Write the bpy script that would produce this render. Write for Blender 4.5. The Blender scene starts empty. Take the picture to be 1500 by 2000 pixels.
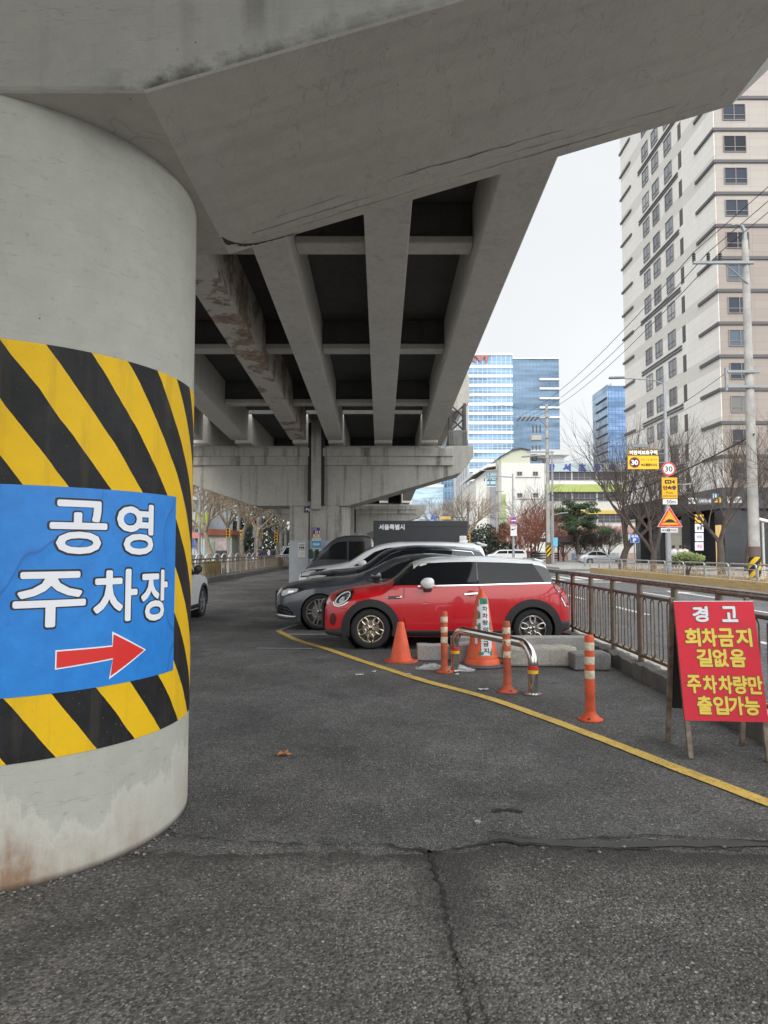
import bpy, bmesh, math, random
import numpy as np
from mathutils import Vector, Matrix
PI = math.pi
S = bpy.context.scene
C = S.collection
# ---------------------------------------------------------------- camera, sky, sun, exposure
FPX, CAMH = 1330.0, 1.5
TILT = math.atan(75 / FPX)
cam = bpy.data.objects.new('camera', bpy.data.cameras.new('camera'))
C.objects.link(cam)
cam.location = (0, 0, CAMH)
cam.rotation_euler = (PI / 2 + TILT, 0, 0)
cam.data.sensor_fit = 'VERTICAL'
cam.data.sensor_height = 36
cam.data.lens = 36 * FPX / 2000
cam.data.clip_start = .05
cam.data.clip_end = 3000
S.camera = cam
w = bpy.data.worlds.new('World')
S.world = w
w.use_nodes = True
nt = w.node_tree
bg = nt.nodes['Background']
sky = nt.nodes.new('ShaderNodeTexSky')
sky.sky_type = 'NISHITA'
sky.sun_disc = False
SUN_EL, SUN_AZ = math.radians(32), math.radians(204)     # azimuth clockwise from +Y
sky.sun_elevation = SUN_EL
sky.sun_rotation = SUN_AZ
sky.air_density = 1.0
sky.dust_density = 4.0
hs = nt.nodes.new('ShaderNodeHueSaturation')
hs.inputs['Saturation'].default_value = .22
mx = nt.nodes.new('ShaderNodeMix')
mx.data_type = 'RGBA'
mx.inputs[0].default_value = .70                          # overcast: an even cloud layer over the clear sky
mx.inputs[7].default_value = (9.55, 9.85, 10.0, 1)
nt.links.new(sky.outputs[0], hs.inputs['Color'])
nt.links.new(hs.outputs[0], mx.inputs[6])
# unseen bright lobe added to the sky, right and behind, to light the cars
tcw = nt.nodes.new('ShaderNodeTexCoord'); vd = nt.nodes.new('ShaderNodeVectorMath'); vd.operation = 'DOT_PRODUCT'
nt.links.new(tcw.outputs['Generated'], vd.inputs[0]); vd.inputs[1].default_value = (.63, -.52, .57)
mr = nt.nodes.new('ShaderNodeMapRange'); mr.interpolation_type = 'SMOOTHSTEP'
mr.inputs[1].default_value = .30; mr.inputs[2].default_value = 1.0; mr.inputs[3].default_value = 1.0; mr.inputs[4].default_value = 3.0
nt.links.new(vd.outputs['Value'], mr.inputs[0])
ncl = nt.nodes.new('ShaderNodeTexNoise'); ncl.inputs['Scale'].default_value = 2.2; ncl.inputs['Detail'].default_value = 5
nt.links.new(tcw.outputs['Generated'], ncl.inputs['Vector'])
mc_ = nt.nodes.new('ShaderNodeMapRange'); mc_.inputs[1].default_value = .3; mc_.inputs[2].default_value = .7; mc_.inputs[3].default_value = .93; mc_.inputs[4].default_value = 1.05
nt.links.new(ncl.outputs[0], mc_.inputs[0])
mm = nt.nodes.new('ShaderNodeMath'); mm.operation = 'MULTIPLY'; nt.links.new(mr.outputs[0], mm.inputs[0]); nt.links.new(mc_.outputs[0], mm.inputs[1])
vs = nt.nodes.new('ShaderNodeVectorMath'); vs.operation = 'SCALE'
nt.links.new(mx.outputs[2], vs.inputs[0]); nt.links.new(mm.outputs[0], vs.inputs['Scale'])
nt.links.new(vs.outputs[0], bg.inputs[0])
bg.inputs[1].default_value = .09
sun = bpy.data.objects.new('sun', bpy.data.lights.new('sun', 'SUN'))
C.objects.link(sun)
sun.data.energy = 1.15
sun.data.angle = math.radians(20)
sun.data.color = (1, .95, .88)
sd = Vector((math.sin(SUN_AZ) * math.cos(SUN_EL), math.cos(SUN_AZ) * math.cos(SUN_EL), math.sin(SUN_EL)))
sun.rotation_euler = (-sd).to_track_quat('-Z', 'Y').to_euler()
S.view_settings.view_transform = 'Standard'
S.view_settings.look = 'None'
S.view_settings.exposure = .38
S.view_settings.gamma = 1
S.render.engine = 'CYCLES'
S.cycles.max_bounces = 8
S.cycles.diffuse_bounces = 5
S.cycles.use_denoising = True


def ray(px, py):
    x = (px - 750) / FPX; y = (1000 - py) / FPX
    return (x, math.cos(TILT) - y * math.sin(TILT), math.sin(TILT) + y * math.cos(TILT))
def G(px, py, z=0.0):                                     # point of the ground seen in the photograph
    r = ray(px, py); t = (z - CAMH) / r[2]
    return Vector((r[0] * t, r[1] * t, z))
def P(px, py, Y):                                         # point at a known distance
    r = ray(px, py); t = Y / r[1]
    return Vector((r[0] * t, Y, CAMH + r[2] * t))

# ---------------------------------------------------------------- materials
def nodes(name):
    m = bpy.data.materials.new(name); m.use_nodes = True
    n = m.node_tree.nodes; b = n['Principled BSDF']
    return m, m.node_tree, b
def N(t, kind, **kw):
    n = t.nodes.new('ShaderNode' + kind)
    for k, v in kw.items():
        if k.startswith('i_'): n.inputs[k[2:].replace('_', ' ')].default_value = v
        elif k.startswith('n'): n.inputs[int(k[1:])].default_value = v
        else: setattr(n, k, v)
    return n
def rgba(c): return (c[0], c[1], c[2], 1)
def mixc(t, fac, a, b, blend='MIX'):
    m = N(t, 'Mix', data_type='RGBA', blend_type=blend)
    for s, v in ((0, fac), (6, a), (7, b)):
        if hasattr(v, 'links') or hasattr(v, 'is_linked'): t.links.new(v, m.inputs[s])
        else: m.inputs[s].default_value = rgba(v) if s else v
    return m.outputs[2]
def ramp(t, v, a, b, lo=0., hi=1.):
    r = N(t, 'MapRange'); r.inputs[1].default_value = a; r.inputs[2].default_value = b
    r.inputs[3].default_value = lo; r.inputs[4].default_value = hi
    t.links.new(v, r.inputs[0]); return r.outputs[0]
def noise(t, vec, scale, detail=5, rough=.55, stretch=None):
    if stretch:
        mp = N(t, 'Mapping'); mp.inputs['Scale'].default_value = stretch
        t.links.new(vec, mp.inputs[0]); vec = mp.outputs[0]
    n = N(t, 'TexNoise'); n.inputs['Scale'].default_value = scale
    n.inputs['Detail'].default_value = detail; n.inputs['Roughness'].default_value = rough
    t.links.new(vec, n.inputs['Vector']); return n.outputs[0]
def bump(t, b, h, strength, dist=.01):
    bm = N(t, 'Bump'); bm.inputs['Strength'].default_value = strength; bm.inputs['Distance'].default_value = dist
    t.links.new(h, bm.inputs['Height']); t.links.new(bm.outputs[0], b.inputs['Normal'])
MATS = {}
def M(name, col, rough=.6, metal=0., var=0., scale=4., bmp=0., bscale=80., coat=0., emit=0., spec=.5):
    if name in MATS: return MATS[name]
    m, t, b = nodes(name)
    b.inputs['Base Color'].default_value = rgba(col); b.inputs['Roughness'].default_value = rough
    b.inputs['Metallic'].default_value = metal; b.inputs['Coat Weight'].default_value = coat
    b.inputs['Coat Roughness'].default_value = .03; b.inputs['Specular IOR Level'].default_value = spec
    if emit:
        b.inputs['Emission Color'].default_value = rgba(col); b.inputs['Emission Strength'].default_value = emit
    tc = N(t, 'TexCoord').outputs['Object']
    if var:
        f = noise(t, tc, scale, 7, .62)
        c = mixc(t, ramp(t, f, .3, .7), [x * (1 - var) for x in col], [min(1, x * (1 + var)) for x in col])
        t.links.new(c, b.inputs['Base Color'])
        t.links.new(ramp(t, f, .3, .7, max(.02, rough - .08), min(1, rough + .08)), b.inputs['Roughness'])
    if bmp:
        bump(t, b, noise(t, tc, bscale, 4), bmp, .006)
    MATS[name] = m
    return m
def concrete(name, a, b2, streak=.5, dark=.35, base_stain=0., stretch=(5.0, 5.0, .28), edge=False, speck=.0):
    m, t, b = nodes(name)
    tc = N(t, 'NewGeometry').outputs['Position']
    n1 = noise(t, tc, .9, 8, .65); n2 = noise(t, tc, 9, 6, .6)
    c = mixc(t, ramp(t, n1, .3, .7), a, b2)
    st = noise(t, tc, 1.0, 6, .6, stretch)
    c = mixc(t, ramp(t, st, .52, .74, 0, streak), c, [x * dark for x in a])
    sp = noise(t, tc, 30, 3, .5)
    c = mixc(t, ramp(t, sp, .66, .78, 0, .45), c, [x * .5 for x in a])
    if speck:
        s1 = noise(t, tc, 110, 3, .7); c = mixc(t, ramp(t, s1, .52, .60, 0, speck), c, [x * .35 for x in a]); c = mixc(t, ramp(t, s1, .44, .36, 0, speck * .7), c, [min(1, x * 1.7) for x in b2])
    c = mixc(t, ramp(t, n2, .35, .75, 0, .3), c, [min(1, x * 1.3) for x in b2])
    vv = N(t, 'TexVoronoi'); vv.inputs['Scale'].default_value = 5.5; t.links.new(tc, vv.inputs['Vector'])
    c = mixc(t, ramp(t, vv.outputs['Distance'], .030, .018, 0, .8), c, (.06, .055, .05))
    scr = noise(t, tc, 1.4, 3, .5, (1.2, 1.2, 11)); se = N(t, 'Math', operation='SUBTRACT'); t.links.new(scr, se.inputs[0]); se.inputs[1].default_value = .5
    sa = N(t, 'Math', operation='ABSOLUTE'); t.links.new(se.outputs[0], sa.inputs[0])
    c = mixc(t, ramp(t, sa.outputs[0], .006, .001, 0, .30), c, [x * .45 for x in a])
    if base_stain:                                          # damp, rust-coloured efflorescence at the foot
        sx = N(t, 'SeparateXYZ'); t.links.new(tc, sx.inputs[0])
        ad = N(t, 'Math', operation='ADD'); t.links.new(sx.outputs[2], ad.inputs[0])
        nn = noise(t, tc, 3.2, 6, .65, (1, 1, .35))
        t.links.new(ramp(t, nn, .3, .7, .22, -.30), ad.inputs[1])
        z = ad.outputs[0]
        c = mixc(t, ramp(t, z, base_stain, base_stain - .05, 0, .5), c, (.58, .56, .50))
        n3 = noise(t, tc, 5, 5, .6)
        rz = N(t, 'Math', operation='MULTIPLY'); t.links.new(ramp(t, z, base_stain - .05, -.1), rz.inputs[0])
        t.links.new(ramp(t, n3, .25, .5), rz.inputs[1])
        rx = N(t, 'Math', operation='MULTIPLY'); t.links.new(rz.outputs[0], rx.inputs[0]); t.links.new(ramp(t, sx.outputs[0], -1.2, -1.6, .30, 1.), rx.inputs[1])
        c = mixc(t, rx.outputs[0], c, (.25, .145, .085))
        c = mixc(t, ramp(t, sx.outputs[2], .035, .0), c, (.05, .042, .035))
    t.links.new(c, b.inputs['Base Color'])
    b.inputs['Roughness'].default_value = .88
    h = N(t, 'Math', operation='ADD'); t.links.new(noise(t, tc, 60, 5, .7), h.inputs[0]); t.links.new(n2, h.inputs[1])
    bump(t, b, h.outputs[0], .35, .008)
    if edge:                                                # mould along the lower edge of the near cross-beam and a water streak
        sx = N(t, 'SeparateXYZ'); t.links.new(N(t, 'NewGeometry').outputs['Position'], sx.inputs[0])
        def mth(op, *a):
            k = N(t, 'Math', operation=op)
            for i, v in enumerate(a):
                if hasattr(v, 'is_linked'): t.links.new(v, k.inputs[i])
                else: k.inputs[i].default_value = v
            return k.outputs[0]
        e = mth('MULTIPLY_ADD', mth('MAXIMUM', mth('ADD', sx.outputs[0], 1.1), 0.), .3036, 3.6)
        d = mth('SUBTRACT', sx.outputs[2], e)
        nz = noise(t, tc, 6, 7, .7); d2 = mth('ADD', d, ramp(t, nz, .3, .7, -.07, .09))
        f = mth('MULTIPLY', ramp(t, d2, .09, -.01), ramp(t, sx.outputs[0], .9, -1.0, .0, .85))
        f = mth('MULTIPLY', f, ramp(t, sx.outputs[0], -1.35, -1.05))
        c = mixc(t, f, c, (.045, .04, .035))
        xx = mth('ADD', sx.outputs[0], ramp(t, noise(t, tc, 2.5, 4, .6, (1, 1, .5)), .3, .7, -.05, .05))
        g = mth('MULTIPLY', ramp(t, mth('ABSOLUTE', mth('ADD', xx, .60)), .07, .035), ramp(t, d, .05, .22))
        c = mixc(t, mth('MULTIPLY', g, .5), c, (.10, .09, .08))
        t.links.new(c, b.inputs['Base Color'])
    MATS[name] = m
    return m
def asphalt(name, base, stone, amount, scale, patch=.35, seam=False):
    m, t, b = nodes(name)
    tc = N(t, 'NewGeometry').outputs['Position']
    v = N(t, 'TexVoronoi'); v.inputs['Scale'].default_value = scale; t.links.new(tc, v.inputs['Vector'])
    v2 = N(t, 'TexVoronoi'); v2.inputs['Scale'].default_value = scale * .42; t.links.new(tc, v2.inputs['Vector'])
    n1 = noise(t, tc, .55, 8, .65); n2 = noise(t, tc, 4, 7, .65); n3 = noise(t, tc, scale * .5, 6, .75); n4 = noise(t, tc, 1.3, 8, .7)
    c = mixc(t, ramp(t, n1, .40, .60), [x * (1 - patch) for x in base], [x * (1 + patch) for x in base])
    c = mixc(t, ramp(t, n2, .40, .70, 0, .6), c, [x * .55 for x in base])
    c = mixc(t, ramp(t, n4, .54, .63, 0, .58), c, [x * .42 for x in base])
    c = mixc(t, ramp(t, n4, .44, .32, 0, .45), c, [min(1, x * 1.5) for x in base])
    sel = N(t, 'SeparateColor'); t.links.new(v.outputs['Color'], sel.inputs[0])
    k = ramp(t, sel.outputs[2], 0, 1, .45, 1.55); kk = N(t, 'CombineColor')
    for i in range(3): t.links.new(k, kk.inputs[i])
    c = mixc(t, 1., c, kk.outputs[0], 'MULTIPLY')
    c = mixc(t, ramp(t, n3, .46, .60, 0, .75), c, [x * .28 for x in base])
    ms = N(t, 'Math', operation='MULTIPLY')
    t.links.new(ramp(t, sel.outputs[0], 1 - amount, 1 - amount + .02), ms.inputs[0]); t.links.new(ramp(t, v.outputs['Distance'], .5, .25), ms.inputs[1])
    c = mixc(t, ms.outputs[0], c, stone)
    s2 = N(t, 'SeparateColor'); t.links.new(v2.outputs['Color'], s2.inputs[0])
    m2 = N(t, 'Math', operation='MULTIPLY')
    t.links.new(ramp(t, s2.outputs[1], .90, .92), m2.inputs[0]); t.links.new(ramp(t, v2.outputs['Distance'], .34, .2), m2.inputs[1])
    c = mixc(t, m2.outputs[0], c, [min(1, x * 1.15) for x in stone])
    if seam:                                                # dirt gathered along the open seam and the crack
        sx = N(t, 'SeparateXYZ'); t.links.new(tc, sx.inputs[0]); w1 = ramp(t, noise(t, tc, 2.2, 7, .7), .3, .7, -.16, .16)
        def dist(o, at):
            q = N(t, 'Math', operation='ADD'); t.links.new(o, q.inputs[0]); t.links.new(w1, q.inputs[1])
            q2 = N(t, 'Math', operation='SUBTRACT'); t.links.new(q.outputs[0], q2.inputs[0]); q2.inputs[1].default_value = at
            q3 = N(t, 'Math', operation='ABSOLUTE'); t.links.new(q2.outputs[0], q3.inputs[0]); return q3.outputs[0]
        f = N(t, 'Math', operation='MULTIPLY'); t.links.new(ramp(t, dist(sx.outputs[1], 3.50), .20, .02, 0, .88), f.inputs[0]); f.inputs[1].default_value = 1.
        c = mixc(t, f.outputs[0], c, [x * .22 for x in base])
        g = N(t, 'Math', operation='MULTIPLY'); t.links.new(ramp(t, dist(sx.outputs[0], .30), .22, .03, 0, .8), g.inputs[0]); gy = N(t, 'Math', operation='MULTIPLY'); t.links.new(ramp(t, sx.outputs[1], 3.7, 3.5), gy.inputs[0]); t.links.new(ramp(t, sx.outputs[1], 1.9, 3.1), gy.inputs[1]); t.links.new(gy.outputs[0], g.inputs[1])
        c = mixc(t, g.outputs[0], c, [x * .25 for x in base])
    t.links.new(c, b.inputs['Base Color'])
    b.inputs['Roughness'].default_value = .82
    h = N(t, 'Math', operation='MULTIPLY_ADD'); t.links.new(v.outputs['Distance'], h.inputs[0]); h.inputs[1].default_value = -1.2
    t.links.new(n3, h.inputs[2])
    bump(t, b, h.outputs[0], .9, .014)
    MATS[name] = m
    return m
def tiles(name, c1, c2, grout, bw, rh, mort=.012, rough=.7, metal=0., offset=.5, band=None):
    m, t, b = nodes(name)
    uv = N(t, 'TexCoord').outputs['UV']
    br = N(t, 'TexBrick', offset=offset, squash=1.0)
    br.inputs['Scale'].default_value = 1; br.inputs['Brick Width'].default_value = bw; br.inputs['Row Height'].default_value = rh
    br.inputs['Mortar Size'].default_value = mort; br.inputs['Mortar Smooth'].default_value = .1
    br.inputs['Color1'].default_value = rgba(c1); br.inputs['Color2'].default_value = rgba(c2); br.inputs['Mortar'].default_value = rgba(grout)
    t.links.new(uv, br.inputs['Vector'])
    c = br.outputs[0]
    if band:                                                 # alternate courses of a second colour: (period, duty, colour)
        sx = N(t, 'SeparateXYZ'); t.links.new(uv, sx.inputs[0])
        md = N(t, 'Math', operation='FRACT'); dv = N(t, 'Math', operation='DIVIDE'); dv.inputs[1].default_value = band[0]
        t.links.new(sx.outputs[1], dv.inputs[0]); t.links.new(dv.outputs[0], md.inputs[0])
        lt = N(t, 'Math', operation='LESS_THAN'); lt.inputs[1].default_value = band[1]; t.links.new(md.outputs[0], lt.inputs[0])
        c = mixc(t, lt.outputs[0], c, mixc(t, br.outputs[1], band[2], grout))
    n = noise(t, N(t, 'NewGeometry').outputs['Position'], .35, 6, .6)
    c = mixc(t, ramp(t, n, .3, .7, 0, .22), c, [x * .7 for x in c1])
    t.links.new(c, b.inputs['Base Color']); b.inputs['Roughness'].default_value = rough; b.inputs['Metallic'].default_value = metal
    MATS[name] = m
    return m
def stripes(name, ca, cb, period, duty, slope, phase, worn=.12):
    m, t, b = nodes(name)                                    # slanting hazard stripes in the UV metres of the surface
    uv = N(t, 'TexCoord').outputs['UV']; sx = N(t, 'SeparateXYZ'); t.links.new(uv, sx.inputs[0])
    a = N(t, 'Math', operation='MULTIPLY_ADD'); t.links.new(sx.outputs[1], a.inputs[0]); a.inputs[1].default_value = 1 / slope
    t.links.new(sx.outputs[0], a.inputs[2])
    wob = noise(t, uv, 3, 3); a2 = N(t, 'Math', operation='ADD'); t.links.new(a.outputs[0], a2.inputs[0]); t.links.new(ramp(t, wob, .3, .7, -.008, .008), a2.inputs[1])
    s = N(t, 'Math', operation='MULTIPLY_ADD'); t.links.new(a2.outputs[0], s.inputs[0]); s.inputs[1].default_value = 1 / period; s.inputs[2].default_value = -phase / period + 20
    f = N(t, 'Math', operation='FRACT'); t.links.new(s.outputs[0], f.inputs[0])
    lt = N(t, 'Math', operation='LESS_THAN'); lt.inputs[1].default_value = duty; t.links.new(f.outputs[0], lt.inputs[0])
    n = noise(t, uv, 6, 7, .65)
    cy = mixc(t, ramp(t, n, .35, .75, 0, .5), ca, [x * .8 for x in ca])
    ck = mixc(t, ramp(t, n, .4, .75, 0, .8), cb, [x * 1.8 + .006 for x in cb])
    c = mixc(t, lt.outputs[0], ck, cy)
    spk = noise(t, uv, 70, 3, .6)
    c = mixc(t, ramp(t, spk, .66, .72, 0, worn + .35), c, (.2, .19, .17))
    drip = noise(t, uv, 1.0, 6, .65, (9, .7, 1)); c = mixc(t, ramp(t, drip, .54, .74, 0, .30), c, (.12, .10, .06))
    chip = noise(t, uv, 9, 8, .75); c = mixc(t, ramp(t, chip, .70, .72, 0, .8), c, (.30, .29, .26))
    t.links.new(c, b.inputs['Base Color']); b.inputs['Roughness'].default_value = .55; b.inputs['Specular IOR Level'].default_value = .22
    bump(t, b, noise(t, uv, 45, 5, .65), .25, .004)
    MATS[name] = m
    return m

CONC = concrete('pier_concrete', (.31, .31, .27), (.38, .375, .335), .5, .5)
CONC_COL = concrete('column_paint', (.36, .36, .31), (.415, .415, .365), .16, .6, .29)
CONC_SOF = concrete('soffit_concrete', (.50, .485, .445), (.57, .55, .505), .35, .6, stretch=(.22, 5, .22))
CONC_GIR = concrete('girder_concrete', (.52, .50, .455), (.60, .575, .53), .35, .5)
CONC_OLD = concrete('old_concrete', (.31, .298, .268), (.42, .405, .37), 1., .2)
CONC_DARK = concrete('dark_concrete', (.07, .07, .068), (.10, .10, .095), .4, .5)  # very dark tone; on the diaphragm webs it stands in for shade
KERB = concrete('kerb_concrete', (.10, .098, .09), (.17, .165, .15), .7, .35)
KERBTOP = concrete('kerb_top', (.40, .385, .35), (.52, .50, .46), .2, .6)
GRANITE = concrete('granite', (.33, .325, .31), (.42, .415, .395), .25, .5, speck=.75)
ASPH = asphalt('asphalt', (.172, .168, .164), (.36, .352, .335), .11, 100, .34)
ASPH_OLD = asphalt('worn_asphalt', (.182, .170, .156), (.36, .345, .32), .15, 88, .42, True)
ROADM = asphalt('road_asphalt', (.19, .19, .195), (.35, .35, .35), .1, 60, .15)
PAVE = tiles('paving', (.36, .35, .33), (.42, .41, .39), (.25, .24, .23), .4, .2, .008, .85)
YEL, t_, b_ = nodes('yellow_paint')
tc = N(t_, 'NewGeometry').outputs['Position']; n1 = noise(t_, tc, 9, 8, .7); n2 = noise(t_, tc, 55, 5, .7); n3 = noise(t_, tc, 1.6, 5, .6)
cc = mixc(t_, ramp(t_, n1, .3, .7), (.60, .40, .08), (.80, .55, .13)); cc = mixc(t_, ramp(t_, n2, .56, .62, 0, .75), cc, (.15, .125, .08)); cc = mixc(t_, ramp(t_, n3, .52, .68, 0, .5), cc, (.26, .19, .08))
t_.links.new(cc, b_.inputs['Base Color']); b_.inputs['Roughness'].default_value = .75; bump(t_, b_, n2, .5, .008)
MATS['yellow_paint'] = YEL
WHT = M('white_paint', (.62, .62, .60), .7, var=.25, scale=9)
WORNWHT = M('worn_white_paint', (.27, .27, .26), .8, var=.45, scale=22)
BLK = M('black_rubber', (.018, .018, .018), .7)
BLKP = M('black_plastic', (.025, .025, .027), .55, var=.15)
STEEL = M('stainless', (.62, .60, .57), .16, 1., var=.06, scale=12)
GALV = M('galvanised', (.27, .285, .30), .55, .5, var=.15)
BRONZE = M('bronze_rail', (.20, .165, .13), .42, .55, var=.35, scale=9)
DARKM = M('dark_metal', (.06, .055, .05), .5, .3, var=.3)
ORANGE = M('orange_plastic', (.70, .10, .033), .55, var=.32, scale=7, bmp=.1, bscale=40)
ORANGE_D = M('faded_orange_plastic', (.52, .10, .045), .65, var=.45, scale=7, bmp=.15, bscale=40)
CREAM = M('reflective_band', (.68, .60, .44), .45, var=.3, scale=30)
WHITE = M('white_plastic', (.78, .78, .77), .5, var=.06)
LETW = M('white_lettering', (.80, .81, .84), .45)
LETK = M('black_lettering', (.012, .012, .016), .5)
POST_BLUE, t_, b_ = nodes('poster_blue')
tc = N(t_, 'TexCoord').outputs['Object']; n1 = noise(t_, tc, 1.9, 2, .5, (1, 1, .45)); n2 = noise(t_, tc, 11, 6, .65)
k = N(t_, 'Math', operation='SUBTRACT'); t_.links.new(n1, k.inputs[0]); k.inputs[1].default_value = .5; k2 = N(t_, 'Math', operation='ABSOLUTE'); t_.links.new(k.outputs[0], k2.inputs[0])
cc = mixc(t_, ramp(t_, n2, .35, .7), (.010, .185, .58), (.016, .235, .68)); cc = mixc(t_, ramp(t_, k2.outputs[0], .006, .0, 0, .55), cc, (.006, .06, .25))  # crease shading put into the blue as thin darker lines
cc = mixc(t_, ramp(t_, noise(t_, tc, 40, 4, .6), .66, .74, 0, .35), cc, (.25, .33, .45))
t_.links.new(cc, b_.inputs['Base Color']); b_.inputs['Roughness'].default_value = .45; bump(t_, b_, ramp(t_, k2.outputs[0], .03, .0), .35, .006)
RED = M('sign_red', (.68, .025, .02), .4)
SIGNRED = M('board_red', (.70, .030, .055), .6, var=.10, scale=5, spec=.3)
LETY = M('yellow_lettering', (.85, .63, .075), .45)
SIGNY = M('sign_yellow', (.86, .50, .012), .42)
SIGNB = M('sign_blue', (.02, .12, .55), .42)
AMBER = M('amber', (.80, .38, .01), .4)
GLASS = M('window_glass', (.035, .045, .058), .07, 0, spec=.7)
CARGLASS = M('car_glass', (.010, .011, .013), .035, 0, spec=.34)
CHROME = M('chrome', (.78, .78, .78), .10, 1.)
TYRE = M('tyre', (.022, .022, .022), .82, var=.2, scale=20)
BARK = M('bark', (.075, .062, .05), .9, var=.4, scale=6, bmp=.4, bscale=40)
BARK_L = M('pale_bark', (.27, .225, .17), .9, var=.45, scale=5)
TWIG = M('twig', (.085, .065, .055), .9, var=.3)
TWIG_R = M('red_twig', (.24, .09, .06), .9, var=.4)
TWIG_L = M('pale_twig', (.30, .245, .18), .9, var=.35)
PINE = M('pine_needles', (.055, .095, .04), .8, var=.5, scale=3)
LEAF = M('shrub_leaves', (.21, .26, .09), .7, var=.6, scale=6)
DARKLEAF = M('evergreen_leaves', (.03, .042, .024), .8, var=.5, scale=2)
WALLW = M('white_wall', (.74, .74, .71), .8, var=.06, scale=1)

# ---------------------------------------------------------------- mesh helpers
class MB:
    def __init__(s): s.v = []; s.f = []; s.m = []
    def add(s, vs, fs, m=0):
        o = len(s.v); s.v += [tuple(v) for v in vs]
        for f in fs: s.f.append([i + o for i in f]); s.m.append(m)
    def box(s, x0, x1, y0, y1, z0, z1, m=0):
        s.add([(x0, y0, z0), (x1, y0, z0), (x1, y1, z0), (x0, y1, z0), (x0, y0, z1), (x1, y0, z1), (x1, y1, z1), (x0, y1, z1)],
              [(0, 3, 2, 1), (4, 5, 6, 7), (0, 1, 5, 4), (1, 2, 6, 5), (2, 3, 7, 6), (3, 0, 4, 7)], m)
    def obox(s, c, ux, uy, uz, m=0):                         # oriented box, half-vectors
        c, ux, uy, uz = map(Vector, (c, ux, uy, uz))
        vs = [c + a * ux + b * uy + d * uz for d in (-1, 1) for a, b in ((-1, -1), (1, -1), (1, 1), (-1, 1))]
        s.add(vs, [(0, 3, 2, 1), (4, 5, 6, 7), (0, 1, 5, 4), (1, 2, 6, 5), (2, 3, 7, 6), (3, 0, 4, 7)], m)
    def prism(s, poly, f0, f1, m=0):                         # poly of 2-D points, f0/f1 map a 2-D point to 3-D
        n = len(poly)
        s.add([f0(*p) for p in poly] + [f1(*p) for p in poly],
              [tuple(range(n))[::-1], tuple(range(n, 2 * n))] + [(i, (i + 1) % n, n + (i + 1) % n, n + i) for i in range(n)], m)
    def tube(s, pts, r, n=8, closed=False, m=0, cap=True):
        pts = [Vector(p) for p in pts]; k = len(pts)
        rr = r if hasattr(r, '__len__') else [r] * k
        up = None; base = len(s.v)
        for i, p in enumerate(pts):
            a = pts[(i - 1) % k] if (closed or i) else p
            b = pts[(i + 1) % k] if (closed or i < k - 1) else p
            d = (b - a).normalized() if (b - a).length > 1e-9 else Vector((0, 0, 1))
            if up is None: up = d.orthogonal().normalized()
            up = (up - d * up.dot(d))
            up = up.normalized() if up.length > 1e-6 else d.orthogonal().normalized()
            q = d.cross(up)
            for j in range(n):
                t = 2 * PI * j / n
                s.v.append(tuple(p + (up * math.cos(t) + q * math.sin(t)) * rr[i]))
        for i in range(k if closed else k - 1):
            for j in range(n):
                a = base + i * n + j; b = base + i * n + (j + 1) % n
                c = base + ((i + 1) % k) * n + (j + 1) % n; d = base + ((i + 1) % k) * n + j
                s.f.append([a, b, c, d]); s.m.append(m)
        if cap and not closed:
            s.f.append([base + j for j in range(n)][::-1]); s.m.append(m)
            s.f.append([base + (k - 1) * n + j for j in range(n)]); s.m.append(m)
    def lathe(s, prof, n=24, c=(0, 0, 0), axis='z', m=0, a0=0., a1=2 * PI):
        full = abs(a1 - a0 - 2 * PI) < 1e-6; k = n if full else n + 1; o = len(s.v)
        for r, z in prof:
            for j in range(k):
                t = a0 + (a1 - a0) * j / n
                p = (r * math.cos(t), r * math.sin(t), z)
                if axis == 'y': p = (p[0], p[2], p[1])
                if axis == 'x': p = (p[2], p[0], p[1])
                s.v.append((p[0] + c[0], p[1] + c[1], p[2] + c[2]))
        for i in range(len(prof) - 1):
            for j in range(n):
                j2 = (j + 1) % k
                s.f.append([o + i * k + j, o + i * k + j2, o + (i + 1) * k + j2, o + (i + 1) * k + j]); s.m.append(m)
    def build(s, name, mats, parent=None, smooth=False, uv=False, bevel=0., merge=0., loc=None, fix=False):
        me = bpy.data.meshes.new(name); me.from_pydata(s.v, [], s.f)
        mats = mats if isinstance(mats, (list, tuple)) else [mats]
        for x in mats: me.materials.append(x)
        if len(mats) > 1: me.polygons.foreach_set('material_index', s.m)
        if merge or fix:
            b = bmesh.new(); b.from_mesh(me)
            if merge: bmesh.ops.remove_doubles(b, verts=b.verts, dist=merge)
            bmesh.ops.recalc_face_normals(b, faces=b.faces); b.to_mesh(me); b.free()
        if smooth:
            me.polygons.foreach_set('use_smooth', [True] * len(me.polygons))
            me.set_sharp_from_angle(angle=math.radians(smooth if smooth is not True else 40))
        if uv:
            l = me.uv_layers.new(name='UVMap')
            for p in me.polygons:
                nx, ny, nz = map(abs, p.normal)
                for li in p.loop_indices:
                    x, y, z = me.vertices[me.loops[li].vertex_index].co
                    l.data[li].uv = (x, y) if nz > max(nx, ny) else ((x, z) if ny >= nx else (y, z))
        o = bpy.data.objects.new(name, me); C.objects.link(o)
        if parent: o.parent = parent
        if loc: o.location = loc
        if bevel:
            bv = o.modifiers.new('bevel', 'BEVEL'); bv.width = bevel; bv.segments = 2; bv.limit_method = 'ANGLE'
        return o
def tag(o, label=None, cat=None, group=None, kind=None):
    if label: o['label'] = label
    if cat: o['category'] = cat
    if group: o['group'] = group
    if kind: o['kind'] = kind
    return o
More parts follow.
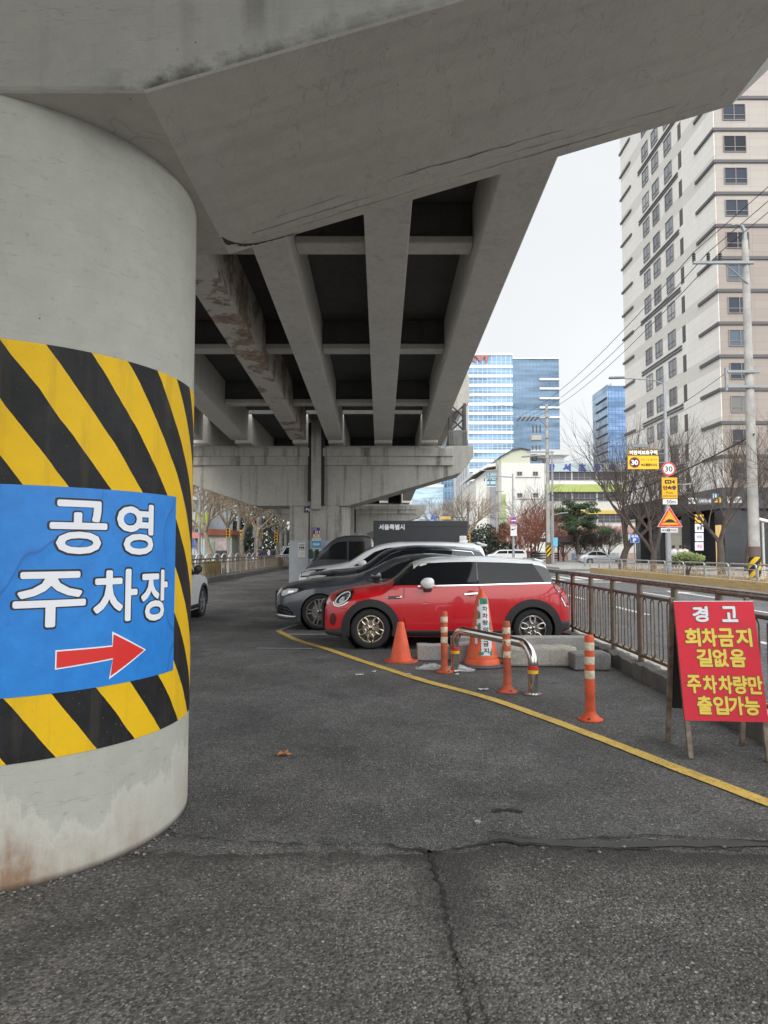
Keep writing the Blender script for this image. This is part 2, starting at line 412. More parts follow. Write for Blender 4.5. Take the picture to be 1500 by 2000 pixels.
def T(name, label, cat, loc=(0, 0, 0), rz=0., group=None):
    o = bpy.data.objects.new(name, None); C.objects.link(o)
    o.empty_display_size = .2; o.location = loc; o.rotation_euler = (0, 0, rz)
    return tag(o, label, cat, group)
def dup(root, loc, rz=0., label=None, scale=None):
    def cp(o, par):
        c = o.copy(); C.objects.link(c)
        if par: c.parent = par
        for ch in list(o.children): cp(ch, c)
        return c
    r = cp(root, None); r.location = loc; r.rotation_euler = (0, 0, rz)
    if scale: r.scale = scale
    if label: r['label'] = label
    return r
def struct(o): o['kind'] = 'structure'; return o
# ---------------------------------------------------------------- lettering
_txt = {}
def glyphs(s):
    if s not in _txt:
        c = bpy.data.curves.new('lettering', 'FONT'); c.body = s; c.size = 1; c.resolution_u = 3
        o = bpy.data.objects.new('lettering', c); C.objects.link(o); bpy.context.view_layer.update()
        m = bpy.data.meshes.new_from_object(o.evaluated_get(bpy.context.evaluated_depsgraph_get()))
        V = np.array([v.co[:2] for v in m.vertices]); F = [list(p.vertices) for p in m.polygons]
        bpy.data.objects.remove(o); bpy.data.curves.remove(c); bpy.data.meshes.remove(m)
        lo, hi = V.min(0), V.max(0)
        _txt[s] = ((V - lo) / (hi - lo), F)
    return _txt[s]
def lettering(name, s, mat, parent, f, u0, u1, v0, v1, bold=0., off=.004, step=.00025, n=8, cut=0.):
    """text filling the box u0..u1, v0..v1 of the surface f(u, v, offset); bold thickens the strokes"""
    V, F = glyphs(s); mb = MB()
    sh = [(0, 0)] + ([(bold * math.cos(2 * PI * k / n), bold * math.sin(2 * PI * k / n)) for k in range(n)] if bold else [])
    V = V * [u1 - u0, v1 - v0] + [u0, v0]
    if cut:
        b = bmesh.new(); bv = [b.verts.new((x, y, 0)) for x, y in V]
        for q in F:
            try: b.faces.new([bv[i] for i in q])
            except ValueError: pass
        x = u0
        while x < u1:
            bmesh.ops.bisect_plane(b, geom=b.verts[:] + b.edges[:] + b.faces[:], plane_co=(x, 0, 0), plane_no=(1, 0, 0)); x += cut
        b.verts.index_update(); V = np.array([v.co[:2] for v in b.verts]); F = [[v.index for v in q.verts] for q in b.faces]; b.free()
    for k, (du, dv) in enumerate(sh):
        mb.add([f(x + du, y + dv, off + step * k) for x, y in V], F)
    return mb.build(name, mat, parent)
def flat(o, ux, uz):                                          # a plane through o: u along ux, v along uz, offset along ux x uz
    o, ux, uz = Vector(o), Vector(ux).normalized(), Vector(uz).normalized(); n = ux.cross(uz)
    return lambda u, v, d=0.: o + ux * u + uz * v + n * d
def disc(mb, f, r, off, n=28, m=0, r0=0.):
    a = [(r * math.cos(2 * PI * k / n), r * math.sin(2 * PI * k / n)) for k in range(n)]
    if r0:
        b = [(x * r0 / r, y * r0 / r) for x, y in a]
        mb.add([f(*p, off) for p in a] + [f(*p, off) for p in b], [(i, (i + 1) % n, n + (i + 1) % n, n + i) for i in range(n)], m)
    else: mb.add([f(*p, off) for p in a], [tuple(range(n))], m)
def poly(mb, f, pts, off, m=0): mb.add([f(*p, off) for p in pts], [tuple(range(len(pts)))], m)
def plate(mb, f, u0, u1, v0, v1, thick, off=0., m=0):          # a real thin board, front at off
    mb.prism([(u0, v0), (u1, v0), (u1, v1), (u0, v1)], lambda u, v: f(u, v, off - thick), lambda u, v: f(u, v, off), m)

# ================================================================ GROUND
def sheet(name, pts, z, mat, label=None, uv=False):
    mb = MB(); mb.add([(x, y, z) for x, y in pts], [tuple(range(len(pts)))])
    return struct(mb.build(name, mat, uv=uv))
def rect(x0, x1, y0, y1): return [(x0, y0), (x1, y0), (x1, y1), (x0, y1)]
sheet('ground', rect(-900, 900, -300, 1500), -.012, ROADM)
sheet('parking_ground', rect(-9.4, 2.98, -14, 90), -.004, ASPH)
rnd = random.Random(3)
edge = []
x = 2.97
while x > -7:
    edge.append((x, 3.50 + rnd.uniform(-.02, .02) + .05 * math.sin(x * 2.3) - (.06 if -.1 < x < .5 else 0))); x -= .06
sheet('worn_pavement', [(-7, -13), (2.97, -13)] + edge, 0, ASPH_OLD)
sheet('road', rect(3.42, 12.95, -40, 90), -.004, ROADM)
sheet('cross_road', rect(3.42, 140, 46.0, 54.5), 0, ROADM)
mb = MB(); mb.box(13.0, 60, 10, 46, -.1, .10); mb.box(14, 60, 54.5, 110, -.1, .14); struct(mb.build('sidewalk', PAVE, uv=True))
mb = MB(); mb.box(12.75, 13.0, 42.9, 46, -.1, .11); struct(mb.build('kerb', GRANITE))
mb = MB(); mb.box(-60, -17.5, -10, 130, -.1, .12); struct(mb.build('sidewalk', PAVE, uv=True))
def ribbon(name, pts, wd, z, mat, jit=0., seed=1):
    r = random.Random(seed); L = []; R = []
    for i, p in enumerate(pts):
        a = Vector(pts[max(0, i - 1)]); b = Vector(pts[min(len(pts) - 1, i + 1)]); d = (b - a).normalized(); n = Vector((-d.y, d.x))
        ww = (wd[i] if hasattr(wd, '__len__') else wd) / 2
        L.append(Vector(p) + n * (ww + r.uniform(-jit, jit))); R.append(Vector(p) - n * (ww + r.uniform(-jit, jit)))
    mb = MB(); k = len(pts)
    mb.add([(q.x, q.y, z) for q in L + R], [(k + i, k + i + 1, i + 1, i) for i in range(k - 1)])
    return struct(mb.build(name, mat))
def spline(pts, m=8):
    out = []
    for i in range(len(pts) - 1):
        p = [Vector(pts[max(0, min(len(pts) - 1, i + k))]) for k in (-1, 0, 1, 2)]
        for j in range(m):
            t = j / m
            out.append(tuple(.5 * ((2 * p[1]) + (p[2] - p[0]) * t + (2 * p[0] - 5 * p[1] + 4 * p[2] - p[3]) * t * t + (3 * p[1] - p[0] - 3 * p[2] + p[3]) * t ** 3)))
    return out + [tuple(pts[-1])]
def wander(pts, step, amp, seed):
    r = random.Random(seed); out = []
    for i in range(len(pts) - 1):
        a, b = Vector(pts[i]), Vector(pts[i + 1]); k = max(1, int((b - a).length / step)); n = (b - a).normalized(); n = Vector((-n.y, n.x))
        for j in range(k): out.append(tuple(a.lerp(b, j / k) + n * r.uniform(-amp, amp)))
    return out + [tuple(pts[-1])]
yl = [(-1.98, 12.83), (-1.46, 11.52), (-.856, 10.45), (-.35, 9.44), (.064, 8.67), (.471, 7.93), (1.024, 7.08), (1.385, 6.34), (1.746, 5.49), (1.982, 4.88), (2.30, 4.10), (2.75, 2.9), (3.0, 2.1)]
yp = spline(yl)
ribbon('yellow_line', yp, .115, .004, YEL, .004, 4)
ribbon('yellow_line', [(-1.98, 12.83), (-1.9, 13.25), (-1.75, 13.9)], .10, .004, WORNWHT, .004, 5)
ribbon('bay_line', wander([(-1.8, 12.3), (-.5, 12.3), (2.8, 12.3)], .2, .004, 8), .09, .003, WHT, .004, 6)
ribbon('bay_line', wander([(-1.95, 10.55), (-1.1, 10.5)], .1, .006, 8), .09, .004, WORNWHT, .012, 7)
ribbon('bay_line', [(-1.9, 14.95), (2.8, 14.95)], .09, .003, WHT, .004, 8)
ribbon('bay_line', [(-1.9, 17.6), (2.8, 17.6)], .09, .003, WHT, .004, 9)
CRK = M('crack_dirt', (.024, .023, .021), .95, var=.6, scale=18)
c1 = wander([(-1.25, 3.74), (-.8, 3.60), (-.4, 3.56), (0, 3.56), (.25, 3.47), (.6, 3.60), (1.0, 3.50), (1.5, 3.52), (2.2, 3.50), (2.96, 3.5)], .035, .016, 3)
r = random.Random(7)
ribbon('crack', c1, [.004 + .016 * abs(math.sin(i * .21)) * r.random() + (.022 * r.random() if .1 < p[0] < .75 else 0) for i, p in enumerate(c1)], .005, CRK, .006, 9)
c1 = wander([(.55, 3.72), (.9, 3.62), (1.4, 3.67), (2.0, 3.60), (2.96, 3.6)], .04, .012, 13)
ribbon('crack', c1, [.003 + .012 * r.random() for _ in c1], .005, CRK, .004, 19)
c2 = wander([(.215, 3.50), (.24, 3.28), (.262, 3.05), (.252, 2.85), (.268, 2.62), (.26, 2.45), (.285, 2.2)], .018, .012, 5)
ribbon('crack', c2, [.014 * (1 - i / len(c2)) + .002 + .008 * r.random() * (1 - i / len(c2)) for i in range(len(c2))], .005, CRK, .005, 10)
ribbon('crack', wander([(.25, 2.62), (.31, 2.5), (.33, 2.2), (.36, 1.9)], .02, .01, 6), .005, .005, CRK, .003, 11)
TAR = M('tar_patch', (.055, .054, .052), .6, var=.3, scale=12, bmp=.2, bscale=90)
ribbon('tar_seam', wander([(.55, 3.64), (1.0, 3.57), (1.6, 3.58), (2.96, 3.55)], .08, .006, 2), .075, .003, TAR, .012, 12)
ribbon('tar_seam', wander([(.62, 4.02), (.66, 4.03), (.76, 4.03), (.80, 4.0)], .03, .012, 3), .03, .003, CRK, .015, 14)
# road markings
mb = MB()
for k in range(9): mb.add([(4.0 + k * .95, 34.5, 0), (4.5 + k * .95, 34.5, 0), (4.5 + k * .95, 39.5, 0), (4.0 + k * .95, 39.5, 0)], [(0, 1, 2, 3)])
mb.add([(3.8, 32.2, 0), (12.2, 32.2, 0), (12.2, 32.7, 0), (3.8, 32.7, 0)], [(0, 1, 2, 3)])
for y in (6, 11, 16, 21, 26): mb.add([(6.1, y, 0), (6.25, y, 0), (6.25, y + 2.6, 0), (6.1, y + 2.6, 0)], [(0, 1, 2, 3)])
for y in (8, 15, 22): mb.add([(9.2, y, 0), (9.35, y, 0), (9.35, y + 3, 0), (9.2, y + 3, 0)], [(0, 1, 2, 3)])
mb.add([(10.45, 21.5, 0), (10.65, 21.5, 0), (10.65, 24, 0), (11.0, 24, 0), (10.55, 25.6, 0), (10.1, 24, 0), (10.45, 24, 0)], [tuple(range(7))])
struct(mb.build('road_markings', WHT))
mb = MB(); mb.add([(11.9, -10, 0), (12.02, -10, 0), (12.02, 32, 0), (11.9, 32, 0)], [(0, 1, 2, 3)])
mb.add([(3.65, -10, 0), (3.77, -10, 0), (3.77, 32, 0), (3.65, 32, 0)], [(0, 1, 2, 3)]); struct(mb.build('yellow_line', YEL))

# ================================================================ VIADUCT
def zb(y): return 5.635 + .041 * (25 - y) if y < 25.8 else 5.60 - .012 * (y - 25.8)
def xs(x, y): return x + .0045 * (25 - min(y, 26))
SPALL, t_, b_ = nodes('spalled_concrete')
tc = N(t_, 'NewGeometry').outputs['Position']
n1 = noise(t_, tc, 1.3, 7, .65); n2 = noise(t_, tc, 6, 6, .7)
cc = mixc(t_, ramp(t_, n2, .3, .7), (.48, .45, .40), (.60, .56, .50))
cc = mixc(t_, ramp(t_, n1, .50, .54), cc, mixc(t_, ramp(t_, n2, .35, .65), (.20, .14, .10), (.42, .34, .26)))
t_.links.new(cc, b_.inputs['Base Color']); b_.inputs['Roughness'].default_value = .95
bump(t_, b_, n1, 1.0, .12)
def span(label, y0, y1, gx, diaph, ex0, ex1, spalled=()):
    root = T('viaduct_span', label, 'viaduct', ((ex0 + ex1) / 2, (y0 + y1) / 2, 0))
    inv = root.location
    def bar(name, x0, x1, ya, yb, h0, h1, mat, lab=None):
        mb = MB(); k = 1
        ps = [(ya, 0), (yb, 1)]
        V = [(xs(x, y) - inv.x, y - inv.y, zb(y) + h) for y, _ in ps for x, h in ((x0, h0), (x1, h0), (x1, h1), (x0, h1))]
        mb.add(V, [(0, 1, 2, 3), (7, 6, 5, 4), (0, 4, 5, 1), (1, 5, 6, 2), (2, 6, 7, 3), (3, 7, 4, 0)])
        o = mb.build(name, mat, root, bevel=.025, fix=True)
        if lab: o['label'] = lab
        return o
    for i, (a, b) in enumerate(gx):
        sp = i in spalled
        bar('girder', a, b, y0, y1, 0, 1.12, SPALL if sp else CONC_GIR, 'spalled girder with brown broken concrete' if sp else None)
    for ga, gb in zip(gx[:-1], gx[1:]):
        if abs(gb[0] - ga[1]) < 1.45 and abs(gb[0] - ga[1]) > 1.2: continue
        for y in diaph: 
            dd = bar('diaphragm', ga[1] + .002, gb[0] - .002, y + .10, y + .30, .50, 1.119, CONC_DARK)  # shade on the web is put into its dark colour
            d2 = bar('diaphragm_flange', ga[1] + .002, gb[0] - .002, y, y + .40, .36, .499, CONC_GIR)
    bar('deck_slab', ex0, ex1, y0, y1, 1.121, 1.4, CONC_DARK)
    bar('parapet', ex1 - .25, ex1 - .003, y0, y1, 1.401, 2.4, CONC)
    bar('parapet', ex0 + .003, ex0 + .25, y0, y1, 1.401, 2.4, CONC)
    return root
GX = [(-7.42, -6.77), (-5.72, -5.07), (-3.50, -2.91), (-2.14, -1.54), (-.36, .32), (1.42, 2.07)]
span('nearest viaduct span with six concrete girders overhead above the parked cars', 3.4, 25.3, GX, (6, 11.0, 16.2, 21.3), -7.45, 2.09, (2,))
span('viaduct span overhead at the camera leading up to the near pier', -13, 2.9, GX, (-8, -2), -7.45, 2.09)
span('far viaduct span beyond the second pier', 25.9, 52.0, GX, (31, 36, 41, 46), -7.6, 2.5)
# extra bracket of the far span that shows to the right of the girders, with a steel lattice post under it
t = T('deck_bracket', 'angular concrete edge beam jutting out above the second pier tip', 'bracket', (2.9, 28, 0))
mb = MB(); mb.prism([(-.75, 7.0), (.1, 6.95), (.45, 7.35), (.45, 8.3), (.2, 8.7), (-.75, 8.7)], lambda u, v: (u, -1.6, v), lambda u, v: (u, 14, v))
mb.build('edge_beam', CONC_OLD, t)
t = T('lattice_post', 'dark riveted steel lattice post standing on the second pier tip', 'steel post', (2.75, 25.4, 5.34))
mb = MB()
for dx in (-.26, .26):
    for dy in (-.2, .2): mb.box(dx - .05, dx + .05, dy - .05, dy + .05, .55, 1.65)
for z in (.6, 1.1):
    mb.tube([(-.26, -.2, z), (.26, -.2, z + .5)], .03, 6); mb.tube([(.26, -.2, z), (-.26, -.2, z + .5)], .03, 6)
mb.build('lattice', DARKM, t)
mb = MB(); mb.box(-.34, .34, -.3, .3, 0, .62)
for dx in (-.45, .45): mb.prism([(dx, 0), (dx * .76, 0), (dx * .76, .5)], lambda u, v: (u, -.02, v), lambda u, v: (u, .02, v))
for dx in (-.28, .28, -.2, .2):
    for k in range(6): mb.lathe([(.02, -.02), (.02, 0), (0, 0)], 8, (dx, -.3, .08 + k * .09), 'y')
mb.build('base_plate', M('riveted_steel', (.16, .16, .15), .6, .4, var=.3, bmp=.3, bscale=30), t, fix=True)

def cap_mb(x0l, kl, kr, x1r, zk, ztip, zch, ztop, ya, yb, mb, soff=.02):
    """hammerhead cross-beam: level soffit between the kinks, arms rising to the tips"""
    pl = [(kl, zk), (kr, zk), (x1r - .46, ztip), (x1r - .17, zch), (x1r, zch + .25), (x1r, ztop), (x0l, ztop), (x0l, zch + .25), (x0l + .17, zch), (x0l + .46, ztip)]
    n = len(pl)
    mb.add([(x, ya, z) for x, z in pl] + [(x, yb, z) for x, z in pl], [tuple(range(n)), tuple(range(2 * n - 1, n - 1, -1))], 0)
    for i in range(n):
        a, b = pl[i], pl[(i + 1) % n]
        mb.add([(a[0], ya, a[1]), (a[0], yb, a[1]), (b[0], yb, b[1]), (b[0], ya, b[1])], [(0, 1, 2, 3)], 1 if i in (0, 1, 2, 9, 8) else 0)
# --- near pier
R0, XC, YC = .98, -2.131, 3.94
pier = T('bridge_pier', 'round concrete viaduct pier in the left foreground with black and yellow warning stripes', 'bridge pier', (XC, YC, 0))
mb = MB(); mb.lathe([(R0, -.1), (R0, .3), (R0, 1), (R0, 2), (R0, 3), (R0, 3.62)], 96)
mb.build('column', CONC_COL, pier, smooth=30)
SOFS = concrete('formed_soffit', (.33, .315, .285), (.38, .365, .335), .0, .5)
t_ = SOFS.node_tree
mb = MB(); cap_mb(-8.6, -4.4, -1.10, 2.95, 3.60, 4.69, 4.97, 6.42, 3.0, 4.74, mb)
for i in range(len(mb.v)): mb.v[i] = (mb.v[i][0] - XC, mb.v[i][1] - YC, mb.v[i][2])
mb.build('cap_beam', [concrete('cap_concrete', (.27, .27, .235), (.33, .325, .285), .5, .5, edge=True), CONC_SOF], pier, merge=.001, bevel=.02)
STAIN = M('mould_stain', (.055, .05, .042), .95, var=.7, scale=14)
def cap_ribbon(name, f, pts, wd, mat, seed):
    rr = random.Random(seed); mb = MB(); k = len(pts)
    up = [f(u, v + (wd[i] if hasattr(wd, '__len__') else wd) * rr.uniform(.3, 1.2)) for i, (u, v) in enumerate(pts)]; lo = [f(u, v) for u, v in pts]
    mb.add(lo + up, [(i, i + 1, k + i + 1, k + i) for i in range(k - 1)]); mb.v = [(a - XC, b - YC, c_) for a, b, c_ in mb.v]
    return mb.build(name, mat, pier)
sl = (4.69 - 3.60) / (2.49 + 1.10)
zsf = lambda u: 3.597 + (u + 1.1) * sl
cap_ribbon('mould_stain', lambda u, v: (u, v, zsf(u)), [(-1.09 + .5 * i / 30, 4.70 - .25 * math.exp(-i / 5)) for i in range(30)], [.10 * math.exp(-i / 6) + .012 for i in range(30)], STAIN, 6)
LINE = M('soffit_line', (.25, .235, .205), .95, var=.75, scale=6)
for k, (y_, a_, b_2, am) in enumerate(((4.60, -1.05, 2.3, .02), (4.50, -.9, 2.0, .03), (4.38, -.7, 1.2, .03))):
    q = wander([(a_, y_ + am), ((a_ + b_2) / 2, y_ - am), (b_2, y_)], .06, .006, 30 + k)
    cap_ribbon('soffit_line', lambda u, v: (u, v, zsf(u) - .0005 * k), q, [.012 * abs(math.sin(i * .13 + k) * math.sin(i * .047 + 2 * k)) + .0008 for i in range(len(q))], LINE, 40 + k)
STR = stripes('hazard_stripes', (.80, .49, .012), (.013, .013, .014), .392, .485, 1.31, .738)
def band(name, a0, a1, z0, z1, off, mat, n, parent, nz=6):
    mb = MB(); o = 0
    V = [((R0 + off) * math.cos(a0 + (a1 - a0) * i / n), (R0 + off) * math.sin(a0 + (a1 - a0) * i / n), z0 + (z1 - z0) * j / nz) for j in range(nz + 1) for i in range(n + 1)]
    mb.add(V, [(j * (n + 1) + i, j * (n + 1) + i + 1, (j + 1) * (n + 1) + i + 1, (j + 1) * (n + 1) + i) for j in range(nz) for i in range(n)])
    o = mb.build(name, mat, parent, smooth=True)
    l = o.data.uv_layers.new(name='UVMap')
    for p in o.data.polygons:
        for q, li in zip((0, 1, 2, 3), p.loop_indices):
            vi = o.data.loops[li].vertex_index; i, j = vi % (n + 1), vi // (n + 1)
            l.data[li].uv = ((a0 + (a1 - a0) * i / n) * R0, z0 + (z1 - z0) * j / nz)
    return o
band('warning_band', -PI, .9, .552, 2.46, .003, STR, 96, pier)
# --- poster wrapped round the pier
po = T('parking_poster', 'blue public parking poster with white lettering and red arrow wrapped round the striped pier', 'poster', (XC, YC, 0))
band('sheet', -1.12 / R0, -.158 / R0, .845, 1.798, .007, POST_BLUE, 30, po)
fc = lambda u, v, d=0.: ((R0 + .007 + d) * math.cos(u / R0), (R0 + .007 + d) * math.sin(u / R0), v)
for s_, a, b, z0, z1 in (('공', -.915, -.655, 1.485, 1.735), ('영', -.600, -.372, 1.480, 1.735), ('주', -1.055, -.752, 1.150, 1.400), ('차', -.712, -.475, 1.150, 1.405), ('장', -.447, -.243, 1.135, 1.395)):
    lettering('lettering', s_, LETK, po, fc, a, b, z0, z1, .0125, .001, .00005, 14, .05)['label'] = 'dark outline of the white lettering'
    lettering('lettering', s_, LETW, po, fc, a + .004, b - .004, z0 + .004, z1 - .004, .0065, .003, .0002, 8, .05)
def arrow(g):
    c0, c1 = Vector((-.872, .996)), Vector((-.612, 1.012))
    return [(-.872 - g, .958 - g), (-.606 - g * .3, .974 - g), (-.618 - g * 1.2, .888 - g * 2.2), (-.419 + g * 2, .99), (-.606 - g * 1.2, 1.09 + g * 2.2), (-.61 - g * .3, 1.03 + g), (-.872 - g, 1.034 + g)]
for nm, g, mt, d in (('arrow_border', .0065, LETW, .001), ('arrow', 0, RED, .002)):
    b = bmesh.new(); b.faces.new([b.verts.new((u, v, 0)) for u, v in arrow(g)])
    x = -.95
    while x < -.35:
        bmesh.ops.bisect_plane(b, geom=b.verts[:] + b.edges[:] + b.faces[:], plane_co=(x, 0, 0), plane_no=(1, 0, 0)); x += .04
    bmesh.ops.triangulate(b, faces=b.faces)
    b.verts.index_update(); m_ = MB(); m_.add([fc(v.co.x, v.co.y, d) for v in b.verts], [[v.index for v in q.verts] for q in b.faces]); b.free()
    m_.build(nm, mt, po)
# --- second pier and its far twin
def pier2(label, x, y, dz):
    p = T('bridge_pier', label, 'bridge pier', (x, y, 0))
    mb = MB(); cap_mb(-6.05, -2.0, 1.43, 6.06, 3.13, 4.36, 4.72, 5.36, 0, 1.75, mb)
    mb.build('cap_beam', [CONC_OLD, CONC_OLD], p, merge=.001, bevel=.02)
    mb = MB(); mb.box(-5.6, .06, -.10, .3, 4.62, 5.30); mb.box(.46, 5.3, -.10, .3, 4.62, 5.30)
    for x0, x1 in ((-5.6, .0), (.5, 5.3)): mb.box(x0, x1, -.16, .1, 4.95, 5.26)
    mb.build('bearing_ledge', CONC_OLD, p, bevel=.02)
    mb = MB(); mb.box(-.73, -.02, .05, 1.7, -.1, 3.2); mb.build('left_column', CONC_OLD, p, bevel=.04)
    pr = [(.02, .02)] + [(1.43 - .5 + .5 * math.sin(a), .52 - .5 * math.cos(a)) for a in [i * PI / 20 for i in range(11)]] + [(1.43, 1.7), (.02, 1.7)]
    mb = MB(); mb.prism(pr, lambda u, v: (u, v, -.1), lambda u, v: (u, v, 3.2)); mb.build('column', CONC_OLD, p, smooth=30, fix=True)
    mb = MB(); mb.box(.08, .44, -.2, .02, 3.0, 6.3); mb.build('pilaster', CONC_OLD, p, bevel=.015)
    mb = MB(); mb.box(.445, .56, -.13, -.02, 3.15, 6.2); mb.box(-.04, .075, -.13, -.02, 3.3, 6.2); mb.build('groove_shade', M('groove_black', (.02, .02, .02), .6), p)  # black strips stand in for the shade in the grooves beside the pilaster
    PG = M('grey_base_paint', (.40, .425, .46), .7, var=.12, scale=3)
    mb = MB(); mb.box(-.733, -.017, .046, 1.69, .02, 1.86); mb.prism([(u * 1.003 - .002, v - .004 if v < .6 else v - .01) for u, v in pr], lambda u, v: (u, v, .02), lambda u, v: (u, v, 1.86)); mb.build('painted_base', PG, p, smooth=30, fix=True)
    return p
p2 = pier2('hammerhead viaduct pier behind the parked cars carrying a small blue P6 plate', -2.75, 25.0, 0)
dup(p2, (-2.75, 53.0, -.28), 0, 'third hammerhead viaduct pier in line beyond the box truck')
dup(p2, (-2.75, 79.0, -.60), 0, 'farthest hammerhead viaduct pier showing over the box truck cab')
span('third viaduct span far beyond the box truck', 53.8, 78.5, GX, (60, 66, 72), -7.6, 2.3)
# painted grey zone, plate and notices on the second pier
NOT = M('notice_paper', (.66, .66, .63), .6, var=.05)
def board(name, label, cat, f, u0, u1, v0, v1, mat, lines=(), th=.012, rim=None):
    t = T(name, label, cat, f((u0 + u1) / 2, v0))
    o = t.location.copy(); g = lambda u, v, d=0.: Vector(f(u, v, d)) - o
    mb = MB(); plate(mb, g, u0, u1, v0, v1, th); mb.build('panel', mat, t, fix=True)
    if rim:
        e = rim[1]; mb = MB()
        for a in ((u0, u1, v0, v0 + e), (u0, u1, v1 - e, v1), (u0, u0 + e, v0 + e, v1 - e), (u1 - e, u1, v0 + e, v1 - e)): plate(mb, g, a[0], a[1], a[2], a[3], .003, .004)
        mb.build('border', rim[0], t, fix=True)
    for q in lines:
        s_, a, b, c, d, mt = q[:6]
        W, H = u1 - u0, v1 - v0
        lettering('lettering', s_, mt, t, g, u0 + a * W, u0 + b * W, v0 + c * H, v0 + d * H, (q[6] if len(q) > 6 else 0) * H, .003, .0004)
    return t, g
fp = flat((0, 25.03, 0), (1, 0, 0), (0, 0, 1))
a = P(594, 1001, 25.0); board('number_plate', 'small dark blue P6 plate on the second pier', 'plate', fp, a.x, a.x + .27, a.z, a.z + .22, M('plate_blue', (.01, .03, .10), .5), [('P6', .22, .8, .25, .75, LETW, .02)])
a = P(582, 1088, 25.0); board('notice', 'lower white notice sheet on the grey face of the second pier', 'notice', fp, a.x, a.x + .26, a.z, a.z + .24, NOT, [('주차안내', .15, .85, .66, .8, LETK), ('차량등록 문의', .12, .88, .42, .56, LETK), ('관리소', .3, .7, .16, .3, LETK)])
a = P(582, 1073, 25.0); board('notice', 'upper white notice with a dark header strip on the second pier', 'notice', fp, a.x, a.x + .26, a.z, a.z + .24, NOT, [('CCTV', .1, .9, .5, .78, LETK, .01), ('녹화중', .12, .88, .12, .4, LETK, .02)])
fq = flat((0, 24.78, 0), (1, 0, 0), (0, 0, 1))
a = P(609, 1090, 24.78); board('sign_board', 'green sign at the foot of the board column on the second pier', 'sign', fq, a.x, a.x + .33, a.z, a.z + .25, M('board_green', (.02, .22, .10), .5), [('주차장', .3, .85, .35, .65, LETW)])
board('sign_board', 'white strip with dark writing between the blue and green pier signs', 'sign', fq, a.x, a.x + .33, a.z + .26, a.z + .35, NOT, [('현금없는주차장', .06, .94, .25, .8, LETK)])
board('sign_board', 'sky blue sign in the board column on the second pier', 'sign', fq, a.x, a.x + .33, a.z + .38, a.z + .62, M('board_cyan', (.03, .33, .55), .5), [('SUGAR', .15, .85, .35, .68, LETW, .02)])
board('sign_board', 'white strip above the sky blue pier sign', 'sign', fq, a.x, a.x + .33, a.z + .63, a.z + .73, NOT, [('거주자우선', .08, .92, .25, .8, LETK)])
board('sign_board', 'narrow orange and cream strip under the 211 sign on the pier', 'sign', fq, a.x + .04, a.x + .29, a.z + .75, a.z + .86, M('board_cream', (.70, .48, .32), .5), [('안내', .3, .7, .25, .75, LETK)])
board('sign_board', 'dark blue sign numbered 211 topmost on the second pier', 'sign', fq, a.x + .04, a.x + .29, a.z + .87, a.z + 1.11, M('board_navy', (.015, .04, .20), .5), [('211', .3, .95, .12, .5, LETW, .02), ('공영', .1, .5, .62, .86, LETW)], rim=(RED, .012))

# ================================================================ FENCES, KERBS, BLOCKS
def rough_box(name, x0, x1, y0, y1, z0, z1, mat, label, cat, group=None, jit=.01, seg=.25, seed=1, bev=.02):
    rr = random.Random(seed); mb = MB()
    n = max(2, int(max(x1 - x0, y1 - y0) / seg)); alongx = (x1 - x0) > (y1 - y0); rows = []
    for i in range(n + 1):
        t = i / n; j = lambda: rr.uniform(-jit, jit)
        if alongx: x = x0 + (x1 - x0) * t; ring = [(x, y0 + j(), z0), (x, y0 + j(), z1 + j()), (x, y1 + j(), z1 + j()), (x, y1 + j(), z0)]
        else: y = y0 + (y1 - y0) * t; ring = [(x0 + j(), y, z0), (x0 + j(), y, z1 + j()), (x1 + j(), y, z1 + j()), (x1 + j(), y, z0)]
        rows.append(ring)
    mb.add([p for q in rows for p in q], [(i * 4 + k, i * 4 + (k + 1) % 4, i * 4 + 4 + (k + 1) % 4, i * 4 + 4 + k) for i in range(n) for k in range(4)] + [(0, 1, 2, 3), (n * 4 + 3, n * 4 + 2, n * 4 + 1, n * 4)])
    o = mb.build(name, mat, fix=True, bevel=bev)
    return tag(o, label, cat, group)
rough_box('kerb_wall', 2.96, 3.16, -6, 36, -.05, .165, KERB, 'low grimy concrete kerb wall under the right hand railing', 'kerb wall', seed=2, jit=.018, seg=.11, bev=.012)
rough_box('kerb_wall', 3.165, 3.42, -6, 36, -.05, .13, KERBTOP, 'pale concrete ledge on the road side of the right hand railing', 'kerb wall', seed=3, jit=.006)
rough_box('kerb_wall', -8.5, -8.05, 4, 90, -.05, .22, KERB, 'low dark kerb wall under the left hand railing beyond the pier', 'kerb wall', seed=4)
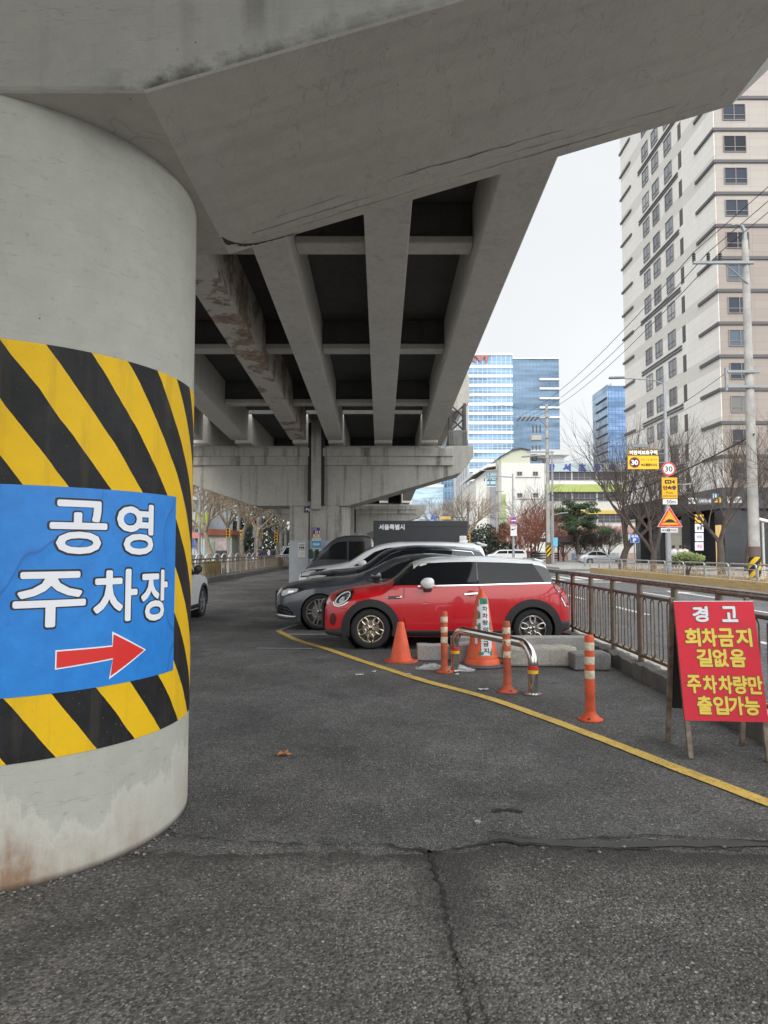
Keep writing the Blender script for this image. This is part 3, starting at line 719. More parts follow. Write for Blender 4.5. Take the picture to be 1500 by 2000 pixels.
def loop_fence(label, x, y0, n, sp, zb0, zt, loops):
    t = T('metal_fence', label, 'railing', (x, y0 + n * sp / 2, 0)); oy = t.location.y; y1 = y0 + n * sp
    mb = MB(); mb.tube([(0, y0 - oy, zt), (0, y1 - oy, zt)], .038, 10); mb.build('top_rail', M('worn_steel_rail', (.36, .32, .28), .28, .85, var=.25, scale=8), t, smooth=True)
    mb = MB(); mb.tube([(0, y0 - oy, zt - .17), (0, y1 - oy, zt - .17)], .021, 8); mb.build('middle_rail', BRONZE, t, smooth=True)
    mb = MB(); mb.tube([(0, y0 - oy, zb0 + .09), (0, y1 - oy, zb0 + .09)], .021, 8); mb.build('bottom_rail', BRONZE, t, smooth=True)
    lo, hi = zb0 + .115, zt - .195
    pm = bm_ = None
    for i in range(n + 1):
        y = y0 + i * sp - oy
        if pm is None:
            mb = MB(); mb.tube([(0, 0, zb0 - .02), (0, 0, zt - .01)], .036, 10); pm = mb.build('post', BRONZE, t, smooth=True); pm.location.y = y
        else:
            c = pm.copy(); C.objects.link(c); c.parent = t; c.location.y = y
        if i == n: continue
        if bm_ is None:
            mb = MB()
            if loops:
                for k in range(4):
                    cy = sp * (k + .5) / 4 * .94 + .03; ra = .052
                    pts = [(0, cy + ra * math.cos(a), hi - ra + ra * math.sin(a)) for a in [q * PI / 8 for q in range(9)]] + \
                          [(0, cy + ra * math.cos(a), lo + ra + ra * math.sin(a)) for a in [PI + q * PI / 8 for q in range(9)]]
                    mb.tube(pts, .0085, 6, closed=True)
            else:
                for k in range(1, 7): mb.tube([(0, sp * k / 7, lo - .03), (0, sp * k / 7, hi + .03)], .009, 6)
            bm_ = mb.build('loop_panel' if loops else 'bar_panel', BRONZE, t, smooth=True); bm_.location.y = y
        else:
            c = bm_.copy(); C.objects.link(c); c.parent = t; c.location.y = y
    return t
loop_fence('bronze railing with long looped bars between the parking lot and the road', 3.10, .45, 34, .98, .15, 1.125, True)
loop_fence('plain upright bar railing along the left edge of the driveway under the viaduct', -8.25, 12.5, 52, 1.0, .20, 1.10, False)
rough_box('concrete_block', .455, .90, 9.38, 9.62, 0, .205, GRANITE, 'small speckled concrete block beside the plain orange cone', 'concrete block', seed=5, bev=.012, jit=.006, seg=.09)
rough_box('kerb_stone', .95, 2.95, 9.62, 9.86, 0, .285, GRANITE, 'long kerb stone lying behind the others at the rear wheel of the red hatchback', 'kerb stone', seed=6, jit=.004, bev=.012, seg=.09)
rough_box('kerb_stone', .93, 1.50, 9.20, 9.46, 0, .25, GRANITE, 'kerb stone half hidden behind the big paper covered cone', 'kerb stone', seed=7, jit=.006, bev=.015, seg=.09)
rough_box('kerb_stone', 1.56, 2.50, 8.88, 9.16, 0, .255, concrete('rough_granite', (.36, .335, .295), (.50, .465, .41), .3, .5, speck=.75), 'pale rounded kerb stone behind the steel hoop and middle post', 'kerb stone', seed=8, jit=.010, bev=.035, seg=.09)
rough_box('kerb_stone', 2.38, 2.84, 8.60, 8.95, 0, .215, concrete('dark_granite', (.17, .17, .165), (.26, .26, .25), .3, .5, speck=.75), 'short dark grey kerb stone next to the kerb wall', 'kerb stone', seed=9, jit=.012, bev=.025, seg=.09)

# ================================================================ CONES, POSTS, HOOP, A-BOARD
c = T('traffic_cone', 'plain faded orange traffic cone standing by the front wheel of the red hatchback', 'traffic cone', (.228, 9.31, 0))
mb = MB(); mb.lathe([(.178, .0), (.18, .02), (.152, .035), (.14, .06), (.046, .515), (.040, .53), (0, .532)], 32); mb.build('cone', M('cone_orange', (.78, .115, .045), .55, var=.18, scale=9), c, smooth=35)
mb = MB(); mb.prism([(.215 * math.cos(a) * (1 + .12 * math.cos(4 * a + .4) ** 2), .205 * math.sin(a)) for a in [i * PI / 16 for i in range(32)]], lambda u, v: (u, v, 0), lambda u, v: (u * .96, v * .96, .024)); mb.build('base', ORANGE_D, c)
c = T('traffic_cone', 'tall orange cone wrapped with a white paper strip and green tape', 'traffic cone', (1.285, 9.0, 0))
CR = [(.232, .03), (.225, .075), (.205, .10), (.205, .13), (.195, .15), (.165, .30), (.108, .68), (.085, .83), (.07, .90), (.038, .935), (.030, .99), (0, .995)]
mb = MB(); mb.lathe(CR, 36); mb.build('cone', M('cone_orange_red', (.70, .115, .04), .5, var=.2, scale=8), c, smooth=35)
mb = MB(); mb.lathe([(.30, 0), (.31, .012), (.245, .032), (0, .034)], 32); mb.build('base', M('cone_rubber', (.09, .09, .10), .8, var=.2), c, smooth=30)
def rc(v):
    for (a, za), (b_, zb_) in zip(CR[:-1], CR[1:]):
        if za <= v <= zb_: return a + (b_ - a) * (v - za) / (zb_ - za)
    return .05
fcone = lambda u, v, d=0.: ((rc(v) + d) * math.sin(u / (rc(v) + .02)), -(rc(v) + d) * math.cos(u / (rc(v) + .02)), v)
def cone_patch(name, u0, u1, v0, v1, off, mat, n=6, m_=16):
    mb = MB(); mb.add([fcone(u0 + (u1 - u0) * i / n, v0 + (v1 - v0) * j / m_, off) for j in range(m_ + 1) for i in range(n + 1)],
                      [(j * (n + 1) + i, j * (n + 1) + i + 1, (j + 1) * (n + 1) + i + 1, (j + 1) * (n + 1) + i) for j in range(m_) for i in range(n)])
    return mb.build(name, mat, c, smooth=True)
TAPE = M('green_tape', (.02, .22, .15), .35, var=.15)
PAPER = M('paper_strip', (.72, .72, .74), .5, var=.06, scale=20)
cone_patch('paper_strip', -.040, .098, .155, .87, .004, PAPER)
for i, ch in enumerate('주차차량외입금지'):
    lettering('lettering', ch, LETK, c, fcone, -.008, .068, .80 - i * .088, .80 - i * .088 + .062, .0025, .006, .0002, 6, .02)
for u0, u1, v0, v1 in ((-.045, .085, .80, .88), (-.075, -.04, .62, .70), (-.075, -.04, .49, .56), (.088, .115, .47, .57), (-.085, -.035, .36, .47), (-.08, -.01, .165, .20), (.08, .125, .16, .21)):
    cone_patch('tape', u0, u1, v0, v1, .007, TAPE, 4, 4)
for u0, u1, v0, v1 in ((-.10, -.035, .54, .61), (-.09, -.04, .72, .77), (-.11, -.036, .415, .455), (-.06, -.036, .60, .86), (.096, .118, .24, .46), (-.13, -.09, .30, .52)): cone_patch('clear_tape', u0, u1, v0, v1, .006, PAPER, 4, 4)

def post(label, x, y, mat, bandmat, lean=(0, 0)):
    p = T('delineator_post', label, 'delineator post', (x, y, 0), 0, 'orange delineator posts')
    p.rotation_euler = (lean[0], lean[1], random.Random(x).uniform(0, 3))
    mb = MB(); mb.lathe([(.045, .04), (.0425, .12), (.042, .70), (.040, .735), (.034, .745), (0, .745)], 28); mb.build('post', mat, p, smooth=35)
    mb = MB(); mb.lathe([(.108, 0), (.108, .010), (.085, .022), (.055, .050), (.047, .075), (0, .075)], 28)
    mb.build('base', mat, p, smooth=30)
    for a in (0, 2.1, 4.2): mb = MB(); mb.lathe([(.012, .0), (.012, .029), (0, .029)], 10, (.082 * math.cos(a), .082 * math.sin(a), 0)); mb.build('bolt', DARKM, p)
    for z0, z1 in ((.612, .682), (.488, .556), (.362, .434)):
        mb = MB(); mb.lathe([(.0430, z0), (.0437, z0 + .002), (.0437, z1 - .002), (.0430, z1)], 28); mb.build('reflective_band', bandmat, p, smooth=30)
    return p
CREAM_W, t_, b_ = nodes('scuffed_band')
tc = N(t_, 'TexCoord').outputs['Object']; n1 = noise(t_, tc, 26, 5, .65)
t_.links.new(mixc(t_, ramp(t_, n1, .50, .56), (.70, .58, .40), (.42, .12, .06)), b_.inputs['Base Color']); b_.inputs['Roughness'].default_value = .5
post('faded orange post with cream bands between the plain cone and the steel hoop', .745, 8.50, ORANGE_D, CREAM)
post('orange post with badly scuffed bands in front of the steel hoop', 1.313, 7.33, ORANGE_D, CREAM_W, (.0, .012))
post('bright orange post with clean bands standing alone nearest the red warning board', 1.833, 6.14, ORANGE, CREAM)

hp = T('hoop_barrier', 'polished stainless steel hoop barrier with red and yellow bands', 'barrier', (1.22, 7.89, 0))
A, B_ = Vector((.885 - 1.22, 8.58 - 7.89, 0)), Vector((1.557 - 1.22, 7.20 - 7.89, 0)); d = (B_ - A).normalized(); Hh, rb = .515, .19
pts = [A + Vector((0, 0, 0)), A + Vector((0, 0, Hh - rb))] + [A + d * (rb - rb * math.cos(q)) + Vector((0, 0, Hh - rb + rb * math.sin(q))) for q in [i * PI / 16 for i in range(1, 9)]]
pts += [B_ - d * (rb - rb * math.cos(q)) + Vector((0, 0, Hh - rb + rb * math.sin(q))) for q in [i * PI / 16 for i in range(8, 0, -1)]] + [B_ + Vector((0, 0, Hh - rb)), B_]
mb = MB(); mb.tube(pts, .052, 24); mb.build('tube', STEEL, hp, smooth=60)
for q in (A, B_):
    mb = MB(); mb.lathe([(.092, 0), (.092, .012), (.055, .014), (0, .014)], 28, q); mb.build('base_flange', STEEL, hp, smooth=30)
    for z, mt in ((.262, RED), (.218, SIGNY)):
        mb = MB(); mb.lathe([(.0525, z), (.0548, z), (.0548, z + .036), (.0525, z + .036)], 28, q); mb.build('band', mt, hp, smooth=30)

# --- red A-board
ab = T('warning_board', 'red standing A-board sign with white and yellow Korean warning lettering', 'sign board', (2.5, 5.15, 0))
o = Vector((2.5, 5.15, 0))
BL, BR, TL = P(1338, 1407, 5.04), P(1501, 1411, 4.95), P(1316, 1175, 5.23)
ux = (BR - BL); Wd = ux.length; uz = (TL - BL); Ht = uz.length; ux.normalize(); uz = (uz - ux * uz.dot(ux)).normalized()
fb = flat(BL - o, ux, uz)
mb = MB(); plate(mb, fb, 0, Wd, 0, Ht, .012); mb.build('panel', SIGNRED, ab, fix=True)
mb = MB(); plate(mb, fb, -.001, Wd + .001, Ht, Ht + .006, .016); mb.build('top_edge', PAPER, ab, fix=True)
def abl(s_, a, b, c_, d_, mt, bold):
    for k, (ch, u) in enumerate(s_):
        lettering('lettering', ch, M('board_outline', (.16, .07, .02), .5), ab, fb, u * Wd - .001, (u + a) * Wd + .001, c_ * Ht - .001, d_ * Ht + .001, bold * 1.5, .0012, .00006, 12)['label'] = 'dark outline of the board lettering'
        lettering('lettering', ch, mt, ab, fb, u * Wd + .002, (u + a) * Wd - .002, c_ * Ht + .002, d_ * Ht - .002, bold, .003, .0002, 8)
abl([('경', .225), ('고', .59)], .19, 0, .825, .955, LETW, .0052)
abl([('회', .10), ('차', .31), ('금', .515), ('지', .735)], .185, 0, .615, .765, LETY, .0052)
abl([('길', .22), ('없', .42), ('음', .63)], .185, 0, .445, .590, LETY, .0048)
abl([('주', .07), ('차', .265), ('차', .455), ('량', .635), ('만', .815)], .165, 0, .225, .370, LETY, .0045)
abl([('출', .17), ('입', .365), ('가', .55), ('능', .74)], .175, 0, .055, .200, LETY, .0047)
bn = ux.cross(uz)
def leg(a, b, wd=.018):
    mb = MB(); a, b = Vector(a) - o, Vector(b) - o; dd = (b - a).normalized(); s1 = dd.cross(Vector((0, 1, 0))).normalized(); s2 = dd.cross(s1)
    mb.obox((a + b) / 2, (b - a) / 2, s1 * wd, s2 * wd * .8); return mb.build('leg', M('rusty_frame', (.22, .18, .14), .7, .3, var=.55, scale=14), ab, bevel=.003)
tl = TL - bn * .03; tr = TL + ux * Wd - bn * .03
dn = (BL - TL).normalized()
leg(tl + ux * .02, tl + ux * .02 + dn * ((tl.z) / -dn.z)); leg(tr - ux * .02, tr - ux * .02 + dn * ((tr.z) / -dn.z))
rl, rr_ = G(1305, 1448), G(1449, 1455)
leg(tl + Vector((.01, .035, .03)), rl); leg(tr + Vector((-.02, .035, .03)), rr_)
mb = MB(); a, b = tl + Vector((.01, .035, 0)) - o, tr + Vector((-.02, .035, 0)) - o; e, f_ = rl - o, rr_ - o
lo_ = .24
pq = [a.lerp(e, .02), b.lerp(f_, .02), b.lerp(f_, 1 - lo_), a.lerp(e, 1 - lo_)]
mb.add([q + Vector((0, .012, 0)) for q in pq] + [q + Vector((0, .024, 0)) for q in pq], [(0, 1, 2, 3), (7, 6, 5, 4), (0, 4, 5, 1), (1, 5, 6, 2), (2, 6, 7, 3), (3, 7, 4, 0)])
mb.build('back_panel', M('board_back', (.03, .03, .03), .7, var=.2), ab, fix=True)

# ================================================================ LITTER
def scrap(name, label, cat, x, y, sz, mat, seed, h=.012):
    rr = random.Random(seed); n = 5; mb = MB()
    V = [(sz * (i / n - .5) * (1 + .2 * rr.random()), sz * .7 * (j / n - .5) * (1 + .2 * rr.random()), .004 + h * rr.random()) for j in range(n + 1) for i in range(n + 1)]
    mb.add(V, [(j * (n + 1) + i, j * (n + 1) + i + 1, (j + 1) * (n + 1) + i + 1, (j + 1) * (n + 1) + i) for j in range(n) for i in range(n)])
    ob = mb.build(name, mat, smooth=80); ob.location = (x, y, .003); ob.rotation_euler.z = rr.uniform(0, 6)
    return tag(ob, label, cat)
a = G(945, 1348); scrap('paper_scrap', 'torn white paper scrap on the asphalt near the scuffed post', 'litter', a.x, a.y, .09, WHITE, 1)
a = G(702, 1319); scrap('paper_scrap', 'pale paper scrap on the asphalt left of the yellow line', 'litter', a.x, a.y, .08, WHITE, 2)
a = G(730, 1313); scrap('paper_scrap', 'thin shred of paper close to the yellow line below the plain cone', 'litter', a.x, a.y, .06, PAPER, 3)
a = G(893, 1318); scrap('paper_scrap', 'small white bit beside the left foot of the steel hoop', 'litter', a.x, a.y, .04, WHITE, 4)
a = G(797, 1318); scrap('paper_scrap', 'small pale scrap lying on the yellow line', 'litter', a.x, a.y, .06, PAPER, 14)
a = G(932, 1611); scrap('pebble', 'pale flat pebble beside the tar seam in the foreground', 'pebble', a.x, a.y, .035, GRANITE, 5, .02)
a = G(555, 1475)
mb = MB(); pl = []
for k in range(10):
    r_ = .065 if k % 2 == 0 else .03; pl.append((r_ * math.cos(k * PI / 5), r_ * math.sin(k * PI / 5)))
mb.add([(0, 0, .012)] + [(u, v, .004 + .012 * (k % 3)) for k, (u, v) in enumerate(pl)], [(0, k + 1, (k + 1) % 10 + 1) for k in range(10)])
lf = mb.build('fallen_leaf', M('dry_leaf', (.42, .16, .06), .8, var=.3, scale=40)); lf.location = (a.x, a.y, .004); tag(lf, 'dry brown fallen leaf on the asphalt', 'leaf')
BAGM, t_, b_ = nodes('clear_plastic')
b_.inputs['Base Color'].default_value = (.85, .86, .88, 1); b_.inputs['Roughness'].default_value = .15; b_.inputs['Alpha'].default_value = .35
for lab, a, sx, sy, sd in (('crumpled clear plastic bag round the left foot of the steel hoop', G(897, 1309), .36, .22, 3), ('thin clear plastic sheet lying left of the faded orange post', G(845, 1306), .40, .22, 5)):
    rr = random.Random(sd); n = 12; mb = MB()
    V = []
    for j in range(n + 1):
        for i in range(n + 1):
            u, v = i / n - .5, j / n - .5; k = max(0, 1 - 4 * (u * u + v * v))
            V.append((sx * u * (1 + .15 * rr.random()), sy * v * (1 + .15 * rr.random()), .005 + .08 * k * rr.random()))
    mb.add(V, [(j * (n + 1) + i, j * (n + 1) + i + 1, (j + 1) * (n + 1) + i + 1, (j + 1) * (n + 1) + i) for j in range(n) for i in range(n)])
    ob = mb.build('plastic_bag', BAGM); ob.location = (a.x, a.y, .002); ob.rotation_euler.z = rr.uniform(-.4, .4); tag(ob, lab, 'plastic bag')
rr = random.Random(11); mb = MB()
for k in range(520):                                            # grit swept against the pier foot and the seam
    if k < 150: q = rr.uniform(-2.2, -.1); r_ = R0 + abs(rr.gauss(.03, .05)); x, y = XC + r_ * math.cos(q), YC + r_ * math.sin(q)
    elif k < 210: x, y = rr.uniform(-1.2, 2.9), 3.55 + rr.gauss(0, .07)
    elif k < 270: y = rr.uniform(6.0, 8.8); x = 2.95 - abs(rr.gauss(0, .16))
    else: x, y = rr.uniform(-1.6, 2), rr.uniform(1.6, 8)
    s_ = rr.choice((.004, .006, .008, .012)) * (1 if k < 270 else .55); z = s_ * .4
    V = [(x + s_ * rr.uniform(.6, 1.3) * a_, y + s_ * rr.uniform(.6, 1.3) * b__, z + s_ * rr.uniform(.4, .9) * c_) for a_, b__, c_ in ((1, 0, 0), (-1, 0, 0), (0, 1, 0), (0, -1, 0), (0, 0, 1), (0, 0, -1))]
    mb.add(V, [(0, 2, 4), (2, 1, 4), (1, 3, 4), (3, 0, 4), (2, 0, 5), (1, 2, 5), (3, 1, 5), (0, 3, 5)])
tag(mb.build('grit', M('grit_stone', (.17, .16, .145), .9, var=.6, scale=25)), 'loose grit and stones along the pier foot and pavement seam', 'grit', kind='stuff')

# ================================================================ CARS
def pchip(P_):
    X = np.array([p[0] for p in P_], float); Y = np.array([p[1] for p in P_], float)
    h = np.diff(X); dl = np.diff(Y) / h; d = np.zeros_like(Y)
    for i in range(1, len(X) - 1):
        if dl[i - 1] * dl[i] > 0:
            w1, w2 = 2 * h[i] + h[i - 1], h[i] + 2 * h[i - 1]; d[i] = (w1 + w2) / (w1 / dl[i - 1] + w2 / dl[i])
    d[0], d[-1] = dl[0], dl[-1]
    def f(x):
        i = int(min(max(np.searchsorted(X, x) - 1, 0), len(h) - 1)); t = min(max((x - X[i]) / h[i], 0), 1)
        return float((1 + 2 * t) * (1 - t) ** 2 * Y[i] + t * (1 - t) ** 2 * h[i] * d[i] + t * t * (3 - 2 * t) * Y[i + 1] + t * t * (t - 1) * h[i] * d[i + 1])
    return f
def paint(name, col, coat=1., metal=0., rough=.35):
    m, t, b = nodes(name)
    b.inputs['Base Color'].default_value = rgba(col); b.inputs['Metallic'].default_value = metal; b.inputs['Roughness'].default_value = rough
    b.inputs['Coat Weight'].default_value = coat; b.inputs['Coat Roughness'].default_value = .025
    if metal:
        n = noise(t, N(t, 'TexCoord').outputs['Object'], 900, 2)
        t.links.new(mixc(t, ramp(t, n, .3, .7), [x * .8 for x in col], [min(1, x * 1.2) for x in col]), b.inputs['Base Color'])
    MATS[name] = m
    return m
class Car:
    def __init__(s, name, label, loc, rz, L, W, top, bot, belt, tum, crown, mat, pillar, gx, roofx=None, roofmat=None, ef=.85, er=.6, wmin=.55, pf=3.2, zr=None):
        s.t = T(name, label, 'car', loc, rz); s.L, s.W = L, W; s.top, s.bot, s.belt, s.crown = pchip(top), pchip(bot), pchip(belt), pchip(crown)
        s.tum = tum; s.ef, s.er, s.wmin, s.pf = ef, er, wmin, pf; s.zr = zr or max(p[1] for p in top)
        s.mat, s.pillar, s.gx, s.roofx, s.roofmat = mat, pillar, gx, roofx, roofmat
    def w(s, x):
        q = 1.
        if x < s.ef: q = s.wmin + (1 - s.wmin) * (1 - (1 - max(x, 0) / s.ef) ** s.pf) ** (1 / s.pf)
        if x > s.L - s.er:
            u = max(0, (s.L - x) / s.er); q = min(q, s.wmin + .1 + (.9 - s.wmin) * (1 - (1 - u) ** s.pf) ** (1 / s.pf))
        return s.W / 2 * q
    def f(s, x, z):
        b = s.belt(x)
        if z < b:
            u = (b - z) / max(.2, b - .2); return 1 - .04 * max(0, 1 - (b - z) / .34) ** 2 - .075 * max(0, u - .45) ** 2
        return .96 - s.tum * (z - b) / max(.1, s.zr - b) * (1 + .25 * (z - b) / max(.1, s.zr - b))
    def y(s, x, z):
        t, c = s.top(x), s.crown(x); q = max(0, min(1, (z - (t - c)) / c))
        return s.w(x) * s.f(x, min(z, t)) * (1 - q ** 2.3) ** (1 / 2.3)
    def ztop(s, x, y):
        t, c = s.top(x), s.crown(x); yy = min(.999, abs(y) / (s.w(x) * s.f(x, t - c * .3)))
        return t - c + c * (1 - yy ** 2.3) ** (1 / 2.3)
    def body(s, wheels, ra, step=.035, split=True):
        xs_ = sorted(set([round(s.L * i / int(s.L / step), 4) for i in range(int(s.L / step) + 1)] + [.008, .02] + list(s.gx) + list(s.roofx or []) + [s.L - .012]))
        rings = []; k1, k2, k3 = 22, 6, 9
        for x in xs_:
            t, c, b0 = s.top(x), s.crown(x), s.bot(x); bl = max(b0 + .02, min(s.belt(x), t - c - .015))
            zs = list(np.linspace(b0, bl, k1)) + list(np.linspace(bl, t - c, k2 + 1)[1:]) + [t - c + c * math.sin(k / k3 * PI / 2) for k in range(1, k3 + 1)]
            half = [(x, -s.y(x, z), z) for z in zs]; half[-1] = (x, 0, t)
            rings.append(half + [(x, -p[1], p[2]) for p in half[-2::-1]])
        n = len(rings[0]); nl = k1 + k2; body, roof = MB(), MB()
        V = [p for q in rings for p in q]
        fb, fr = [], []; mi = []
        for i in range(len(xs_) - 1):
            xm = (xs_[i] + xs_[i + 1]) / 2
            for j in range(n):
                j2 = (j + 1) % n
                jj = min(j, n - 2 - j) if j < n - 1 else -1
                q = [i * n + j, (i + 1) * n + j, (i + 1) * n + j2, i * n + j2]
                z = sum(V[a][2] for a in q) / 4; yy = abs(sum(V[a][1] for a in q) / 4)
                if any((xm - wx) ** 2 + (z - wz) ** 2 < ra * ra for wx, wz in wheels) and (yy > s.W * .28 or jj == -1): continue
                if s.roofx and jj >= nl - 1 and s.roofx[0] < xm < s.roofx[1]: fr.append(q); continue
                fb.append(q); mi.append(1 if s.gx[0] < xm < s.gx[1] and (k1 - 1 <= jj < nl - 1 or (s.roofx and jj >= nl - 1 and xm > s.gx[0] + .10)) else 0)
        e = (len(xs_) - 1) * n
        fb += [tuple(range(n)), tuple(range(e + n - 1, e - 1, -1))]; mi += [0, 0]
        body.v, body.f, body.m = V, fb, mi
        body.build('body', [s.mat, s.pillar], s.t, smooth=38, fix=True)
        if fr: roof.v, roof.f, roof.m = V, fr, [0] * len(fr); roof.build('roof', s.roofmat, s.t, smooth=50, fix=True)
        for wx, wz in wheels:
            for sd in (-1, 1):
                mb = MB(); yo = s.W / 2 - .05
                mb.lathe([(ra + .02, yo * sd), (ra + .02, (yo - .38) * sd), (0, (yo - .38) * sd)], 28, (wx, 0, wz), 'y'); mb.build('wheel_well', BLK, s.t)
    def side(s, name, pts, off, mat, sd, thick=0., seg=.07, label=None, smooth=40):
        b = bmesh.new(); b.faces.new([b.verts.new((x, 0, z)) for x, z in pts])
        xa, xb = min(p[0] for p in pts), max(p[0] for p in pts); za, zb_ = min(p[1] for p in pts), max(p[1] for p in pts)
        for k in range(1, int((xb - xa) / seg) + 1): bmesh.ops.bisect_plane(b, geom=b.verts[:] + b.edges[:] + b.faces[:], plane_co=(xa + k * seg, 0, 0), plane_no=(1, 0, 0))
        for k in range(1, int((zb_ - za) / seg) + 1): bmesh.ops.bisect_plane(b, geom=b.verts[:] + b.edges[:] + b.faces[:], plane_co=(0, 0, za + k * seg), plane_no=(0, 0, 1))
        for v in b.verts: v.co.y = sd * (s.y(v.co.x, v.co.z) + off)
        bmesh.ops.recalc_face_normals(b, faces=b.faces)
        for q in b.faces:
            if q.normal.y * sd < 0: q.normal_flip()
        me = bpy.data.meshes.new(name); b.to_mesh(me); b.free(); me.materials.append(mat)
        me.polygons.foreach_set('use_smooth', [True] * len(me.polygons))
        o = bpy.data.objects.new(name, me); C.objects.link(o); o.parent = s.t
        if thick:
            sf = o.modifiers.new('thickness', 'SOLIDIFY'); sf.thickness = thick; sf.offset = -1
            me.set_sharp_from_angle(angle=math.radians(smooth))
        if label: o['label'] = label
        return o
    def strip(s, name, pts, wd, off, mat, sd, thick=.004):
        k = len(pts); up, lo = [], []
        for i in range(k):
            a, b = Vector(pts[max(0, i - 1)]), Vector(pts[min(k - 1, i + 1)]); d = (b - a).normalized(); n = Vector((-d.y, d.x)) * wd / 2; p = Vector(pts[i])
            up.append(tuple(p + n)); lo.append(tuple(p - n))
        mb = MB(); pt = [(x, sd * (s.y(x, z) + off), z) for x, z in up + lo] + [(x, sd * (s.y(x, z) + off - thick - .004), z) for x, z in up + lo]
        mb.add(pt, [(i, i + 1, k + i + 1, k + i) for i in range(k - 1)] + [(i, i + 1, 2 * k + i + 1, 2 * k + i) for i in range(k - 1)] + [(k + i, k + i + 1, 3 * k + i + 1, 3 * k + i) for i in range(k - 1)])
        return mb.build(name, mat, s.t, fix=True)
    def arch(s, wx, wz, r0, r1, off, mat, sd, a0=-.35, a1=PI + .35, thick=.02, n=30):
        mb = MB(); V = []
        rs = [r0, r0 + .004, (r0 + r1) / 2, r1 - .004, r1]
        for i in range(n + 1):
            a = a0 + (a1 - a0) * i / n
            for k, r in enumerate(rs):
                x, z = wx + r * math.cos(a), max(s.bot(wx) * .8, wz + r * math.sin(a)); xx = min(max(x, .02), s.L - .02)
                V.append((xx, sd * (s.y(xx, min(z, s.top(xx) - .01)) + (off if 0 < k < 4 else off - thick)), z))
        m_ = len(rs)
        mb.add(V, [(i * m_ + k, (i + 1) * m_ + k, (i + 1) * m_ + k + 1, i * m_ + k + 1) for i in range(n) for k in range(m_ - 1)])
        return mb.build('wheel_arch', mat, s.t, smooth=40, fix=True)
    def topglass(s, name, xa, xb, ka, kb, off, mat):
        n, m_ = 12, 14; mb = MB(); V = []
        for i in range(n + 1):
            x = xa + (xb - xa) * i / n; k = ka + (kb - ka) * i / n
            for j in range(m_ + 1):
                yy = s.w(x) * s.f(x, s.top(x) - s.crown(x) * .3) * k * (2 * j / m_ - 1); V.append((x, yy, s.ztop(x, yy) + off))
        mb.add(V, [(i * (m_ + 1) + j, (i + 1) * (m_ + 1) + j, (i + 1) * (m_ + 1) + j + 1, i * (m_ + 1) + j + 1) for i in range(n) for j in range(m_)])
        return mb.build(name, mat, s.t, smooth=60, fix=True)
    def wheel(s, x, r, rr_, kind, rimmat, face, wd=.2, y=None):
        for sd in (-1, 1):
            yo = (y or s.W / 2 - .015) ; mb = MB()
            mb.lathe([(rr_ - .01, yo - wd), (r - .03, yo - wd), (r, yo - wd + .03), (r, yo - .035), (r - .012, yo - .012), (r - .035, yo), (rr_ + .022, yo - .004), (rr_ + .006, yo - .012), (rr_ - .004, yo - .03)], 40, (0, 0, 0), 'y')
            if sd < 0: mb.v = [(a, -b, c_) for a, b, c_ in mb.v]
            wh = mb.build('wheel', TYRE, s.t, smooth=35, fix=True); wh.location = (x, 0, r)
            mb = MB(); yf = yo - .018
            mb.lathe([(rr_, yf - .02), (rr_ + .004, yf), (rr_ - .014, yf), (rr_ - .022, yf - .03)], 40, (0, 0, 0), 'y')
            oy = lambda d: yf - d
            if kind == 'loops':
                for k in range(5):
                    a = PI / 2 + k * 2 * PI / 5 + s.rot; e = Vector((math.cos(a), 0, math.sin(a))); q = Vector((-math.sin(a), 0, math.cos(a)))
                    cx, ax, bx = rr_ * .665, rr_ * .285, rr_ * .19
                    pts = []
                    for i in range(24):
                        t = 2 * PI * i / 24; ct, st = math.cos(t), math.sin(t)
                        pp = e * (cx + ax * math.copysign(abs(ct) ** .75, ct)) + q * (bx * math.copysign(abs(st) ** .8, st) * (1 + .18 * ct)); pts.append((pp.x, oy(.004), pp.z))
                    mb.tube(pts, .0135, 8, closed=True)
                    mb.tube([tuple(e * rr_ * .12 + Vector((0, oy(.012), 0))), tuple(e * rr_ * .40 + Vector((0, oy(.008), 0)))], .016, 8)
                    e2 = Vector((math.cos(a + PI / 5), 0, math.sin(a + PI / 5))); mb.lathe([(.012, oy(.02)), (.012, oy(.004)), (0, oy(.004))], 8, (e2.x * rr_ * .27, 0, e2.z * rr_ * .27), 'y')
            elif kind == 'double':
                for k in range(5):
                    a = PI / 2 + k * 2 * PI / 5 + s.rot
                    for da in (-.17, .17):
                        e = Vector((math.cos(a + da), 0, math.sin(a + da))); h = Vector((math.cos(a + da * 2.2), 0, math.sin(a + da * 2.2)))
                        p0, p1 = h * rr_ * .2, e * rr_ * .97; dd = (p1 - p0).normalized(); q = dd.cross(Vector((0, 1, 0)))
                        mb.obox((p0 + p1) / 2 + Vector((0, oy(.010), 0)), (p1 - p0) / 2, Vector((0, .010, 0)), q * rr_ * .055)
            else:
                for k in range(kind):
                    a = PI / 2 + k * 2 * PI / kind + s.rot; e = Vector((math.cos(a), 0, math.sin(a))); q = Vector((-math.sin(a), 0, math.cos(a)))
                    mb.obox(e * rr_ * .56 + Vector((0, oy(.012), 0)), e * rr_ * .42, Vector((0, .012, 0)), q * rr_ * .10)
            mb.lathe([(rr_ * .24, oy(.03)), (rr_ * .22, oy(.008)), (rr_ * .14, oy(.002)), (0, oy(.002))], 20, (0, 0, 0), 'y')
            if sd < 0: mb.v = [(a_, -b_, c_) for a_, b_, c_ in mb.v]
            rm = mb.build('rim', rimmat, wh, smooth=35, fix=True)
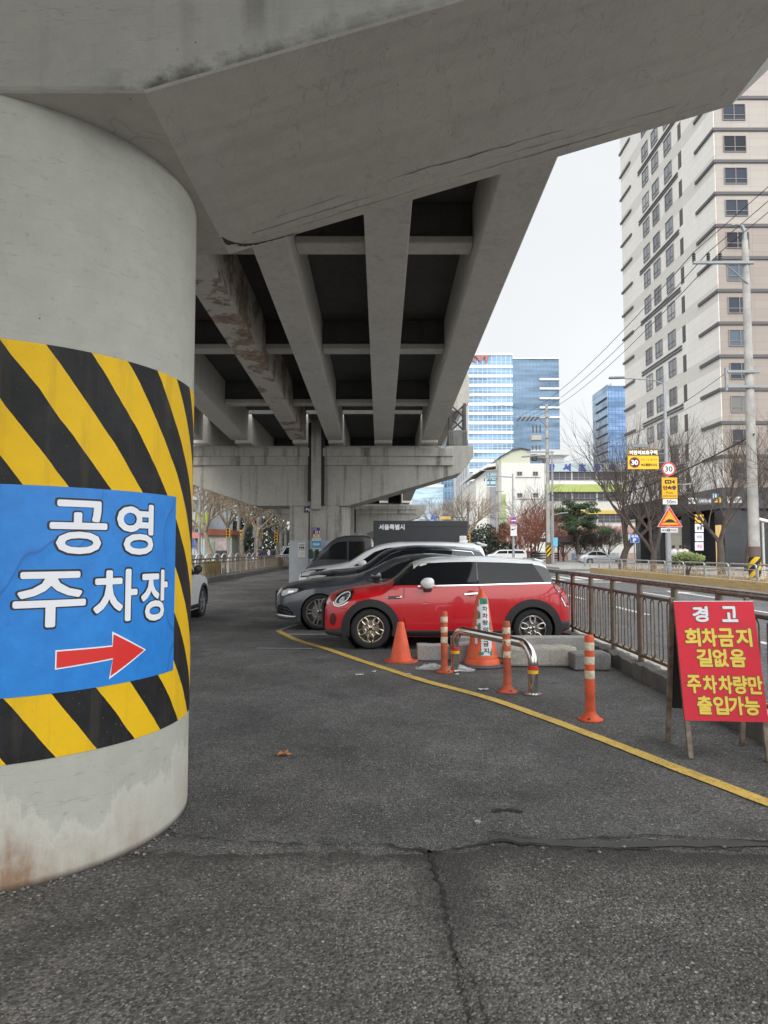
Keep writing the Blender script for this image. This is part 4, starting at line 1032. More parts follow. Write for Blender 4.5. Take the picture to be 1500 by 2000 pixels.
            mb = MB(); mb.lathe([(rr_ - .008, oy(.05)), (rr_ - .02, oy(.075)), (0, oy(.075))], 32, (0, 0, 0), 'y')
            mb.lathe([(rr_ * .62, oy(.068)), (rr_ * .62, oy(.060)), (rr_ * .2, oy(.060))], 32, (0, 0, 0), 'y', 1)
            if sd < 0: mb.v = [(a_, -b_, c_) for a_, b_, c_ in mb.v]
            mb.build('brake_disc', [DARKM, M('brake_steel', (.30, .28, .26), .4, .9)], wh, smooth=35, fix=True)
            if face:
                mb = MB(); mb.lathe([(rr_ * .13, oy(.002)), (rr_ * .12, oy(-.002)), (0, oy(-.003))], 16, (0, 0, 0), 'y')
                if sd < 0: mb.v = [(a_, -b_, c_) for a_, b_, c_ in mb.v]
                mb.build('hub_cap', face, wh, smooth=35, fix=True)
    rot = 0.
    def mirror(s, x, z, mat, sx=.10, sy=.075, sz=.085, gap=.09, stem=BLKP):
        for sd in (-1, 1):
            yy = s.y(x, z - .1) + gap
            mb = MB(); mb.lathe([(math.sin(a) ** .8, math.cos(a)) for a in [.02 + (PI - .04) * i / 14 for i in range(15)]], 20)
            mb.v = [(a * sx + .15 * sx * abs(c_), b * sy, c_ * sz) for a, b, c_ in mb.v]
            o = mb.build('mirror', mat, s.t, smooth=60); o.location = (x, sd * yy, z)
            mb = MB(); mb.obox((.01, -sd * gap * .45, -sz * 1.02), (.06, 0, 0), (0, gap * .6, 0), (0, 0, .035)); mb.build('stem', stem, o, bevel=.012)
def ell(cx, cz, a, b, tilt, n=28): return [(cx + a * math.cos(t) * math.cos(tilt) - b * math.sin(t) * math.sin(tilt), cz + a * math.cos(t) * math.sin(tilt) + b * math.sin(t) * math.cos(tilt)) for t in [2 * PI * i / n for i in range(n)]]
LENS = M('lamp_lens', (.55, .58, .60), .05, .0, spec=.8)
LEDW = M('lamp_ring', (.85, .86, .88), .2)
REDLENS = M('red_lens', (.45, .012, .015), .08, coat=1)
DK = M('lamp_dark', (.02, .02, .023), .2)
# ---- red hatchback
RP = paint('red_paint', (.60, .006, .014), 1., 0, .32)
WR = paint('white_roof', (.74, .76, .75), 1., 0, .3)
m = Car('red_hatchback', 'red three door hatchback with white roof and black wheel arches nearest in the parked row', (-.945, 11.28, 0), 0, 3.865, 1.71,
    [(0, .60), (.02, .70), (.07, .79), (.19, .855), (.43, .912), (.69, .952), (.93, .982), (1.06, 1.04), (1.46, 1.335), (1.60, 1.375), (1.85, 1.400), (2.25, 1.408), (2.8, 1.398), (3.2, 1.372), (3.44, 1.335), (3.475, 1.30), (3.59, 1.0), (3.72, .965), (3.815, .87), (3.865, .56)],
    [(0, .30), (.05, .22), (.5, .19), (3.3, .19), (3.7, .25), (3.865, .42)],
    [(0, .62), (.5, .90), (1.0, .958), (2.4, .985), (3.4, 1.005), (3.865, .80)], .20,
    [(0, .14), (.2, .20), (.9, .16), (1.1, .10), (1.45, .10), (1.75, .085), (3.2, .085), (3.45, .10), (3.6, .16), (3.865, .2)],
    RP, M('gloss_black', (.012, .012, .013), .08, coat=.6), (.98, 3.60), (1.40, 3.46), WR, ef=.95, er=.55, wmin=.42, pf=2.6)
WX = [(.742, .305), (3.212, .305)]
m.body(WX, .355)
for wx, wz in WX:
    for sd in (-1, 1): m.arch(wx, wz, .335, .455, .018, BLKP, sd, -.30, PI + (.30 if wx < 1 else .35), .05)
m.rot = PI / 5
RIM_WARM = M('alloy_warm_reflection', (.66, .56, .44), .22, .95, var=.08)  # front rims: warm reflection painted into the alloy colour
m.wheel(.742, .305, .205, 'loops', RIM_WARM, BLKP); m.rot = 0; m.wheel(3.212, .305, .205, 'loops', M('alloy_silver', (.60, .57, .53), .24, .95, var=.08), BLKP)
for sd in (-1, 1):
    m.side('side_window', [(1.075, .972), (1.44, 1.245), (1.53, 1.305), (2.372, 1.318), (2.372, .988)], .004, CARGLASS, sd)
    m.side('side_window', [(2.392, .990), (2.392, 1.318), (3.25, 1.295), (3.40, 1.02)], .004, CARGLASS, sd)
    m.strip('belt_trim', [(.98, .948), (1.5, .955), (2.4, .975), (3.0, .992), (3.50, 1.005)], .019, .012, CHROME, sd)
    m.strip('door_gap', [(1.252, .94), (1.246, .8), (1.250, .45), (1.28, .30)], .012, .0018, DK, sd, .002)
    m.strip('door_gap', [(2.388, .965), (2.40, .93), (2.47, .82), (2.50, .70), (2.48, .45), (2.47, .30)], .012, .0018, DK, sd, .002)
    m.strip('bonnet_gap', [(.10, .615), (.30, .612), (.37, .612)], .007, .0015, DK, sd, .002)
    m.side('sill', [(1.06, .20), (1.06, .285), (2.90, .285), (2.90, .20)], .016, BLKP, sd, .03)
    m.side('bumper_skirt', [(.03, .20), (.02, .275), (.25, .30), (.42, .42), (.42, .17)], .012, BLKP, sd, .02)
    m.side('rear_skirt', [(3.60, .24), (3.58, .42), (3.80, .42), (3.83, .30)], .010, BLKP, sd, .02)
    hl = m.side('headlight', ell(.315, .772, .185, .098, .62), .004, CHROME, sd, seg=.03)
    def sub(o): o.parent = hl; return o
    sub(m.side('housing', ell(.315, .772, .170, .085, .62), .007, DK, sd, seg=.03))
    sub(m.side('light_ring', ell(.305, .762, .145, .066, .62), .010, LEDW, sd, seg=.03)); sub(m.side('inner_lens', ell(.308, .766, .122, .048, .62), .012, DK, sd, seg=.03))
    sub(m.side('reflector', ell(.295, .742, .055, .030, .75), .014, LENS, sd, seg=.03)); sub(m.side('reflector', ell(.350, .815, .035, .024, .75), .014, CHROME, sd, seg=.03))
    m.side('fog_recess', ell(.155, .44, .055, .095, -.1), .003, M('dark_red', (.10, .004, .006), .4), sd, seg=.03)
    m.side('side_vent', [(.985, .775), (1.01, .80), (1.20, .812), (1.225, .79), (1.20, .765), (1.01, .757)], .006, CHROME, sd, .006)
    m.side('vent_slot', [(1.0, .774), (1.02, .793), (1.13, .797), (1.13, .767), (1.02, .765)], .009, DK, sd)
    m.side('tail_light', [(3.62, .90), (3.70, .93), (3.77, .88), (3.80, .74), (3.78, .66), (3.72, .66)], .010, REDLENS, sd, .012, seg=.03)
    m.strip('tail_light_trim', [(3.585, .93), (3.63, .86), (3.68, .74), (3.73, .645), (3.79, .635)], .018, .012, CHROME, sd, .006)
    m.side('handle_recess', ell(2.275, .845, .072, .044, 0), .002, M('recess_red', (.30, .004, .008), .4), sd, seg=.03)
    m.strip('door_handle', [(2.17, .835), (2.25, .842), (2.37, .85)], .022, .032, CHROME, sd, .014)
    m.side('side_marker', [(1.52, .690), (1.58, .697), (1.62, .692), (1.58, .684)], .003, CHROME, sd)
    m.side('fuel_cap', ell(3.28, .845, .075, .07, 0), .0035, RP, sd) if sd > 0 else None
m.topglass('windscreen', 1.10, 1.40, .90, .86, .004, CARGLASS); m.topglass('rear_window', 3.47, 3.60, .66, .70, .004, CARGLASS)
m.mirror(1.60, 1.005, M('mirror_white', (.76, .77, .76), .15, coat=.8), .105, .06, .085, .11)
mb = MB(); mb.box(-.045, 0, -.42, .42, .30, .68); mb.build('grille', BLKP, m.t, bevel=.02)
mb = MB(); mb.tube([(-.05, -.44, .66), (-.055, 0, .70), (-.05, .44, .66)], .014, 8); mb.build('grille_trim', CHROME, m.t)
mb = MB(); mb.obox((3.40, 0, 1.343), (.075, 0, -.022), (0, .46, 0), (.004, 0, .016)); mb.build('spoiler', WR, m.t, bevel=.01)
mb = MB(); mb.tube([(1.12, -.66, 1.01), (1.10, -.2, 1.05)], .012, 6); mb.build('wiper', BLKP, m.t)
# ---- charcoal saloon
GP = paint('charcoal_paint', (.085, .094, .112), 1., .5, .28)
m = Car('grey_saloon', 'charcoal grey saloon with large two tone double spoke wheels behind the red hatchback', (-2.10, 13.83, 0), 0, 4.92, 1.85,
    [(0, .62), (.03, .74), (.14, .83), (.5, .915), (1.1, .985), (1.55, 1.03), (1.75, 1.09), (2.25, 1.33), (2.6, 1.42), (3.0, 1.445), (3.5, 1.41), (4.2, 1.17), (4.6, 1.06), (4.85, .98), (4.92, .75)],
    [(0, .30), (.08, .20), (.5, .17), (4.4, .19), (4.92, .4)], [(0, .66), (.5, .84), (1.6, .94), (4.0, .98), (4.92, .85)], .24,
    [(0, .12), (.2, .18), (1.5, .16), (1.8, .12), (2.5, .10), (3.6, .10), (4.3, .15), (4.92, .15)], GP, GP, (1.65, 4.3), ef=.95, er=.7, wmin=.45, pf=2.6)
WX = [(.885, .335), (3.83, .335)]
m.body(WX, .375)
for wx, wz in WX:
    for sd in (-1, 1): m.arch(wx, wz, .355, .415, .006, GP, sd, -.15, PI + .15, .04)
m.rot = PI / 5 * .4; DT = M('two_tone_alloy', (.34, .34, .36), .22, .95, var=.1)
m.wheel(.885, .335, .25, 'double', DT, BLKP); m.wheel(3.83, .335, .25, 'double', DT, BLKP)
for sd in (-1, 1):
    m.side('side_window', [(1.85, .965), (2.35, 1.235), (2.62, 1.315), (3.05, 1.335), (3.05, .985)], .004, CARGLASS, sd)
    m.side('side_window', [(3.09, .987), (3.09, 1.335), (3.5, 1.30), (3.95, 1.10), (4.0, 1.0)], .004, CARGLASS, sd)
    m.strip('window_trim', [(1.80, .945), (2.4, .957), (3.2, .972), (4.05, .985)], .018, .008, CHROME, sd)
    m.strip('window_trim', [(1.80, .955), (2.32, 1.25), (2.6, 1.335), (3.05, 1.355), (3.52, 1.32), (4.02, 1.10)], .014, .008, CHROME, sd)
    hl = m.side('headlight', [(.10, .64), (.13, .74), (.26, .80), (.50, .795), (.62, .77), (.50, .71), (.30, .65), (.16, .60)], .005, DK, sd, seg=.03)
    o = m.side('lens', [(.13, .65), (.16, .73), (.27, .775), (.48, .775), (.44, .72), (.28, .67), (.17, .63)], .009, LENS, sd, seg=.03); o.parent = hl
    o = m.side('reflector', [(.26, .69), (.29, .75), (.40, .755), (.38, .71)], .011, CHROME, sd, seg=.03); o.parent = hl
    m.side('bumper_inlet', [(.06, .30), (.06, .43), (.12, .475), (.26, .44), (.38, .33), (.38, .28)], .004, DK, sd, seg=.04)
    for z in (.33, .385): m.strip('inlet_fin', [(.10, z + .02), (.22, z + .01), (.34, z - .03)], .012, .010, GP, sd)
    m.side('bumper_lip', [(.02, .215), (.03, .285), (.20, .275), (.42, .265), (.42, .225)], .012, M('silver_lip', (.55, .57, .6), .25, .8), sd, .01)
    m.strip('door_gap', [(1.52, .93), (1.50, .7), (1.52, .4), (1.58, .28)], .008, .0015, DK, sd, .002)
    m.strip('crease', [(.75, .84), (1.6, .80), (3.0, .80), (4.3, .84)], .012, .004, GP, sd, .004)
m.topglass('windscreen', 1.72, 2.35, .88, .82, .004, CARGLASS)
m.mirror(1.95, 1.02, GP, .10, .07, .075, .10)
mb = MB(); mb.box(-.03, .04, -.42, .42, .36, .72); mb.build('grille', BLKP, m.t, bevel=.02)
# ---- navy SUV
NP = paint('navy_paint', (.012, .018, .035), 1., .3, .25)
m = Car('navy_suv', 'dark navy sport utility car with chrome window trim between the grey saloon and white minivan', (-1.85, 16.35, 0), 0, 4.45, 1.86,
    [(0, .70), (.03, .86), (.12, .96), (.5, 1.03), (1.1, 1.09), (1.3, 1.13), (1.9, 1.50), (2.2, 1.59), (2.7, 1.625), (3.3, 1.61), (3.9, 1.56), (4.05, 1.52), (4.33, 1.12), (4.42, .98), (4.45, .75)],
    [(0, .34), (.08, .26), (.5, .22), (4.0, .24), (4.45, .42)], [(0, .74), (.5, .95), (1.4, 1.03), (4.0, 1.09), (4.45, .9)], .22,
    [(0, .14), (.2, .18), (1.2, .16), (1.5, .12), (2.2, .10), (3.8, .10), (4.1, .14), (4.45, .18)], NP, NP, (1.3, 4.3), ef=.85, er=.6, wmin=.5, pf=2.8)
WX = [(.87, .35), (3.55, .35)]
m.body(WX, .39)
for wx, wz in WX:
    for sd in (-1, 1): m.arch(wx, wz, .37, .43, .008, BLKP, sd, -.2, PI + .2, .04)
m.wheel(.87, .35, .235, 7, GALV, BLKP); m.wheel(3.55, .35, .235, 7, GALV, BLKP)
for sd in (-1, 1):
    m.side('side_window', [(1.55, 1.05), (2.02, 1.40), (2.25, 1.475), (2.75, 1.50), (2.75, 1.075)], .004, CARGLASS, sd)
    m.side('side_window', [(2.79, 1.077), (2.79, 1.50), (3.4, 1.485), (3.45, 1.10)], .004, CARGLASS, sd)
    m.side('side_window', [(3.50, 1.105), (3.46, 1.48), (3.85, 1.44), (4.05, 1.15)], .004, GLASS, sd)
    m.strip('window_trim', [(1.45, 1.035), (2.4, 1.055), (3.4, 1.085), (4.12, 1.13)], .018, .008, CHROME, sd)
    m.strip('window_trim', [(1.50, 1.06), (2.0, 1.42), (2.24, 1.50), (2.75, 1.525), (3.4, 1.51), (3.86, 1.47), (4.12, 1.13)], .015, .008, CHROME, sd)
    m.side('headlight', [(.08, .80), (.12, .90), (.35, .94), (.55, .93), (.35, .85)], .006, LENS, sd, seg=.04)
    m.strip('bonnet_trim', [(.10, .955), (.35, .97), (.62, .965)], .03, .008, CHROME, sd)
    m.side('tail_light', [(4.15, 1.02), (4.28, 1.10), (4.42, .98), (4.43, .88)], .008, REDLENS, sd, seg=.04)
    m.strip('roof_rail', [(1.95, 1.55), (2.6, 1.60), (3.9, 1.555)], .022, -.03, DARKM, sd, .02)
m.topglass('windscreen', 1.35, 2.0, .88, .82, .004, CARGLASS); m.topglass('rear_window', 4.07, 4.30, .78, .82, .004, CARGLASS)
m.mirror(1.80, 1.12, NP)
# ---- white minivan
WP = paint('white_paint_car', (.76, .77, .78), 1., 0, .3)
m = Car('white_minivan', 'long white minivan with rear roof spoiler parked in front of the dark box truck', (-2.30, 18.95, 0), 0, 5.12, 1.98,
    [(0, .72), (.03, .90), (.12, .98), (.5, 1.06), (1.0, 1.14), (1.25, 1.20), (1.9, 1.56), (2.3, 1.69), (2.8, 1.745), (3.6, 1.75), (4.5, 1.715), (4.85, 1.68), (4.93, 1.62), (5.06, 1.15), (5.12, .8)],
    [(0, .34), (.08, .24), (.5, .2), (4.6, .22), (5.12, .42)], [(0, .76), (.5, .98), (1.4, 1.06), (4.5, 1.10), (5.12, .95)], .18,
    [(0, .14), (.2, .18), (1.2, .16), (1.5, .12), (2.2, .10), (4.8, .10), (5.12, .15)], WP, WP, (1.3, 4.95), ef=.9, er=.5, wmin=.5, pf=2.8)
WX = [(.93, .355), (4.02, .355)]
m.body(WX, .395)
for wx, wz in WX:
    for sd in (-1, 1): m.arch(wx, wz, .375, .43, .006, WP, sd, -.15, PI + .15, .04)
m.wheel(.93, .355, .235, 9, GALV, BLKP); m.wheel(4.02, .355, .235, 9, GALV, BLKP)
for sd in (-1, 1):
    m.side('side_window', [(1.50, 1.09), (2.05, 1.46), (2.35, 1.56), (2.85, 1.60), (2.85, 1.11)], .004, CARGLASS, sd)
    m.side('side_window', [(2.89, 1.11), (2.89, 1.60), (3.85, 1.60), (3.85, 1.13)], .004, CARGLASS, sd)
    m.side('side_window', [(3.89, 1.13), (3.89, 1.60), (4.7, 1.56), (4.82, 1.16)], .004, CARGLASS, sd)
    m.strip('door_moulding', [(.62, .80), (1.6, .86), (3.0, .88)], .035, .012, M('moulding_black', (.015, .015, .016), .3), sd)
    hl = m.side('headlight', [(.07, .78), (.09, .92), (.20, .98), (.50, 1.0), (.80, 1.02), (.62, .95), (.52, .86), (.30, .80)], .006, DK, sd, seg=.04)
    o = m.side('lens', [(.10, .83), (.13, .91), (.24, .955), (.5, .97), (.45, .90), (.28, .84)], .010, LENS, sd, seg=.04); o.parent = hl
    m.strip('chrome_bar', [(.42, .82), (.62, .80), (.80, .79)], .035, .012, CHROME, sd)
    m.side('tail_light', [(4.90, 1.0), (4.88, 1.12), (5.05, 1.16), (5.10, 1.02)], .008, REDLENS, sd, seg=.04)
m.topglass('windscreen', 1.35, 2.05, .90, .84, .004, CARGLASS); m.topglass('rear_window', 4.94, 5.05, .8, .84, .004, CARGLASS)
m.mirror(1.72, 1.16, M('mirror_white', (.76, .77, .76), .15), .12, .08, .085)
mb = MB(); mb.obox((4.93, 0, 1.672), (.14, 0, -.04), (0, .66, 0), (.006, 0, .022)); mb.build('spoiler', WP, m.t, bevel=.012)
mb = MB(); mb.prism([(4.35, 1.735), (4.62, 1.80), (4.64, 1.72)], lambda u, v: (u, -.015, v), lambda u, v: (u, .015, v)); mb.build('aerial_fin', WP, m.t)
# ---- left white car, nose away from the camera
m = Car('white_car', 'white car with black door mirror half hidden behind the striped pier', (-5.02, 16.45, 0), -PI / 2, 4.4, 1.84,
    [(0, .66), (.03, .80), (.12, .92), (.5, 1.02), (1.05, 1.09), (1.25, 1.13), (1.85, 1.48), (2.2, 1.58), (2.7, 1.61), (3.4, 1.57), (3.9, 1.5), (4.3, 1.1), (4.4, .75)],
    [(0, .34), (.08, .26), (.5, .22), (4.0, .24), (4.4, .42)], [(0, .72), (.5, .93), (1.4, 1.0), (4.0, 1.06), (4.4, .9)], .22,
    [(0, .14), (.2, .18), (1.2, .16), (1.5, .12), (2.2, .10), (4.4, .14)], WP, WP, (1.3, 4.2), ef=.85, er=.6, wmin=.5, pf=2.8)
WX = [(.86, .34), (3.45, .34)]
m.body(WX, .385)
for wx, wz in WX:
    for sd in (-1, 1): m.arch(wx, wz, .365, .43, .010, BLKP, sd, -.2, PI + .2, .04)
m.wheel(.86, .34, .235, 5, GALV, BLKP); m.wheel(3.45, .34, .235, 5, GALV, BLKP)
for sd in (-1, 1):
    m.side('side_window', [(1.55, 1.03), (2.0, 1.37), (2.2, 1.46), (2.75, 1.49), (2.75, 1.05)], .004, CARGLASS, sd)
    m.side('side_window', [(2.79, 1.05), (2.79, 1.49), (3.5, 1.45), (3.9, 1.10)], .004, CARGLASS, sd)
    m.side('sill', [(1.22, .24), (1.22, .33), (3.08, .33), (3.08, .24)], .012, BLKP, sd, .02)
    m.side('headlight', [(.08, .76), (.12, .86), (.35, .90), (.60, .90), (.35, .80)], .006, LENS, sd, seg=.04)
m.topglass('windscreen', 1.32, 1.95, .88, .82, .004, CARGLASS)
m.mirror(1.70, 1.10, BLKP, .11, .09, .085, .12)
# ---- silver saloon across the road, nose to the right
SP = paint('silver_paint', (.42, .44, .47), 1., .6, .3)
m = Car('silver_saloon', 'silver saloon standing across the road in front of the school shrubs', (26.0, 74.0, .0), PI, 5.1, 1.88,
    [(0, .60), (.03, .70), (.14, .78), (.5, .87), (1.1, .93), (1.6, .98), (1.8, 1.04), (2.4, 1.36), (2.75, 1.45), (3.2, 1.475), (3.7, 1.43), (4.35, 1.16), (4.7, 1.06), (5.0, .99), (5.1, .75)],
    [(0, .30), (.08, .20), (.5, .17), (4.6, .2), (5.1, .4)], [(0, .66), (.5, .82), (1.6, .92), (4.0, .97), (5.1, .85)], .24,
    [(0, .12), (.2, .18), (1.5, .16), (1.8, .12), (2.5, .10), (3.6, .10), (4.3, .15), (5.1, .15)], SP, SP, (1.65, 4.4), ef=.85, er=.7, wmin=.5, pf=2.8)
WX = [(.88, .335), (3.95, .335)]
m.body(WX, .375)
for wx, wz in WX:
    for sd in (-1, 1): m.arch(wx, wz, .355, .415, .006, SP, sd, -.15, PI + .15, .04)
m.wheel(.88, .335, .25, 5, GALV, None); m.wheel(3.95, .335, .25, 5, GALV, None)
for sd in (-1, 1):
    m.side('side_window', [(1.9, .95), (2.5, 1.27), (2.75, 1.345), (3.15, 1.365), (3.15, .965)], .004, CARGLASS, sd)
    m.side('side_window', [(3.19, .965), (3.19, 1.365), (3.65, 1.33), (4.1, 1.11), (4.15, .985)], .004, CARGLASS, sd)
    m.side('tail_light', [(4.72, .84), (4.78, .96), (5.02, .95), (5.07, .80)], .008, REDLENS, sd, seg=.04)
m.topglass('windscreen', 1.78, 2.45, .88, .82, .004, CARGLASS)
m.mirror(2.05, 1.0, SP)
# ---- box truck
t = T('box_truck', 'dark municipal box truck with white Korean lettering behind the white minivan', 'truck', (-2.45, 22.0, 0))
TP = paint('truck_paint', (.030, .032, .038), .8, .1, .35)
def yprism(name, pl, y0, y1, mat, par, bev=.03):
    mb = MB(); mb.prism(pl, lambda u, v: (u, y0, v), lambda u, v: (u, y1, v)); return mb.build(name, mat, par, bevel=bev, fix=True)
yprism('cab', [(.0, .45), (.0, .95), (.16, 1.12), (.80, 1.78), (1.0, 1.90), (1.25, 1.96), (1.85, 1.97), (2.06, 1.90), (2.09, .45)], -.86, .86, TP, t, .05)
for sd in (-1, 1):
    a, b = sorted((sd * .862, sd * .872))
    yprism('side_window', [(.42, 1.22), (.84, 1.66), (1.02, 1.76), (1.30, 1.78), (1.30, 1.22)], a, b, CARGLASS, t, 0)
    yprism('side_window', [(1.36, 1.22), (1.36, 1.78), (1.86, 1.78), (1.88, 1.22)], a, b, CARGLASS, t, 0)
    a, b = sorted((sd * .90, sd * 1.06)); yprism('mirror', [(.12, 1.25), (.12, 1.52), (.24, 1.55), (.28, 1.25)], a, b, BLKP, t, .02)
mb = MB(); f_ = lambda u, v, d=0.: (.17 + v * .63 - d * .72, u, 1.135 + v * .645 + d * .7)
mb.prism([(-.76, .03), (.76, .03), (.70, .97), (-.70, .97)], lambda u, v: f_(u, v, -.02), lambda u, v: f_(u, v, .012)); mb.build('windscreen', CARGLASS, t, fix=True)
bx = yprism('cargo_box', [(2.12, .75), (2.12, 2.42), (5.05, 2.42), (5.05, .75)], -.92, .92, M('truck_box', (.035, .037, .042), .5, var=.1), t, .03)
for z in (2.24, .82):
    mb = MB(); mb.box(2.11, 5.06, -.932, -.921, z, z + .018); mb.build('box_rail', DARKM, bx)
fs = flat((0, -.924, 0), (1, 0, 0), (0, 0, 1))
lettering('lettering', '서울특별시', LETW, bx, fs, 2.30, 3.08, 2.14, 2.30, .008, .012, .0004)
mb = MB(); mb.box(.3, 5.0, -.4, .4, .45, .75); mb.build('chassis', BLK, t)
mb = MB(); mb.box(4.78, 5.0, -.95, -.90, 1.7, 1.95); mb.build('side_lamp', WHITE, t, bevel=.02)
for x in (.75, 3.9):
    for sd in (-1, 1):
        mb = MB(); mb.lathe([(0, sd * .60), (.30, sd * .60), (.33, sd * .63), (.33, sd * .80), (.30, sd * .83), (.19, sd * .83)], 28, (0, 0, 0), 'y'); wh = mb.build('wheel', TYRE, t, smooth=35, fix=True, loc=(x, 0, .33))
        mb = MB(); mb.lathe([(.19, sd * .831), (.17, sd * .80), (.06, sd * .80), (.05, sd * .83), (0, sd * .83)], 24, (0, 0, 0), 'y'); mb.build('rim', GALV, wh, smooth=35, fix=True)

# ================================================================ RIGHT SIDE: PLANTER, RAILS, SIGNS
MATW, t_, b_ = nodes('straw_matting')
uv = N(t_, 'TexCoord').outputs['UV']
n1 = noise(t_, uv, 5, 5, .6, (6, .8, 1)); n2 = noise(t_, uv, 3, 5, .6, (.4, 9, 1))
cc = mixc(t_, ramp(t_, n1, .3, .7), (.40, .28, .13), (.58, .43, .22)); cc = mixc(t_, ramp(t_, n2, .5, .7, 0, .6), cc, (.17, .11, .05))
t_.links.new(cc, b_.inputs['Base Color']); b_.inputs['Roughness'].default_value = .9; bump(t_, b_, n1, .6, .02)
SOIL = M('planter_soil', (.20, .15, .09), .95, var=.4, scale=3)
t = T('planter', 'long roadside planter wall wrapped in straw matting', 'planter', (13, 29, 0))
mb = MB(); mb.box(-.10, .10, -15, 13.8, -.1, .42); mb.build('wall', MATW, t, uv=True, bevel=.02)
mb = MB(); mb.box(.101, 2.3, -15, 13.8, -.1, .36); mb.build('soil', SOIL, t)
hoop0 = None
pos = [("first", 42.1 - 1.93 * k) for k in range(13)]
hl_ = ['steel hoop guard rail at the far end of the straw planter', 'steel hoop rail second from the far planter end', 'steel hoop rail third from the far planter end', 'steel hoop rail in front of the left bare street tree', 'steel hoop rail between the left and middle bare trees', 'steel hoop rail in front of the middle bare tree trunk', 'steel hoop rail just left of the speed sign pole', 'steel hoop rail right behind the speed sign pole foot', 'steel hoop rail in front of the green leafy bush', 'steel hoop rail right of the green bush', 'steel hoop rail in front of the right bare tree trunk', 'steel hoop rail just left of the striped utility pole', 'steel hoop rail nearest the right edge of the photo']
HOOPM = M('hoop_steel', (.50, .50, .49), .35, .85, var=.2)
for k in range(13):
    y = 42.1 - 1.93 * k; z0 = .42
    if hoop0 is None:
        h = T('guard_rail', hl_[k], 'guard rail', (12.98, y, z0), 0, 'steel hoop guard rails on the planter')
        mb = MB(); a0, a1, hh, rb = -.93, .93, .58, .13
        pts = [(0, a0, 0), (0, a0, hh - rb)] + [(0, a0 + rb - rb * math.cos(q), hh - rb + rb * math.sin(q)) for q in [i * PI / 12 for i in range(1, 7)]] + [(0, a1 - rb + rb * math.cos(q), hh - rb + rb * math.sin(q)) for q in [i * PI / 12 for i in range(6, 0, -1)]] + [(0, a1, hh - rb), (0, a1, 0)]
        mb.tube(pts, .034, 10); mb.build('hoop', HOOPM, h, smooth=60)
        mb = MB(); mb.tube([(0, a0, .40), (0, a1, .40)], .016, 8); mb.build('cross_bar', HOOPM, h, smooth=60)
        hoop0 = h
    else: dup(hoop0, (12.98, y, z0), 0, hl_[k])
# bushes and dry plants
def leafmass(mb, c, rx, ry, rz_, n, s, rr, m=0, hollow=.3):
    for _ in range(n):
        while True:
            p = Vector((rr.uniform(-1, 1), rr.uniform(-1, 1), rr.uniform(-1, 1)))
            if hollow < p.length < 1: break
        q = Vector((c[0] + p.x * rx, c[1] + p.y * ry, c[2] + p.z * rz_))
        a = Vector((rr.gauss(0, 1), rr.gauss(0, 1), rr.gauss(0, 1))).normalized(); b = a.orthogonal().normalized(); k = s * rr.uniform(.6, 1.4)
        mb.add([q - a * k, q + b * k * .5, q + a * k, q - b * k * .5], [(0, 1, 2, 3)], m)
rr = random.Random(5)
b0 = P(1342, 1112, 30.3)
t = T('bush', 'round yellow green leafy bush behind the hoop rails beside the speed sign pole', 'bush', (b0.x, 30.4, .36))
mb = MB()
for k in range(9): leafmass(mb, (rr.uniform(-.55, .55), rr.uniform(-.3, .3), rr.uniform(.62, 1.0)), .34, .3, .2, 260, .05, rr)
mb.build('leaves', LEAF, t)
mb = MB()
for k in range(8): mb.tube([(rr.uniform(-.1, .1), 0, 0), (rr.uniform(-.25, .25), rr.uniform(-.1, .1), .4), (rr.uniform(-.5, .5), rr.uniform(-.2, .2), .8)], [.035, .022, .01], 5)
mb.build('stems', BARK, t)
mb = MB()
for k in range(420):
    y = rr.uniform(15, 42); x = rr.uniform(13.2, 15.1); hh = rr.uniform(.15, .5) * (1.2 if math.sin(y * 1.7) > 0 else .5); dx, dy = rr.gauss(0, .14), rr.gauss(0, .14)
    mb.tube([(x, y, .34), (x + dx, y + dy, .36 + hh)], [.012, .004], 3, cap=False)
    leafmass(mb, (x + dx, y + dy, .34 + hh * .8), .14, .14, .12, 5, .035, rr)
tag(mb.build('dry_plants', M('dry_plant', (.36, .27, .17), .95, var=.5, scale=6)), 'dry winter plants growing along the straw planter', 'plants', kind='stuff')
# --- sign pole
SY = 32.3
t = T('sign_pole', 'grey lamp pole carrying the speed limit and warning signs in the planter', 'pole', (P(1308, 1100, SY).x, SY + .12, .3)); ox = t.location.copy()
GREYP = M('pole_grey', (.30, .31, .33), .5, .3, var=.12)
mb = MB(); mb.tube([(0, 0, 0), (0, 0, 3.2)], .125, 14); mb.tube([(0, 0, 3.2), (0, 0, 9.65)], [.10, .07], 12); mb.build('pole', GREYP, t, smooth=60)
mb = MB(); mb.tube([(0, 0, 9.2), (-.6, 0, 9.42), (-2.1, 0, 9.5)], .035, 8); mb.build('lamp_arm', GREYP, t, smooth=60)
mb = MB(); mb.obox((-2.3, 0, 9.52), (.36, 0, .01), (0, .12, 0), (0, 0, .05)); mb.build('lamp_head', GALV, t, bevel=.03)
mb = MB(); mb.tube([(0, 0, 4.15), (.5, 0, 4.35), (.75, 0, 4.36)], .025, 8); mb.obox((.95, 0, 4.36), (.22, 0, .02), (0, .08, 0), (0, 0, .03)); mb.build('small_lamp', GALV, t)
mb = MB()
for z in (P(1300, 886, SY).z, P(1300, 903, SY).z): mb.tube([(0, -.05, z - .3), (-.55, -.08, z - .3)], .022, 6)
mb.build('bracket', GALV, t)
fS = flat((0, SY, 0), (1, 0, 0), (0, 0, 1))
def bx_(x0, y0, x1, y1, Y=SY):
    a, b = P(x0, y1, Y), P(x1, y0, Y); return a.x, b.x, a.z, b.z
